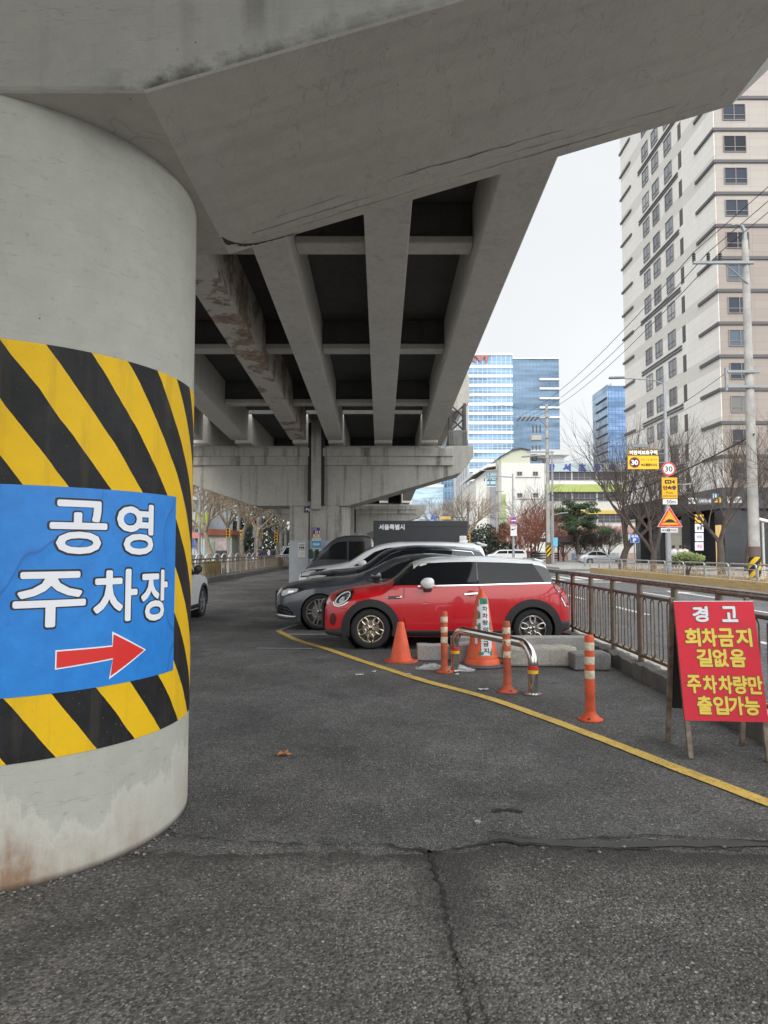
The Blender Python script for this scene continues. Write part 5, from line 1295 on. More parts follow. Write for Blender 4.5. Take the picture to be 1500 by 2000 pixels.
u0, u1, v0, v1 = bx_(1227, 877, 1286, 916)
tt, g = board('road_sign', 'yellow and black child protection zone sign with a solar panel on top', 'road sign', fS, u0, u1, v0, v1, SIGNY, [('여기부터', .42, .95, .40, .52, M('sign_brown', (.10, .04, .01), .5)), ('속도를줄이시오', .42, .95, .14, .28, M('sign_brown', (.10, .04, .01), .5), .006)], .06)
mb = MB(); plate(mb, g, u0, u1, v0 + (v1 - v0) * .655, v1, .004, .006); mb.build('header', LETK, tt, fix=True)
mb = MB(); e = .018; zz = v0 + (v1 - v0) * .68
for a in ((u0 + .03, u1 - .03, v1 - .05, v1 - .035), (u0 + .03, u1 - .03, zz, zz + .015), (u0 + .03, u0 + .045, zz, v1 - .035), (u1 - .045, u1 - .03, zz, v1 - .035)): plate(mb, g, a[0], a[1], a[2], a[3], .003, .009)
mb.build('header_border', SIGNY, tt, fix=True)
lettering('lettering', '어린이보호구역', M('lamp_white', (.95, .93, .85), .5), tt, g, u0 + .08, u1 - .08, zz + .045, v1 - .075, .012, .012)
cc_ = (u0 + .31, v0 + (v1 - v0) * .325); g2 = lambda u, v, d=0.: g(u + cc_[0], v + cc_[1], d)
mb = MB(); disc(mb, g2, .265, .004); disc(mb, g2, .215, .006, m=1); mb.build('speed_disc', [M('disc_red', (.50, .07, .04), .5), LETK], tt)
lettering('lettering', '30', LETW, tt, g2, -.15, .15, -.11, .11, .014, .008)
sp = MB(); q = Vector(((u0 + u1) / 2, SY, v1)) - tt.location; sp.obox(q + Vector((-.15, .05, .16)), (.34, 0, 0), (0, .18, .10), (0, -.01, .015)); sp.obox(q + Vector((-.15, .1, .05)), (.03, 0, 0), (0, .03, 0), (0, 0, .08)); sp.build('solar_panel', M('solar', (.20, .22, .24), .3, .3), tt)
c0 = P(1306, 916, SY); tt = T('road_sign', 'round white 30 speed limit sign with red ring', 'road sign', c0); g = flat((0, 0, 0), (1, 0, 0), (0, 0, 1))
mb = MB(); mb.prism([(.335 * math.cos(a), .335 * math.sin(a)) for a in [i * PI / 16 for i in range(32)]], lambda u, v: g(u, v, -.02), lambda u, v: g(u, v, 0)); mb.build('panel', GALV, tt)
mb = MB(); disc(mb, g, .325, .003); disc(mb, g, .255, .005, m=1); mb.build('face', [RED, WHITE], tt); lettering('lettering', '30', LETK, tt, g, -.175, .175, -.125, .125, .006, .008)
u0, u1, v0, v1 = bx_(1293, 932, 1323, 974)
BRN = M('sign_dark', (.05, .03, .012), .5)
tt, g = board('road_sign', 'yellow photo enforcement sign with a camera symbol', 'road sign', fS, u0, u1, v0, v1, M('sign_amber', (.75, .40, .012), .45), [('단속중', .10, .90, .42, .60, LETK, .010), ('Photo', .28, .72, .22, .34, BRN), ('enforcement', .08, .92, .08, .19, BRN)], .02, (BRN, .012))
mb = MB(); W_, H_ = u1 - u0, v1 - v0
plate(mb, g, u0 + .2 * W_, u0 + .62 * W_, v0 + .70 * H_, v0 + .87 * H_, .003, .006); mb.prism([(u0 + .66 * W_, v0 + .76 * H_), (u0 + .82 * W_, v0 + .69 * H_), (u0 + .82 * W_, v0 + .88 * H_), (u0 + .66 * W_, v0 + .81 * H_)], lambda u, v: g(u, v, .003), lambda u, v: g(u, v, .006))
for k in (.30, .45): plate(mb, g, u0 + k * W_, u0 + (k + .08) * W_, v0 + .75 * H_, v0 + .82 * H_, .002, .009, 1)
mb.build('camera_symbol', [LETK, SIGNY], tt, fix=True)
u0, u1, v0, v1 = bx_(1295, 975, 1323, 985); board('road_sign', 'small white 50m plate under the photo enforcement sign', 'road sign', fS, u0, u1, v0, v1, WHITE, [('50m', .25, .88, .18, .82, LETK, .02)], .02)
u0, u1, v0, v1 = bx_(1291, 1031, 1324, 1040); board('road_sign', 'white slow down plate under the triangular hump sign', 'road sign', fS, u0, u1, v0, v1, M('plate_grey', (.62, .62, .62), .5), [('속도를줄이시오', .07, .93, .25, .75, LETK, .01)], .02)
a, b = P(1284, 1029, SY), P(1333, 1029, SY); ap = P(1308, 989, SY)
tt = T('road_sign', 'red bordered amber triangle sign showing a speed hump', 'road sign', ((a.x + b.x) / 2, SY, a.z)); W_ = (b.x - a.x) / 2; H_ = ap.z - a.z
tri = lambda k: [(-W_ + k * 1.73, k), (W_ - k * 1.73, k), (0, H_ - 2 * k)]
mb = MB(); mb.prism(tri(0), lambda u, v: g0(u, v, -.02), lambda u, v: g0(u, v, 0)) if False else None
g = flat((0, 0, 0), (1, 0, 0), (0, 0, 1))
mb.prism(tri(0), lambda u, v: g(u, v, -.02), lambda u, v: g(u, v, 0)); poly(mb, g, tri(.012), .002, 1); poly(mb, g, tri(.10), .004, 2)
mb.build('panel', [WHITE, RED, M('hump_amber', (.88, .36, .012), .45)], tt)
mb = MB(); poly(mb, g, [(-.36, .2), (.36, .2), (.36, .235), (.25, .24), (.16, .32), (.07, .365), (-.07, .365), (-.16, .32), (-.25, .24), (-.36, .235)], .006); mb.build('hump_symbol', LETK, tt)
# blue parking sign on its own post
u0, u1, v0, v1 = bx_(1231, 1043, 1248, 1060, 42); fB = flat((0, 42, 0), (1, 0, 0), (0, 0, 1))
tt, g = board('road_sign', 'small blue parking sign with a white P between the street trees', 'road sign', fB, u0, u1, v0, v1, SIGNB, [('주차', .12, .88, .56, .88, LETW, .02), ('P', .34, .64, .10, .48, LETW, .04)], .02, (LETW, .012))
mb = MB(); q = Vector(((u0 + u1) / 2, 42.06, 0)) - tt.location; mb.tube([(q.x, q.y, q.z + .1), (q.x, q.y, v1 - tt.location.z)], .04, 8); mb.build('post', GALV, tt)

# ================================================================ TREES
def bare_tree(name, label, loc, h, seed, r0, bark, twig, spread=.75, kids=(5, 5, 5, 6), fork=.30, group=None, up=.35, lens=(.55, .62, .62, .6), lean=(0, 0), minr=.004):
    rr = random.Random(seed); t = T(name, label, 'tree', loc, 0, group); mt, mc = MB(), MB()
    def limb(p, d, L, ra, rb, lvl, n):
        pts = [p]; q = Vector(p); d = Vector(d)
        for i in range(n):
            d = (d + Vector((rr.gauss(0, .11), rr.gauss(0, .11), rr.gauss(0, .07) + up * .10 * (lvl > 0)))).normalized(); q = q + d * (L / n); pts.append(q.copy())
        (mt if lvl < 1 else mc).tube(pts, [ra + (rb - ra) * i / n for i in range(n + 1)], 9 if lvl == 0 else (6 if lvl < 3 else 3), cap=lvl == 0)
        return pts, d
    def grow(p, d, L, r, lvl):
        pts, d2 = limb(p, d, L, r, max(minr, r * (.72 if lvl == 0 else .35)), lvl, 5 if lvl < 2 else 3)
        if lvl >= len(kids): return
        for k in range(kids[lvl]):
            f = rr.uniform(.30, 1.0) if lvl else rr.uniform(.82, 1.0)
            i = min(len(pts) - 2, int(f * (len(pts) - 1))); a = Vector(pts[i]).lerp(Vector(pts[i + 1]), f * (len(pts) - 1) - i)
            base = d2 if lvl == 0 else (Vector(pts[-1]) - Vector(pts[0])).normalized()
            ang = rr.uniform(0, 2 * PI) if lvl else 2 * PI * k / kids[0] + rr.uniform(-.3, .3)
            o = base.orthogonal().normalized(); o2 = base.cross(o); s_ = spread * rr.uniform(.6, 1.2)
            nd = (base + (o * math.cos(ang) + o2 * math.sin(ang)) * s_ + Vector((0, 0, up * .4))).normalized()
            grow(a, nd, L0[lvl] * rr.uniform(.7, 1.2), max(minr, r * (.40 if lvl else .52)), lvl + 1)
    trunk = h * fork; L0 = []
    q = h - trunk
    for k in range(len(kids)): L0.append(q * lens[k] * (.72 ** k))
    grow(Vector((0, 0, -.05)), Vector((lean[0], lean[1], 1)).normalized(), trunk, r0, 0)
    mt.build('trunk', bark, t, smooth=60); mc.build('crown', twig, t)
    return t
bare_tree('street_tree', 'bare street tree leaning left behind the blue parking sign', (P(1216, 1090, 42.5).x, 42.5, .3), 8.4, 3, .26, BARK, TWIG, .62, (4, 5, 6, 7), .18, up=.55)
bare_tree('street_tree', 'bare street tree with many stems just left of the speed sign pole', (P(1276, 1100, 38).x, 38, .3), 8.2, 8, .20, BARK, TWIG, .58, (4, 6, 6, 6), .15, up=.6)
bare_tree('street_tree', 'bare forked street tree left of the striped utility pole', (P(1409, 1098, 35.5).x, 35.5, .3), 7.6, 21, .21, BARK, TWIG, .66, (3, 6, 6, 6), .24, up=.5)
bare_tree('street_tree', 'bare street tree behind the striped utility pole at the right edge', (P(1452, 1090, 41).x + .2, 41, .3), 8.0, 31, .18, BARK, TWIG, .7, (4, 5, 6, 6), .26, up=.5)
bare_tree('street_tree', 'bare tree reaching in from beyond the right edge of the photo', (17.3, 25.5, .3), 7.0, 41, .18, BARK, TWIG, .8, (4, 5, 6, 6), .3, up=.4)
for (px, Y, h, sd, lab, tw) in ((1030, 80, 6.2, 4, 'reddish bare shrub tree before the white school stair tower', TWIG_R), (1008, 84, 4.6, 6, 'small reddish shrub at the foot of the no parking sign', TWIG_R), (1050, 86, 8.0, 7, 'grey bare tree rising against the white stair tower', TWIG),
                                (1130, 88, 4.2, 9, 'brown leafless shrub behind the tail of the silver saloon', TWIG), (1160, 90, 4.4, 10, 'brown leafless shrub behind the roof of the silver saloon', TWIG), (1190, 88, 4.6, 12, 'brown leafless shrub behind the bonnet of the silver saloon', TWIG), (1100, 92, 4.0, 14, 'brown shrub beside the dark shelter roof', TWIG_R)):
    bare_tree('bare_shrub' if h < 5 else 'bare_tree', lab, (P(px, 1090, Y).x, Y, .1), h, sd, .13, BARK, tw, .75, (6, 6, 6, 5), .12, up=.3, minr=.012)
for (px, Y, h, sd, lab) in ((905, 62, 7.0, 51, 'pollarded plane tree with knobbly branches beyond the box truck'), (868, 75, 7.5, 52, 'bare plane tree partly behind the box truck roof')):
    bare_tree('plane_tree', lab, (P(px, 1090, Y).x, Y, .0), h, sd, .22, BARK_L, TWIG_L, .8, (4, 5, 5, 4), .42, up=.3, minr=.012)
for (px, Y, h, sd, lab) in ((418, 46, 8.6, 61, 'pale mottled plane tree left of the red roofed kiosk'), (472, 50, 9.6, 62, 'dense pale plane tree in the middle of the left roadside'), (505, 58, 9.8, 63, 'pale plane tree behind the left traffic lights'), (545, 68, 9.5, 64, 'bare plane tree closest to the second pier on the left'), (392, 60, 10.0, 65, 'bare plane tree next to the left office building'), (440, 66, 11.0, 66, 'tall pale plane tree at the back of the left roadside')):
    bare_tree('plane_tree', lab, (P(px, 1090, Y).x, Y, .1), h, sd, .19, BARK_L, TWIG_L, .85, (6, 7, 7, 6), .36, up=.28, minr=.010, lens=(.7, .7, .65, .6))
rr = random.Random(9)
t = T('pine_tree', 'green pine tree with spreading cloud like foliage by the school', 'tree', (P(1128, 1090, 82).x, 82, 0))
mb = MB(); mc = MB()
mb.tube([(0, 0, 0), (.1, 0, 2.5), (-.2, .1, 4.6), (.1, 0, 7.2)], [.22, .18, .13, .06], 8)
for k in range(26):
    a = rr.uniform(0, 2 * PI); z = rr.uniform(3.4, 7.4); R_ = rr.uniform(.6, 3.3) * (1.25 - (z - 3.2) / 7)
    p1 = (R_ * math.cos(a), R_ * math.sin(a), z + rr.uniform(.0, .5)); mb.tube([(0, 0, z - .5), p1], [.06, .02], 5)
    leafmass(mc, p1, .95, .95, .34, 300, .13, rr, hollow=.1)
mb.build('trunk', BARK, t, smooth=60); mc.build('crown', PINE, t)
mb = MB()
for k in range(70): leafmass(mb, (rr.uniform(-32, -12), rr.uniform(78, 96), rr.uniform(1, 8.0)), 2.0, 1.6, 1.5, 150, .26, rr, hollow=.1)
tag(mb.build('far_woods', DARKLEAF), 'dark evergreen growth behind the plane trees on the left', 'woods', kind='stuff')
mb = MB()
for k in range(26): leafmass(mb, (rr.uniform(10.5, 15.2), rr.uniform(82, 88), rr.uniform(.5, 4.2)), 1.0, 1.0, .9, 180, .17, rr, hollow=.1)
tag(mb.build('ivy_hedge', DARKLEAF), 'dark hedge mass beyond the parked cars near the traffic signal', 'hedge', kind='stuff')

# ================================================================ BUILDINGS, RIGHT
FR = M('window_frame', (.22, .20, .19), .5)
WG = M('tower_pane', (.045, .055, .075), .12, spec=.15)
def win_proto(par, w_, h_, ax, mull=1, fr=FR, gl=WG):
    """a framed window: axis x = lies in an XZ wall facing -y, axis y = lies in a YZ wall facing -x"""
    mb = MB(); e = .06
    def bb(a0, a1, z0, z1, d0, d1, tgt):
        if ax == 'x': tgt.box(a0, a1, d0, d1, z0, z1)
        else: tgt.box(d0, d1, a0, a1, z0, z1)
    for a in ((-w_ / 2, w_ / 2, 0, e), (-w_ / 2, w_ / 2, h_ - e, h_), (-w_ / 2, -w_ / 2 + e, e, h_ - e), (w_ / 2 - e, w_ / 2, e, h_ - e)): bb(*a, -.03, .10, mb)
    for k in range(mull): c_ = -w_ / 2 + w_ * (k + 1) / (mull + 1); bb(c_ - .03, c_ + .03, e, h_ - e, -.02, .09, mb)
    bb(-w_ / 2 + e, w_ / 2 - e, h_ * .3, h_ * .3 + .05, -.015, .085, mb)
    o = mb.build('window', fr, par); g_ = MB(); bb(-w_ / 2 + e, w_ / 2 - e, e, h_ - e, .03, .05, g_); p_ = g_.build('pane', gl, o)
    return o
PRND = random.Random(77)
PANES = {'tower_pane': [None, None, M('tower_pane_blue', (.09, .12, .16), .15, spec=.2), M('tower_pane_curtain', (.17, .17, .165), .3, spec=.15), M('tower_pane_dark', (.025, .028, .035), .1, spec=.15)],
         'tower_pane_light': [None, None, M('tower_pane_white', (.34, .36, .38), .25), M('tower_pane_mid', (.09, .11, .14), .12)]}
def place(proto, par, loc, first):
    if first: proto.location = loc; return
    c = proto.copy(); C.objects.link(c); c.parent = par; c.location = loc
    for ch in proto.children:
        d = ch.copy(); C.objects.link(d); d.parent = c
        mt = PRND.choice(PANES.get(ch.data.materials[0].name, [None]))
        if mt: d.material_slots[0].link = 'OBJECT'; d.material_slots[0].material = mt
BX, BY = 28.0, 56.0
TB = T('apartment_tower', 'tall beige tiled tower with rows of windows and a black shop base', 'building', (BX, BY, 0))
TW = tiles('white_facade', (.80, .785, .75), (.82, .805, .77), (.62, .61, .59), 1.5, .70, .014, .6, offset=0, band=(5.6, .25, (.66, .64, .60)))
TBR = tiles('brown_facade', (.30, .26, .23), (.325, .28, .25), (.22, .19, .17), 1.5, .70, .014, .6, offset=0)
TBE = tiles('beige_facade', (.385, .35, .32), (.41, .375, .34), (.29, .26, .24), 1.5, .70, .014, .6, offset=0)
HT, F0, FL = 58.0, 6.6, 2.79
mb = MB()
mb.box(0, 24, 6.0, 7.0, F0, HT); mb.box(0.003, 24, 7.0, 22.2, F0, HT); mb.box(.02, 24, 0, 6.0, F0, HT)
mb.build('wall', TW, TB, uv=True)
mb = MB(); mb.box(.10, 23.9, -.06, .0, F0, F0 + 8 * FL); mb.build('front_wall', TBR, TB, uv=True)
mb = MB(); mb.box(.10, 23.9, -.06, .0, F0 + 8 * FL + .001, HT); mb.build('front_wall', TBE, TB, uv=True)
LEDGE = M('ledge_dark', (.085, .08, .085), .5)
nf = int((HT - F0) / FL)
lp = None
for k in range(nf):
    z = F0 + k * FL + 2.55
    if lp is None:
        mb = MB(); mb.box(-.12, 24, -.18, -.061, 0, .26); mb.box(-.12, .0, -.061, 3.4, 0, .26); lp = mb.build('ledge', LEDGE, TB); lp.location.z = z
        mb = MB(); mb.box(-.14, .0, 19.0, 22.4, 0, .24); l2 = mb.build('end_ledge', LEDGE, TB); l2.location.z = z
    else:
        for q in (lp, l2): c = q.copy(); C.objects.link(c); c.parent = TB; c.location.z = z
    if k % 2 == 0:
        for dz in (0, .30):
            mb = MB(); mb.box(-.10, .002, 6.95, 16.8, z + dz, z + dz + .14); mb.build('string_course', LEDGE, TB)
wf = win_proto(TB, 1.95, 1.42, 'x', 1); first = True
for k in range(nf):
    for x in (1.75, 6.0, 10.3, 14.6): place(wf, TB, (x, -.115, F0 + k * FL + .72), first); first = False
wl = win_proto(TB, 1.7, 1.62, 'y', 1, FR, M('tower_pane_light', (.16, .19, .23), .1, spec=.8)); first = True
for k in range(nf):
    for y, dz in ((9.1, .60), (12.2, .60), (14.8, .60)): place(wl, TB, (-.05, y, F0 + k * FL + dz), first); first = False
for k in range(nf): mb = MB(); mb.box(-.006, .4, 6.15, 6.85, F0 + k * FL + .3, F0 + k * FL + 1.9); mb.build('slot_window', M('slot_dark', (.06, .055, .05), .5), TB)
BK = tiles('black_granite', (.022, .023, .027), (.03, .031, .036), (.06, .06, .065), 1.2, .9, .01, .18)
mb = MB(); mb.box(-.6, 24, -1.0, 22, 4.9, 6.6); mb.build('sign_fascia', BK, TB, uv=True)
for q in ((-.2, 1.2, -.4, 1.2), (4.6, 6.2, -.5, 1), (9.5, 11, -.5, 1), (-.3, .9, 5.6, 7.4), (-.3, .9, 12.4, 14.2), (-.3, .9, 17.6, 19)): mb = MB(); mb.box(*q, 0, 4.9); mb.build('column', BK, TB, uv=True)
mb = MB(); mb.box(.9, 24, .6, 22, 0, 4.9); mb.build('shop_front', M('shop_dark', (.03, .032, .036), .15), TB)
mb = MB(); mb.box(.2, .9, 7.6, 12.3, .4, 4.4); mb.build('shop_panel', tiles('shop_beige', (.42, .40, .33), (.46, .43, .36), (.2, .2, .18), 2.2, 1.0, .02, .6, offset=0), TB, uv=True)
mb = MB(); mb.box(-.26, -.202, .1, 1.0, .2, 3.6); mb.build('lit_doorway', M('warm_shop_light', (.80, .50, .20), .5, emit=.25), TB)
fT = flat((0, BY - 1.02, 0), (1, 0, 0), (0, 0, 1))
SG = [(1346, 972, 1361, 984, 'white shop sign on the left of the black fascia', WHITE, '동물병원', LETK), (1362, 972, 1392, 985, 'dark shop sign in the middle of the black fascia', M('sg_dark', (.08, .08, .085), .5), '스터디카페', LETW), (1393, 964, 1404, 974, 'small blue shop sign above the yellow one', M('sg_blue', (.25, .42, .65), .5), '치과', LETW), (1397, 972, 1409, 981, 'small yellow shop sign right on the fascia', SIGNY, '약국', LETK), (1420, 970, 1450, 982, 'long pale shop sign behind the utility pole', M('sg_pale', (.5, .5, .48), .5), '부동산', LETK)]
for x0, y0, x1, y1, lab, mt, tx, lm in SG:
    a = bx_(x0, y0, x1, y1, BY - 1.1); board('shop_sign', lab, 'shop sign', fT, a[0], a[1], a[2], a[3], mt, [(tx, .12, .88, .25, .75, lm, .01)], .06)
fT2 = flat((0, BY - .45, 0), (1, 0, 0), (0, 0, 1))
for y0, y1, lab, mt, tx, lm in ((1005, 1021, 'yellow square shop sign topmost of four on the black column', SIGNY, '모임', LETK), (1023, 1039, 'black and white square sign second of four on the column', WHITE, '삼겹', LETK), (1041, 1057, 'white square sign third of four on the column', M('sq_white', (.68, .68, .76), .5), '커피', M('sg_grey', (.3, .3, .4), .5)), (1059, 1075, 'white square sign with pink mark lowest of four on the column', M('sq_white2', (.70, .69, .74), .5), '네일', M('sg_pink', (.65, .2, .4), .5))):
    a = bx_(1358, y0, 1374, y1, BY - .46); board('shop_sign', lab, 'shop sign', fT2, a[0], a[1], a[2], a[3], mt, [(tx, .2, .8, .3, .7, lm, .02)], .05)
# ---- glass towers
def curtain(name, c1, c2, frame, bw, rh, rough=.12):
    m, t, b = nodes(name); uv = N(t, 'TexCoord').outputs['UV']
    br = N(t, 'TexBrick', offset=0., squash=1.); br.inputs['Scale'].default_value = 1; br.inputs['Brick Width'].default_value = bw; br.inputs['Row Height'].default_value = rh
    br.inputs['Mortar Size'].default_value = .10; br.inputs['Color1'].default_value = rgba(c1); br.inputs['Color2'].default_value = rgba(c2); br.inputs['Mortar'].default_value = rgba(frame)
    t.links.new(uv, br.inputs['Vector']); n = noise(t, uv, .10, 3, .6, (.35, 2.0, 1))
    c = mixc(t, ramp(t, n, .42, .60), br.outputs[0], mixc(t, br.outputs[1], [min(1, x * 1.9 + .05) for x in c1], frame))
    t.links.new(c, b.inputs['Base Color']); b.inputs['Roughness'].default_value = rough; b.inputs['Metallic'].default_value = .25
    return m
CW1 = curtain('glass_banded', (.095, .165, .25), (.125, .21, .31), (.45, .55, .62), 1.95, 4.0)
CW2 = curtain('glass_grid', (.06, .11, .17), (.085, .145, .22), (.12, .17, .23), 1.5, 1.95)
CW3 = curtain('glass_blue', (.065, .13, .245), (.085, .16, .29), (.06, .10, .17), 1.7, 2.0)
STONE = tiles('white_stone', (.70, .70, .68), (.74, .74, .72), (.55, .55, .54), 3, 1.3, .05, .7)
SPN = M('white_spandrel', (.72, .75, .76), .5)
Y0 = 280.0
a0, a1, a2 = P(917, 1000, Y0).x, P(1004, 1000, Y0).x, P(1096, 1000, Y0).x
zt = P(960, 693, Y0).z; zt2 = P(1050, 700, Y0).z
t = T('glass_tower', 'tall blue glass office tower with white floor bands and red roof letters', 'building', (a0, Y0, 0))
mb = MB(); mb.box(.02, a1 - a0, 0, 60, 0, zt); mb.build('banded_wall', CW1, t, uv=True)
mb = MB(); mb.box(a1 - a0 + .01, a2 - a0, .3, 50, 0, zt2); mb.build('grid_wall', CW2, t, uv=True)
mb = MB(); mb.box(-.3, .0, .5, 60, 0, zt - 4); mb.build('side_wall', STONE, t, uv=True)
sp_ = None
for k in range(20):
    z = 2.4 + k * 3.94
    if sp_ is None: mb = MB(); mb.box(-.1, a1 - a0, -.35, -.01, 0, 1.25); sp_ = mb.build('floor_band', SPN, t); sp_.location.z = z
    else: c = sp_.copy(); C.objects.link(c); c.parent = t; c.location.z = z
for k, y in enumerate((743, 761, 780, 798, 817)):
    mb = MB(); z = P(1080, y, Y0).z; mb.box(a2 - a0 - 8.3, a2 - a0 + .3, -.5, .29, z, z + .8); mb.build('fin', SPN, t)
mb = MB(); mb.box(-.1, a1 - a0 + .1, -.4, -.36, zt - .3, zt + .6); mb.box(a1 - a0 + .11, a2 - a0 + .1, -.1, .2, zt2 - .2, zt2 + .4); mb.build('roof_edge', SPN, t)
mb = MB()
for k in range(5): mb.box(-.45, -.305, 6 + k * 9, 10 + k * 9, 4, zt - 8)
mb.build('side_slots', M('slot_glass', (.22, .27, .33), .3), t)
fG = flat((0, -.6, 0), (1, 0, 0), (0, 0, 1)); lx0 = P(908, 700, Y0).x - a0; lx1 = P(951, 700, Y0).x - a0
lettering('lettering', 'XVI', M('letter_red', (.48, .13, .10), .6), t, fG, lx0, lx1, P(930, 706, Y0).z, P(930, 695, Y0).z, .22, .2, .01)
Y2 = 330.0; a0, a1 = P(1192, 1000, Y2).x, P(1243, 1000, Y2).x; z2 = P(1200, 753, Y2).z
t = T('glass_tower', 'smaller dark blue glass tower beside the beige tower', 'building', (a0, Y2, 0))
mb = MB(); mb.box(0, a1 - a0, 0, 24, 0, z2); mb.build('wall', CW3, t, uv=True)
mb = MB(); mb.box(-.3, -.01, .2, 24, 0, z2 + .6); mb.build('side_wall', curtain('glass_pale', (.16, .25, .36), (.20, .30, .42), (.10, .15, .22), 3, 4, .2), t, uv=True)
for k in range(15):
    mb = MB(); mb.box(-1.0, -.31, .5, 18, z2 - 6 - k * 4.4, z2 - 5.6 - k * 4.4); mb.build('louvre', M('louvre_dark', (.08, .1, .13), .5), t)
mb = MB(); mb.box(4, a1 - a0, 6, 20, z2, z2 + 3); mb.build('roof_room', SPN, t)
Y3 = 420.0; a0, a1 = P(862, 1000, Y3).x, P(905, 1000, Y3).x
t = T('glass_tower', 'distant blue banded tower showing behind the steel lattice post', 'building', (a0, Y3, 0))
mb = MB(); mb.box(0, a1 - a0, 0, 30, 0, P(870, 815, Y3).z); mb.build('wall', CW1, t, uv=True)
mb = MB(); mb.box(a1 - a0 + .01, a1 - a0 + 3, .5, 30, 0, P(870, 930, Y3).z); mb.build('side_wall', STONE, t, uv=True)
a0, a1 = P(808, 1000, 380).x, P(866, 1000, 380).x
t = T('glass_tower', 'low pale blue office block between the pier caps and the far tower', 'building', (a0, 380, 0))
mb = MB(); mb.box(0, a1 - a0, 0, 30, 0, P(840, 948, 380).z); mb.build('wall', curtain('glass_sky', (.30, .42, .52), (.36, .48, .58), (.6, .66, .7), 3, 4, .3), t, uv=True)
mb = MB(); mb.box(-.2, a1 - a0 + .2, -.3, -.01, P(840, 948, 380).z - 1.2, P(840, 948, 380).z + .5); mb.build('roof_edge', SPN, t)
# ---- school
YS = 112.0
def sx(px, Y=YS): return P(px, 1000, Y).x
def sz(py, Y=YS): return P(1000, py, Y).z
t = T('school_building', 'pale school building with blue Korean roof letters and a lime green band', 'building', (sx(1065), YS, 0)); ox = t.location.x
L_ = sx(1340) - ox
mb = MB(); mb.box(0, L_, 0, 14, 0, sz(905)); mb.build('wall', M('school_wall', (.62, .61, .57), .8, var=.06, scale=.5), t)
def bandz(name, y0, y1, mt, d=.12, xe=L_): mb = MB(); mb.box(-.02, xe, -d, -.001, sz(y1), sz(y0)); return mb.build(name, mt, t)
bandz('name_band', 905, 921.5, M('school_sky', (.46, .55, .58), .7), .3)
bandz('lime_band', 947, 961, M('lime', (.42, .50, .16), .7), .5); bandz('ledge', 940.5, 946.5, WALLW, .35)
bandz('yellow_band', 997, 1004, M('school_yellow', (.62, .46, .12), .7), .4); bandz('pink_band', 1028, 1041, M('school_pink', (.50, .30, .29), .7), .3); bandz('base_band', 1046, 1056, M('school_mint', (.50, .56, .50), .7), .3)
fN = flat((-ox + ox, -.31, 0), (1, 0, 0), (0, 0, 1))
for ch, a, b in (('강', 1071, 1083), ('서', 1101, 1114), ('초', 1131, 1144), ('등', 1160, 1173), ('학', 1190, 1203), ('교', 1219, 1232)):
    lettering('lettering', ch, M('letter_navy', (.06, .08, .36), .5), t, fN, sx(a) - ox, sx(b) - ox, sz(919.5), sz(907), .09, .05, .005)
swp = win_proto(t, 3.9, 1.5, 'x', 3, M('alu_grey', (.30, .30, .31), .5), M('school_pane', (.10, .10, .12), .1)); first = True
for py in (938, 979, 1021):
    for k in range(6): place(swp, t, (2.4 + k * 4.1, -.06, sz(py)), first); first = False
t = T('stair_tower', 'white windowed stair tower with a pale green gabled roof room', 'building', (sx(980, 104), 104, 0)); ox = t.location.x
W_ = sx(1064, 104) - ox; ZZ = lambda py: sz(py, 104)
mb = MB(); mb.box(0, W_, 0, 16, 0, ZZ(905)); mb.build('wall', WALLW, t)
LG = M('pale_green_wall', (.60, .62, .50), .8)
mb = MB(); mb.prism([(0, ZZ(905) + .002), (sx(1037, 104) - ox, ZZ(905) + .002), (sx(1037, 104) - ox, ZZ(880)), (sx(1018, 104) - ox, ZZ(876)), (sx(1000, 104) - ox, ZZ(880)), (0, ZZ(892))], lambda u, v: (u, .2, v), lambda u, v: (u, 10, v)); mb.build('roof_room', LG, t, fix=True)
RD = M('roof_dark', (.10, .11, .13), .6)
mb = MB()
for (xa, ya), (xb, yb) in (((978, 893), (1000, 880.5)), ((1000, 880), (1018, 876)), ((1018, 876), (1038, 880))):
    a_, b_2 = Vector((sx(xa, 104) - ox, 5, ZZ(ya))), Vector((sx(xb, 104) - ox, 5, ZZ(yb))); mb.obox((a_ + b_2) / 2 + Vector((0, 0, .09)), (b_2 - a_) / 2, (0, 5.2, 0), (0, 0, .07))
mb.build('roof', RD, t)
w2 = win_proto(t, .80, .62, 'x', 1, M('alu_grey', (.30, .30, .31), .5), M('school_pane', (.10, .10, .12), .1)); first = True
for px in (1015.5, 1046.5):
    for py in (929, 971): place(w2, t, (sx(px, 104) - ox, -.06, ZZ(py)), first); first = False
mb = MB()
for py in (932, 974.5): mb.box(sx(1007, 104) - ox, sx(1056, 104) - ox, -.12, -.001, ZZ(py + .7), ZZ(py))
mb.build('sill', M('sill_dark', (.22, .21, .20), .6), t)
mb = MB(); mb.box(-.02, .6, -.10, -.001, 0, ZZ(965)); mb.build('green_strip', M('strip_green', (.42, .52, .22), .7), t)
t = T('school_hall', 'white school hall with slanted roof and a tall grey panel left of the stair tower', 'building', (sx(930, 108), 108, 0)); ox = t.location.x; ZH = lambda py: sz(py, 108); XH = lambda px: sx(px, 108) - ox
mb = MB(); mb.prism([(0, 0), (XH(979), 0), (XH(979), ZH(914)), (XH(952), ZH(918)), (0, ZH(936))], lambda u, v: (u, 0, v), lambda u, v: (u, 18, v)); mb.build('wall', WALLW, t, fix=True)
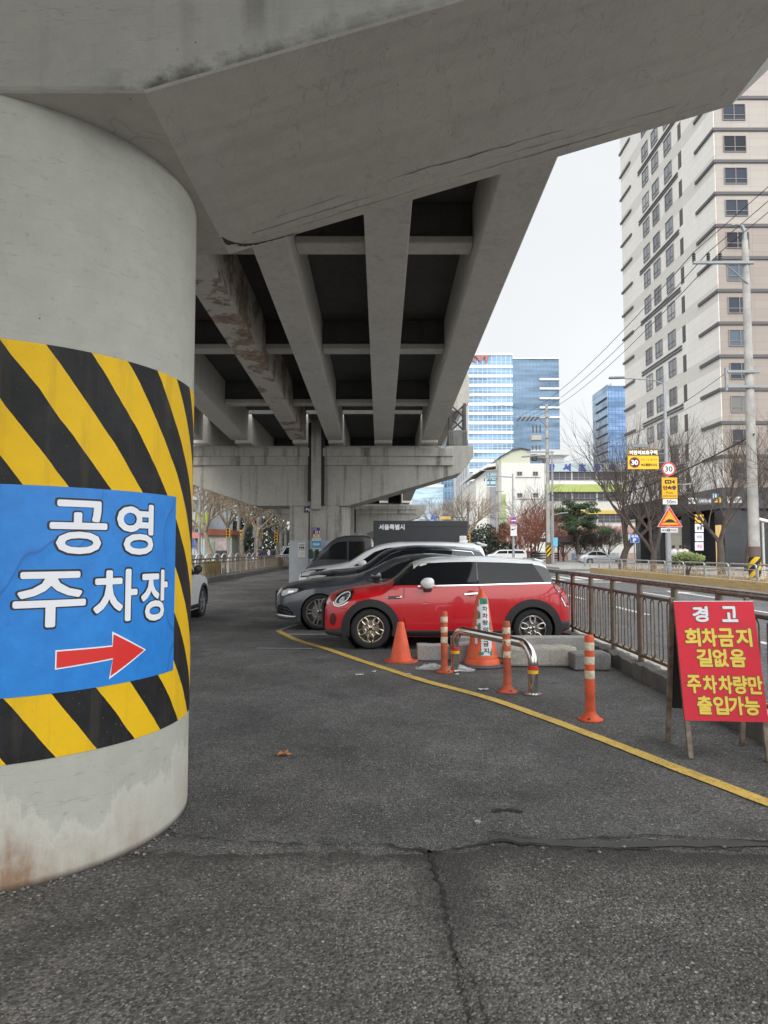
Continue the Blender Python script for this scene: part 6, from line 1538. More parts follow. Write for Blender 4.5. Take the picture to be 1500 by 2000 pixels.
mb = MB(); a_, b_2 = Vector((XH(922), 8, ZH(933))), Vector((XH(950), 8, ZH(918))); mb.obox((a_ + b_2) / 2 + Vector((0, 0, .5)), (b_2 - a_) / 2, (0, 9.5, 0), (0, 0, .22)); a_, b_2 = Vector((XH(950), 8, ZH(918))), Vector((XH(983), 8, ZH(913))); mb.obox((a_ + b_2) / 2 + Vector((0, 0, .5)), (b_2 - a_) / 2, (0, 9.5, 0), (0, 0, .22)); mb.build('roof', WALLW, t)
mb = MB(); mb.box(XH(951), XH(979), -.12, -.001, ZH(948), ZH(924)); mb.build('glazing', curtain('hall_glass', (.26, .42, .48), (.32, .48, .54), (.12, .2, .25), 2.2, .7, .3), t, uv=True)
mb = MB(); mb.box(XH(957), XH(979), -.14, -.001, 1, ZH(951)); mb.build('grey_panel', M('hall_grey', (.30, .31, .36), .6), t)
mb = MB(); mb.box(XH(951), XH(956.5), -.3, -.001, 1, ZH(951)); mb.build('pilaster', M('hall_beige', (.5, .49, .44), .8), t)
for nm, x0, y0, x1, y1, col in (('green_panel', 972, 967, 980, 985, (.10, .42, .08)), ('yellow_panel', 974, 1003, 980, 1018, (.75, .48, .03)), ('red_panel', 975, 1034, 980, 1052, (.5, .10, .08))):
    mb = MB(); mb.box(XH(x0), XH(x1), -.3, -.15, ZH(y1), ZH(y0)); mb.build(nm, M(nm, col, .6), t)
t = T('roof_canopy', 'flat grey canopy block on the school roof behind the utility pole', 'building', (sx(1038, 122), 122, 0)); ox = t.location.x
mb = MB(); mb.box(0, sx(1116, 122) - ox, 0, 8, sz(888, 122), sz(878, 122)); mb.build('canopy', M('canopy_grey', (.50, .51, .51), .8), t)
mb = MB(); mb.box(sx(1078, 122) - ox, sx(1106, 122) - ox, 1, 7, 0, sz(888.2, 122)); mb.build('lift_room', M('lift_grey', (.42, .43, .45), .8), t)
t = T('low_wall', 'low wall with faded blue painted panels below the school hall', 'wall', (sx(945, 96), 96, 0))
mb = MB(); mb.box(0, sx(1320, 96) - t.location.x, 0, .4, 0, 1.35); mb.build('wall', WALLW, t)
for k in range(7):
    mb = MB(); mb.box(1.5 + k * 3.6, 4.6 + k * 3.6, -.02, -.001, .15, 1.15); mb.build('painted_panel', M('mural_%d' % (k % 3), ((.30, .36, .55), (.42, .44, .50), (.55, .38, .34))[k % 3], .7, var=.35, scale=2), t)
t = T('garden_shelter', 'dark roofed timber shelter behind the utility pole', 'shelter', (P(1068, 1050, 84).x, 84, 0))
mb = MB(); mb.prism([(-2.6, 2.55), (2.6, 2.55), (1.7, 3.0), (-1.7, 3.0)], lambda u, v: (u, -1.6, v), lambda u, v: (u, 1.6, v)); mb.build('roof', RD, t)
for x in (-1.7, 1.7):
    for y in (-1.2, 1.2): mb = MB(); mb.box(x - .09, x + .09, y - .09, y + .09, 0, 2.55); mb.build('post', M('dark_timber', (.09, .05, .04), .8), t)
mb = MB()
for z in (.45, .75, 1.05): mb.box(-1.6, 1.6, 1.0, 1.05, z, z + .15)
mb.build('bench_rail', M('dark_timber', (.09, .05, .04), .8), t)
for x in (14.5, 17.5, 20.6):
    t = T('bollard', {14.5: 'grey blue steel bollard left of the silver saloon', 17.5: 'grey blue bollard in front of the silver saloon door', 20.6: 'grey blue bollard behind the first hoop rails'}[x], 'bollard', (x * .97 + 3.0, 58, 0), 0, 'steel bollards at the corner')
    mb = MB(); mb.lathe([(.10, 0), (.10, .85), (.085, .92), (0, .94)], 14); mb.build('post', M('bollard_blue', (.22, .25, .30), .5, .3), t, smooth=40)

# ================================================================ UTILITY POLES AND CABLES
CPOLE = M('concrete_pole', (.36, .352, .335), .85, var=.28, scale=2)
INS = M('insulator', (.02, .018, .018), .3)
HZ2 = stripes('pole_stripes', (.70, .45, .02), (.02, .02, .02), .46, .5, -1.0, 0)
def insul(mb, x, y, z, h=.3):
    for k in range(4): mb.lathe([(0, z + k * h / 4), (.075, z + k * h / 4 + .01), (.05, z + (k + 1) * h / 4), (0, z + (k + 1) * h / 4)], 8, (x, y, 0))
UP = 26.5; u0 = P(1474, 1095, UP)
t = T('utility_pole', 'tall concrete utility pole with striped wrap and crossarms at the right edge', 'utility pole', (u0.x, UP, .3)); ox = t.location.copy()
zT = lambda py: P(1455, py, UP).z - .3
mb = MB(); mb.lathe([(.215, 0), (.135, zT(515)), (.115, zT(470))], 18); mb.build('shaft', CPOLE, t, smooth=60)
def wrap(z0, z1, r_, mat, par):
    mb = MB(); n = 24; mb.add([(r_ * math.cos(2 * PI * i / n), r_ * math.sin(2 * PI * i / n), z) for z in (z0, z1) for i in range(n + 1)], [(i, i + 1, n + 2 + i, n + 1 + i) for i in range(n)])
    o = mb.build('warning_wrap', mat, par, smooth=True); l = o.data.uv_layers.new(name='UVMap')
    for p in o.data.polygons:
        for li in p.loop_indices: vi = o.data.loops[li].vertex_index; l.data[li].uv = (2 * PI * r_ * (vi % (n + 1)) / n, z0 if vi <= n else z1)
wrap(.15, .95, .222, HZ2, t)
mb = MB(); mb.lathe([(.220, .96), (.218, 1.35)], 24); mb.build('base_wrap', M('brown_wrap', (.12, .085, .08), .7), t)
mb = MB(); mb.tube([(0, 0, zT(480)), (0, 0, zT(452)), (-.10, 0, zT(442)), (-.3, 0, zT(438)), (-.52, 0, zT(440))], [.10, .085, .07, .055, .05], 10); mb.build('top_bracket', GALV, t, smooth=60)
za = zT(516); mb = MB(); mb.box(-2.15, .25, -.2, -.08, za - .05, za + .05); mb.tube([(-.9, -.14, za - .03), (.0, -.14, za - .85)], .03, 6)
mb.build('crossarm', GALV, t)
mb = MB()
for z in (zT(728), zT(757)): mb.box(-.95, .35, -.22, -.10, z - .05, z + .05)
mb.box(-1.02, -.94, -.2, -.1, zT(765), zT(720)); mb.build('crossarm', GALV, t)
mb = MB()
for x in (-2.12, -1.55, -1.08): insul(mb, x, -.14, za + .06, .34)
mb.build('insulator', INS, t)
A1 = [Vector((ox.x + x, UP - .14, ox.z + za + .42)) for x in (-2.12, -1.55, -1.08)]
PB = 68.0; u1 = P(1072, 1104, PB)
t = T('utility_pole', 'concrete utility pole with insulator arms and a transformer before the school', 'utility pole', (u1.x, PB, 0))
zQ = lambda py: P(1070, py, PB).z; xq = lambda px: P(px, 1000, PB).x - u1.x
mb = MB(); mb.lathe([(.24, 0), (.15, zQ(790))], 14); mb.build('shaft', CPOLE, t, smooth=60)
mb = MB(); mb.lathe([(.255, .02), (.245, 2.3)], 16); mb.build('base_wrap', M('brown_wrap', (.12, .085, .08), .7), t)
wrap(.9, 2.0, .27, HZ2, t)
mb = MB(); mb.box(xq(1016), .3, -.25, -.13, zQ(816), zQ(814)); mb.tube([(xq(1050), -.2, zQ(815)), (0, -.2, zQ(835))], .05, 6); mb.build('crossarm', GALV, t); mb = MB(); mb.box(xq(1030), .6, -.25, -.13, zQ(885), zQ(882)); mb.build('crossarm', GALV, t); mb = MB(); mb.box(xq(1040), .3, -.25, -.13, zQ(856), zQ(853)); mb.build('crossarm', GALV, t)
mb = MB()
for px in (1018, 1027, 1036, 1044, 1052): mb.tube([(xq(px), -.2, zQ(815)), (xq(px) - .35, -.2, zQ(822))], .10, 6)
for px in (1042, 1049, 1056): insul(mb, xq(px), -.2, zQ(846), .8)
for px in (1041, 1048, 1055): insul(mb, xq(px), -.2, zQ(880), .5)
mb.build('insulator', INS, t)
mb = MB(); mb.box(xq(1039), xq(1058), -.3, .3, zQ(860), zQ(851)); mb.build('switch_box', M('box_beige', (.42, .40, .35), .6), t)
mb = MB(); mb.lathe([(.30, zQ(901)), (.30, zQ(889)), (0, zQ(889))], 12, (xq(1043), -.4, 0)); mb.build('transformer', M('transformer', (.04, .045, .05), .5), t)
mb = MB(); mb.tube([(.35, 0, 0), (.35, 0, 5)], .17, 8); mb.build('conduit', GALV, t)
B1 = [Vector((u1.x + xq(px), PB - .2, zQ(813))) for px in (1018, 1036, 1052)]
PL = 66.0; u2 = P(1081, 1104, PL); zL = lambda py: P(1081, py, PL).z
t = T('street_lamp', 'grey street lamp with two arms beside the school utility pole', 'street lamp', (u2.x, PL, 0))
mb = MB(); mb.tube([(0, 0, 0), (0, 0, zL(884))], [.13, .08], 10); mb.build('pole', GREYP, t, smooth=60)
mb = MB(); mb.tube([(0, 0, zL(896)), (P(1050, 890, PL).x - u2.x, 0, zL(893))], .05, 6); mb.tube([(0, 0, zL(1006)), (P(1095, 1000, PL).x - u2.x, 0, zL(1003))], .045, 6); mb.build('arm', GREYP, t)
mb = MB(); mb.obox((P(1036, 890, PL).x - u2.x, 0, zL(891)), (.85, 0, .06), (0, .16, 0), (0, 0, .07)); mb.obox((P(1101, 1000, PL).x - u2.x, 0, zL(1002)), (.42, 0, .04), (0, .14, 0), (0, 0, .06)); mb.build('lamp_head', GALV, t, bevel=.04)
mb = MB(); mb.box(-.05, .4, -.2, -.14, zL(1067), zL(1050)); mb.build('notice', M('notice_cyan', (.12, .42, .60), .5), t)
PC = 84.0; u3 = P(972, 1088, PC); zC = lambda py: P(972, py, PC).z; xc_ = lambda px: P(px, 1000, PC).x - u3.x
t = T('utility_pole', 'slim concrete utility pole with hooked top in front of the school hall', 'utility pole', (u3.x, PC, 0))
mb = MB(); mb.lathe([(.22, 0), (.13, zC(905))], 12); mb.build('shaft', CPOLE, t, smooth=60)
mb = MB(); mb.tube([(0, 0, zC(906)), (-.1, 0, zC(899)), (-.35, 0, zC(898))], .07, 6); mb.build('hook', GALV, t); mb = MB(); mb.box(xc_(936), xc_(973), -.25, -.13, zC(920), zC(918.5)); mb.build('crossarm', GALV, t); mb = MB(); mb.box(xc_(945), xc_(972), -.25, -.13, zC(935), zC(934)); mb.build('crossarm', GALV, t); mb = MB(); mb.box(xc_(958), xc_(984), -.25, -.13, zC(961), zC(960)); mb.build('crossarm', GALV, t)
mb = MB()
for px in (946, 954, 960): insul(mb, xc_(px), -.2, zC(940), .25)
mb.build('insulator', INS, t); wrap(.3, 1.3, .235, HZ2, t)
PD = 61.0; u4 = P(1003, 1090, PD); zD = lambda py: P(1003, py, PD).z; xd = lambda px: P(px, 1000, PD).x - u4.x
t = T('street_lamp', 'tall grey lamp pole carrying the round no parking sign', 'street lamp', (u4.x, PD, 0))
mb = MB(); mb.tube([(0, 0, 0), (0, 0, zD(925))], [.13, .06], 10); mb.build('pole', GREYP, t, smooth=60)
mb = MB(); mb.tube([(0, 0, zD(932)), (xd(978), 0, zD(931))], .045, 6); mb.obox((xd(964), 0, zD(930)), (.55, 0, .04), (0, .14, 0), (0, 0, .06)); mb.build('lamp_head', GALV, t)
tt = T('road_sign', 'round blue no parking sign with a red rim and tow away plate below', 'road sign', (u4.x, PD - .2, zD(1017))); g = flat((0, 0, 0), (1, 0, 0), (0, 0, 1))
mb = MB(); mb.prism([(.31 * math.cos(a), .31 * math.sin(a)) for a in [i * PI / 14 for i in range(28)]], lambda u, v: g(u, v, -.02), lambda u, v: g(u, v, 0)); disc(mb, g, .30, .003, m=1); disc(mb, g, .235, .006, m=2)
mb.build('disc', [GALV, RED, M('noparking_blue', (.06, .06, .42), .5)], tt); lettering('lettering', '주정차금지', LETW, tt, g, -.21, .21, -.05, .05, .008, .012)
mb = MB(); zz = -(zD(1017) - zD(1047)); plate(mb, g, -.28, .28, zz, -.36, .02); mb.build('tow_plate', M('plate_grey', (.62, .62, .62), .5), tt, fix=True)
lettering('lettering', '견인지역', LETK, tt, g, -.2, .2, -.52, -.42, .006, .004); mb = MB(); poly(mb, g, [(-.22, -.85), (-.2, -.75), (-.08, -.72), (-.02, -.78), (.2, -.62), (.22, -.66), (0, -.85)], .006); mb.build('tow_symbol', LETK, tt)
def cable(label, a, b, sag, r_=.012, n=24):
    a, b = Vector(a), Vector(b); mb = MB(); pts = [a.lerp(b, i / n) - Vector((0, 0, sag * 4 * (i / n) * (1 - i / n))) for i in range(n + 1)]
    mb.tube(pts, r_, 5); return tag(mb.build('cable', M('cable_black', (.03, .03, .032), .6)), label, 'cable', 'overhead power cables')
far = Vector((0, 0, 0))
for k, (q, lab) in enumerate(zip(A1, ('outermost upper power cable running left from the tall crossarm', 'middle upper power cable running left from the tall crossarm', 'upper power cable nearest the pole shaft on the tall crossarm'))):
    cable(lab, q, B1[k], .9, .016)
    e = q + Vector((4.2, -16, 3.4)); cable(lab.replace('running left', 'running right out of the frame'), q, e, .1, .014, 8)
cable('cable strung from the low crossarm of the striped pole to the far school pole', Vector((ox.x - .9, UP - .1, ox.z + zT(728))), (u1.x, PB - .3, zQ(905)), 1.0, .012)
cable('thick low communication cable sagging left from the striped utility pole', Vector((ox.x, UP - .24, ox.z + zT(850))), (u1.x, PB - .3, zQ(965)), 1.4, .035)
cable('low cable continuing from the school pole toward the school hall', (u1.x, PB - .3, zQ(965)), (u3.x, PC - .3, zC(1012)), .9, .03)
cable('thin cable between the upper arms of the two school poles', (u1.x, PB - .2, zQ(800)), (P(905, 762, 60).x, 60, P(905, 762, 60).z), .6, .014)
cable('cable crossing from the lamp pole top to the right edge', (ox.x - .9, UP, ox.z + zT(757)), (P(1010, 800, PB).x + 5, PB, zQ(870)), .8, .010)
# right street lamp / camera post
RPp = P(1492, 1098, 31)
t = T('camera_post', 'thin white camera post right of the striped utility pole', 'post', (RPp.x, 31, .1)); mb = MB(); mb.tube([(0, 0, 0), (0, 0, 2.75)], .05, 8); mb.build('post', M('post_white', (.55, .55, .53), .6), t)
mb = MB(); mb.obox((-.02, -.05, 2.78), (.2, 0, -.05), (0, .1, 0), (.01, 0, .06)); mb.build('camera', WHITE, t, bevel=.02)
mb = MB(); mb.box(-.35, .05, .2, .5, 0, .55); tag(mb.build('utility_box', M('box_white', (.62, .62, .60), .6), loc=(RPp.x + .1, 31, .1)), 'pale utility box at the right edge behind the hoop rails', 'utility box')

# ================================================================ LEFT SIDE AND FAR TRAFFIC
hoopL = None
for k in range(17):
    y = 29 + k * 2.05
    lab = 'white arched road rail behind the left railing, number unclear'
    lab = ['white arched guard rail nearest the striped pier', 'white arched rail in front of the blue shop front', 'white arched rail below the blue awning', 'white arched rail before the red roofed kiosk', 'white arched rail before the dark kiosk poster', 'white arched rail right of the kiosk poster', 'white arched rail under the yellow signal head', 'white arched rail before the middle plane tree', 'white arched rail below the yellow control box', 'white arched rail left of the grey signal pole', 'white arched rail at the grey signal pole foot', 'white arched rail right of the grey signal pole', 'white arched rail before the walking people', 'white arched rail left of the parked white van', 'white arched rail in front of the parked white van', 'white arched rail just left of the second pier', 'farthest white arched rail behind the second pier'][k]
    if hoopL is None:
        h = T('guard_rail', lab, 'guard rail', (-10.6, y, 0), 0, 'white arched rails along the left road')
        mb = MB(); pts = [(0, -.85, 0), (0, -.85, .95)] + [(0, -.85 * math.cos(q), .95 + .33 * math.sin(q)) for q in [i * PI / 12 for i in range(1, 12)]] + [(0, .85, .95), (0, .85, 0)]
        mb.tube(pts, .045, 8); mb.tube([(0, -.85, .6), (0, .85, .6)], .03, 6); mb.build('hoop', M('white_rail', (.62, .60, .57), .4), h, smooth=60); hoopL = h
    else: dup(hoopL, (-10.6, y, 0), 0, lab)
for px, Y, wd, lab in ((408, 33.5, 1.35, 'yellow banner hung on the left railing next to the white car mirror'), (539, 54, 1.0, 'yellow banner hung on the left railing near the second pier')):
    ob = P(px, 1110, Y); mb = MB(); mb.box(-8.42, -8.40, Y - wd * 1.3, Y + wd * 1.3, .32, .98)
    tag(mb.build('banner', M('banner_yellow', (.42, .27, .02), .7, var=.5, scale=5)), lab, 'banner')
def lblock(label, px0, px1, Y, ytop, mats_parts, depth=12):
    a, b = P(px0, 1000, Y), P(px1, 1000, Y); t = T('office_building' if 'office' in label else 'shop', label, 'building', (a.x, Y, 0)); W_ = b.x - a.x
    mb = MB(); mb.box(0, W_, 0, depth, 0, P(px0, ytop, Y).z); mb.build('wall', mats_parts, t, uv=True); return t, W_
t, W_ = lblock('pale blue office building with window bands beside the striped pier', 340, 404, 70, 900, tiles('office_tile', (.50, .55, .60), (.55, .6, .64), (.40, .44, .48), 2, 1, .03))
for k in range(4):
    mb = MB(); z = 5.5 + k * 2.6; mb.box(.4, W_ - .5, -.08, -.001, z, z + 1.2); mb.build('window', M('office_glass', (.10, .15, .21), .12), t)
for k, (c0, z0, z1) in enumerate((((.45, .46, .48), 4.0, 5.4), ((.04, .12, .45), 1.9, 3.9), ((.04, .05, .16), .1, 1.0))):
    mb = MB(); mb.box(-.1, W_ - .9, -.35, -.09, z0, z1); mb.build('shop_sign', M('lsign%d' % k, c0, .5), t)
mb = MB(); mb.box(W_ - .9, W_ + .2, -.5, -.1, 3.7, 5.3); mb.build('lime_sign', M('lsign_lime', (.35, .5, .05), .5), t)
for px, Y, c0, lab in ((384, 58, (.55, .20, .16), 'reddish awning over the blue shop front on the left'), (396, 60, (.05, .13, .48), 'small blue awning between the shop and the kiosk')):
    q = P(px, 1048, Y); t = T('awning', lab, 'awning', (q.x, Y, q.z)); mb = MB(); mb.prism([(-.2, .35), (.2, .35), (.75, -.15), (-.75, -.15)], lambda u, v: (u, -.5, v), lambda u, v: (u, .5, v)); mb.build('canopy', M('aw%d' % px, c0, .7), t)
    for x in (-.6, .6): mb = MB(); mb.tube([(x, -.4, -.15), (x, -.4, -q.z)], .03, 6); mb.build('pole', GALV, t)
KY = 57; a, b = P(398, 1000, KY).x, P(456, 1000, KY).x
t = T('kiosk', 'roadside kiosk with rusty red roof and a dark poster panel', 'kiosk', (a, KY, 0)); W_ = b - a
mb = MB(); mb.box(.1, W_ - .1, 0, 2.2, 0, 2.75); mb.build('wall', M('kiosk_wall', (.34, .36, .30), .7, var=.2), t)
mb = MB(); mb.prism([(-.2, 2.751), (W_ + .2, 2.751), (W_ - .1, 3.2), (.1, 3.35)], lambda u, v: (u, -.3, v), lambda u, v: (u, 2.5, v)); mb.build('roof', M('rust_roof', (.20, .065, .035), .7, var=.3), t)
mb = MB(); mb.box(W_ * .42, W_ * .80, -.06, -.001, .5, 1.45); mb.build('dark_poster', M('kiosk_poster', (.03, .035, .04), .5, var=.5, scale=7), t)
mb = MB(); mb.box(W_ * .42, W_ * .80, -.06, -.001, 1.5, 2.5); mb.build('pale_poster', M('kiosk_pale', (.42, .34, .33), .6, var=.4, scale=4), t)
for k in (.06, .25): mb = MB(); mb.box(W_ * k, W_ * (k + .12), -.05, -.001, .2, 2.2); mb.build('glass_panel', M('kiosk_glass', (.24, .31, .27), .3), t)
def lpole(label, px, Y, ytop, r_, mat, kind='pole', cat='pole'):
    q = P(px, 1000, Y); t = T(kind, label, cat, (q.x, Y, 0)); mb = MB(); mb.tube([(0, 0, 0), (0, 0, P(px, ytop, Y).z)], [r_, r_ * .7], 10); mb.build('shaft', mat, t, smooth=60); return t, q.x
lpole('pale concrete pole rising between the plane trees on the left', 466.5, 60, 930, .16, CPOLE, 'utility_pole', 'utility pole')
lpole('grey pole in front of the left office building', 390, 55, 930, .13, GREYP)
lpole('pale upright post just left of the second pier', 549, 75, 1010, .22, CPOLE)
lpole('second pale upright post closer to the second pier', 558, 75, 1012, .16, CPOLE)
t, x0 = lpole('grey traffic signal pole with street signs on the left road', 499.5, 62, 988, .13, GREYP, 'signal_pole', 'signal pole')
zq = lambda py, Y=62: P(0, py, Y).z
mb = MB(); mb.tube([(0, 0, zq(1002)), (1.3, 0, zq(1001))], .05, 6); mb.tube([(.38, 0, 0), (.46, 0, zq(995))], .10, 8); mb.build('arm', GREYP, t)
for nm, px, y0, y1, w_, c0 in (('red_sign', 494.5, 1017, 1023, .35, (.6, .05, .05)), ('blue_sign', 504, 1018, 1023, .25, (.10, .35, .6)), ('grey_sign', 501, 1032, 1050, .28, (.33, .35, .37)), ('blue_plate', 508, 1024, 1032, .2, (.25, .33, .45))):
    mb = MB(); xx = P(px, 1000, 62).x - x0; mb.box(xx - w_, xx + w_, -.24, -.16, zq(y1), zq(y0)); mb.build(nm, M(nm, c0, .5), t)
def signal(label, px, py, Y, h_=.9, col=(.75, .42, .02), pole=True):
    q = P(px, py, Y); t = T('traffic_signal', label, 'traffic signal', (q.x, Y, 0)); z = q.z
    mb = MB(); mb.box(-.16, .16, -.12, .12, z - h_ / 2, z + h_ / 2); mb.build('head', M('signal_yellow', col, .5), t, bevel=.02)
    for k in range(3): mb = MB(); mb.lathe([(.10, -.14), (.10, -.121), (0, -.121)], 14, (0, 0, z + (k - 1) * h_ * .31), 'y'); mb.build('lamp', M('signal_dark', (.03, .03, .03), .3), t); 
    for k in range(3): mb = MB(); mb.lathe([(.125, -.30), (.125, -.121)], 12, (0, 0, z + (k - 1) * h_ * .31), 'y', a0=0, a1=PI); mb.build('visor', M('signal_yellow', col, .5), t)
    if pole: mb = MB(); mb.tube([(0, .18, 0), (0, .18, z + h_ / 2)], .06, 8); mb.build('post', GREYP, t)
signal('yellow traffic signal on the left road right of the kiosk', 446, 1041, 56, .75)
signal('tall yellow signal box on a post before the middle plane tree', 472.5, 1048, 58, 1.1)
signal('small yellow signal seen beside the grey signal pole', 510, 1045, 64)
signal('orange traffic signal next to the bare trees left of the second pier', 539.5, 1050, 68, 1.0, (.70, .16, .03))
signal('yellow pedestrian signal beyond the white minivan roof', 914.5, 1053, 60, .8)
q = P(889, 1062, 58); t = T('road_sign', 'tall yellow school crossing sign with a blue triangle beyond the minivan', 'road sign', (q.x, 58, 0))
mb = MB(); mb.box(-.27, .27, -.02, .02, P(889, 1053, 58).z, P(889, 1028, 58).z); mb.build('panel', SIGNY, t)
mb = MB(); zz = P(889, 1041, 58).z; mb.prism([(-.2, zz), (.2, zz), (0, zz + .35)], lambda u, v: (u, -.03, v), lambda u, v: (u, -.021, v)); mb.build('triangle', M('tri_blue', (.08, .14, .45), .5), t)
mb = MB(); mb.lathe([(.09, -.03), (.09, -.021), (0, -.03)], 14, (0, 0, zz - .25), 'y'); mb.build('ring', WHITE, t)
mb = MB(); mb.tube([(0, .06, 0), (0, .06, zz + .6)], .05, 8); mb.build('post', GREYP, t)
q = P(914, 1000, 66); t = T('signal_pole', 'dark signal pole with a long arm left of the school hall', 'signal pole', (q.x, 66, 0)); zz = P(914, 984, 66).z
mb = MB(); mb.tube([(0, 0, 0), (0, 0, zz)], .10, 8); mb.lathe([(.12, zz - .1), (.2, zz + .15), (.12, zz + .3), (0, zz + .3)], 10); mb.build('shaft', M('pole_dark', (.10, .10, .11), .6), t)
mb = MB(); mb.tube([(0, 0, P(0, 1011, 66).z), (P(850, 1000, 66).x - q.x, 0, P(0, 1010, 66).z)], .04, 6); mb.build('arm', M('pole_dark', (.10, .10, .11), .6), t)
zz = P(0, 1012, 66).z; x_ = P(846, 1000, 66).x - q.x
mb = MB(); mb.prism([(x_ - .32, zz - .15), (x_ + .32, zz - .15), (x_, zz + .5)], lambda u, v: (u, -.08, v), lambda u, v: (u, -.05, v)); mb.build('crossing_sign', M('tri_blue', (.08, .14, .45), .5), t)
mb = MB(); mb.box(x_ + .6, x_ + 1.7, -.08, -.05, zz - .12, zz + .16); mb.build('name_plate', M('plate_amber', (.66, .42, .12), .5), t)
# ---- simple far vehicles
def van(label, loc, L_, h_, col, rz=0.):
    t = T('van' if h_ > 1.7 else 'car', label, 'van' if h_ > 1.7 else 'car', loc, rz); pm_ = M('veh_%.2f%.2f' % (col[0], L_), col, .3, coat=1)
    yprism('body', [(0, .35), (.02, .9), (.18, 1.02), (.75, 1.12), (1.25, h_ - .12), (1.5, h_ - .02), (L_ - .5, h_), (L_ - .12, h_ - .1), (L_, 1.0), (L_, .35)], -.86, .86, pm_, t, .09)
    for sd in (-1, 1):
        a, b = sorted((sd * .858, sd * .872)); yprism('side_window', [(.95, 1.14), (1.32, h_ - .16), (L_ * .5, h_ - .14), (L_ * .5, 1.14)], a, b, CARGLASS, t, 0); yprism('side_window', [(L_ * .52, 1.14), (L_ * .52, h_ - .14), (L_ - .5, h_ - .14), (L_ - .3, 1.14)], a, b, CARGLASS, t, 0)
    for x in (.8, L_ - .85):
        for sd in (-1, 1):
            mb = MB(); mb.lathe([(0, sd * .66), (.30, sd * .66), (.32, sd * .7), (.32, sd * .84), (.29, sd * .875), (.2, sd * .875)], 22, (0, 0, 0), 'y'); wh = mb.build('wheel', TYRE, t, fix=True, smooth=35, loc=(x, 0, .32))
            mb = MB(); mb.lathe([(.2, sd * .876), (.18, sd * .86), (0, sd * .87)], 18, (0, 0, 0), 'y'); mb.build('rim', GALV, wh, fix=True, smooth=35)
    return t
q = P(535, 1095, 66); van('pale blue white van on the left road behind the railing', (q.x, 66, 0), 4.7, 1.95, (.62, .68, .76))
q = P(950, 1085, 80); van('white pickup sized vehicle far beyond the minivan tail', (q.x, 80, 0), 4.6, 1.6, (.70, .71, .73))
q = P(985, 1085, 86); van('grey car far off below the school hall', (q.x, 86, 0), 4.3, 1.45, (.33, .35, .40))
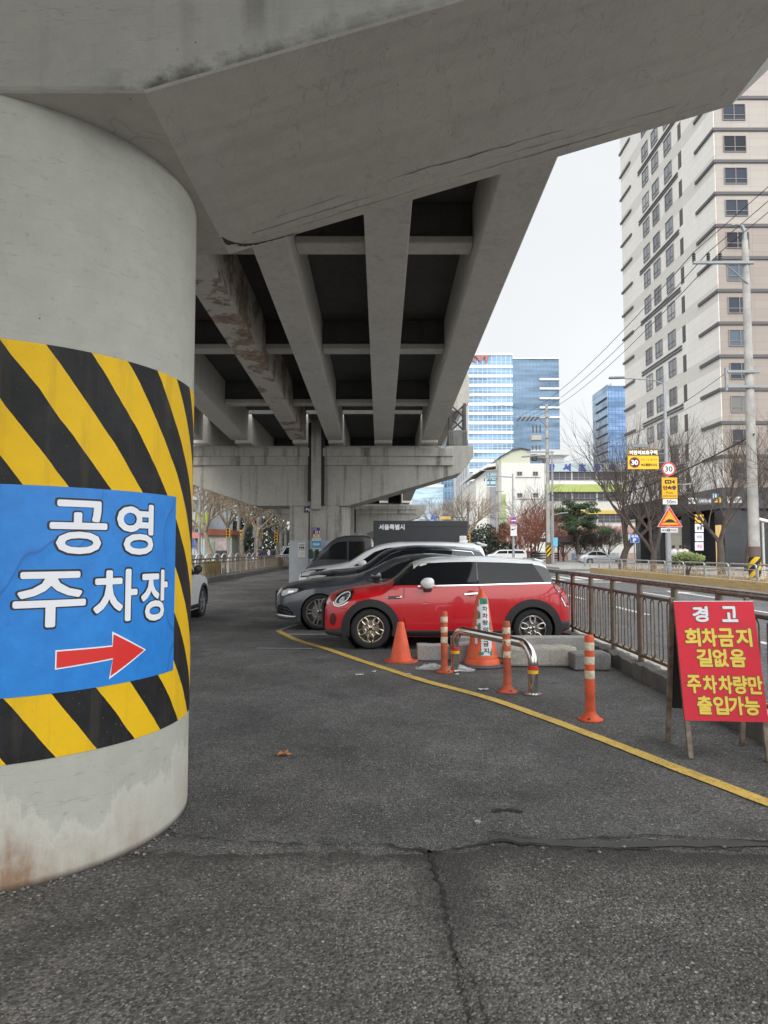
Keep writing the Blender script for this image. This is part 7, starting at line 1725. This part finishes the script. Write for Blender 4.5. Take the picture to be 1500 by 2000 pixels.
# ---- people
SKINM = M('skin', (.50, .30, .21), .6); HAIR = M('hair', (.015, .012, .011), .5)
def skinned(name, pts, edges, radii, mat, par, root):
    me = bpy.data.meshes.new(name); me.from_pydata(pts, edges, []); me.materials.append(mat)
    o = bpy.data.objects.new(name, me); C.objects.link(o); o.parent = par
    o.modifiers.new('skin', 'SKIN'); sv = me.skin_vertices[0].data
    for i, r_ in enumerate(radii): sv[i].radius = (r_, r_) if not hasattr(r_, '__len__') else r_
    sv[root].use_root = True
    s_ = o.modifiers.new('subdivision', 'SUBSURF'); s_.levels = 1; s_.render_levels = 1
    return o
def person(label, loc, rz, top, legs, stride=.16, h=1.7):
    t = T('person', label, 'person', loc, rz); k = h / 1.7
    J = [(0, 0, .92), (0, 0, 1.15), (0, 0, 1.38), (0, 0, 1.48), (0, .02, 1.56), (0, .02, 1.66),
         (.19, 0, 1.38), (.23, .05, 1.12), (.22, -.10, .90), (.22, -.14, .82), (-.19, 0, 1.38), (-.23, -.04, 1.12), (-.22, .10, .90), (-.22, .13, .82),
         (.10, 0, .88), (.11, -stride * .6, .48), (.11, -stride * .7, .08), (.11, -stride - .10, .04), (-.10, 0, .88), (-.11, stride * .4, .48), (-.11, stride, .10), (-.11, stride - .14, .04)]
    E_ = [(0, 1), (1, 2), (2, 3), (3, 4), (4, 5), (2, 6), (6, 7), (7, 8), (8, 9), (2, 10), (10, 11), (11, 12), (12, 13), (0, 14), (14, 15), (15, 16), (16, 17), (0, 18), (18, 19), (19, 20), (20, 21)]
    R_ = [(.14, .10), (.13, .09), (.15, .09), .055, .085, .08, .06, .045, .038, .036, .06, .045, .038, .036, .085, .06, .045, .04, .085, .06, .045, .04]
    J = [(a * k, b * k, c_ * k) for a, b, c_ in J]
    skinned('body', J, E_, R_, SKINM, t, 0)
    skinned('jacket', [J[i] for i in (0, 1, 2, 6, 7, 8, 10, 11, 12, 3)], [(0, 1), (1, 2), (2, 3), (3, 4), (4, 5), (2, 6), (6, 7), (7, 8), (2, 9)], [(.18, .14), (.17, .13), (.19, .13), .10, .075, .06, .10, .075, .06, .085], M('cloth_%.2f_%.2f' % (top[0], top[2]), top, .85), t, 0)
    skinned('trousers', [J[i] for i in (0, 14, 15, 16, 18, 19, 20)], [(0, 1), (1, 2), (2, 3), (0, 4), (4, 5), (5, 6)], [(.155, .12), .10, .078, .062, .10, .078, .062], M('cloth_%.2f_%.2f' % (legs[0], legs[2]), legs, .85), t, 0)
    mb = MB(); mb.lathe([(.02, 1.80), (.085, 1.775), (.118, 1.70), (.12, 1.62), (.10, 1.57)], 14, (0, .045, 0)); mb.v = [(a * k, b * k, c_ * k) for a, b, c_ in mb.v]; mb.build('hair', HAIR, t, smooth=60)
    mb = MB()
    for x in (-.033, .033): mb.lathe([(.010, -.07), (0, -.075)], 8, (x * k, 0, 1.625 * k), 'y')
    mb.prism([(-.012, 1.585 * k), (.012, 1.585 * k), (.004, 1.625 * k), (-.004, 1.625 * k)], lambda u, v: (u, -.088, v), lambda u, v: (u, -.06, v)); mb.build('face', M('face_dark', (.16, .08, .06), .6), t, fix=True)
a = P(1317, 1090, 52); person('person in a white top standing near the beige shop panel', (a.x, 52, .1), .3, (.68, .68, .70), (.05, .05, .06), .05)
a = P(1331, 1090, 51); person('person in a pale coat left of two walking before the shops', (a.x, 51, .1), .2, (.66, .62, .60), (.30, .30, .33))
a = P(1338, 1090, 51); person('person in a white coat right of two walking before the shops', (a.x, 51, .1), -.2, (.70, .67, .66), (.20, .21, .25))
for px, c0, lab in ((487, (.05, .05, .07), 'person in dark clothes at the foot of the plane tree on the left'), (522, (.03, .035, .06), 'person in black walking left of the pale van'), (525, (.62, .62, .65), 'person in a white jacket walking left of the pale van'), (531, (.04, .04, .07), 'person in a navy coat just beside the pale van'), (509, (.06, .06, .10), 'person in dark blue by the grey signal pole')):
    a = P(px, 1088, 58); person(lab, (a.x, 58, .05), PI, c0, (.04, .04, .05))
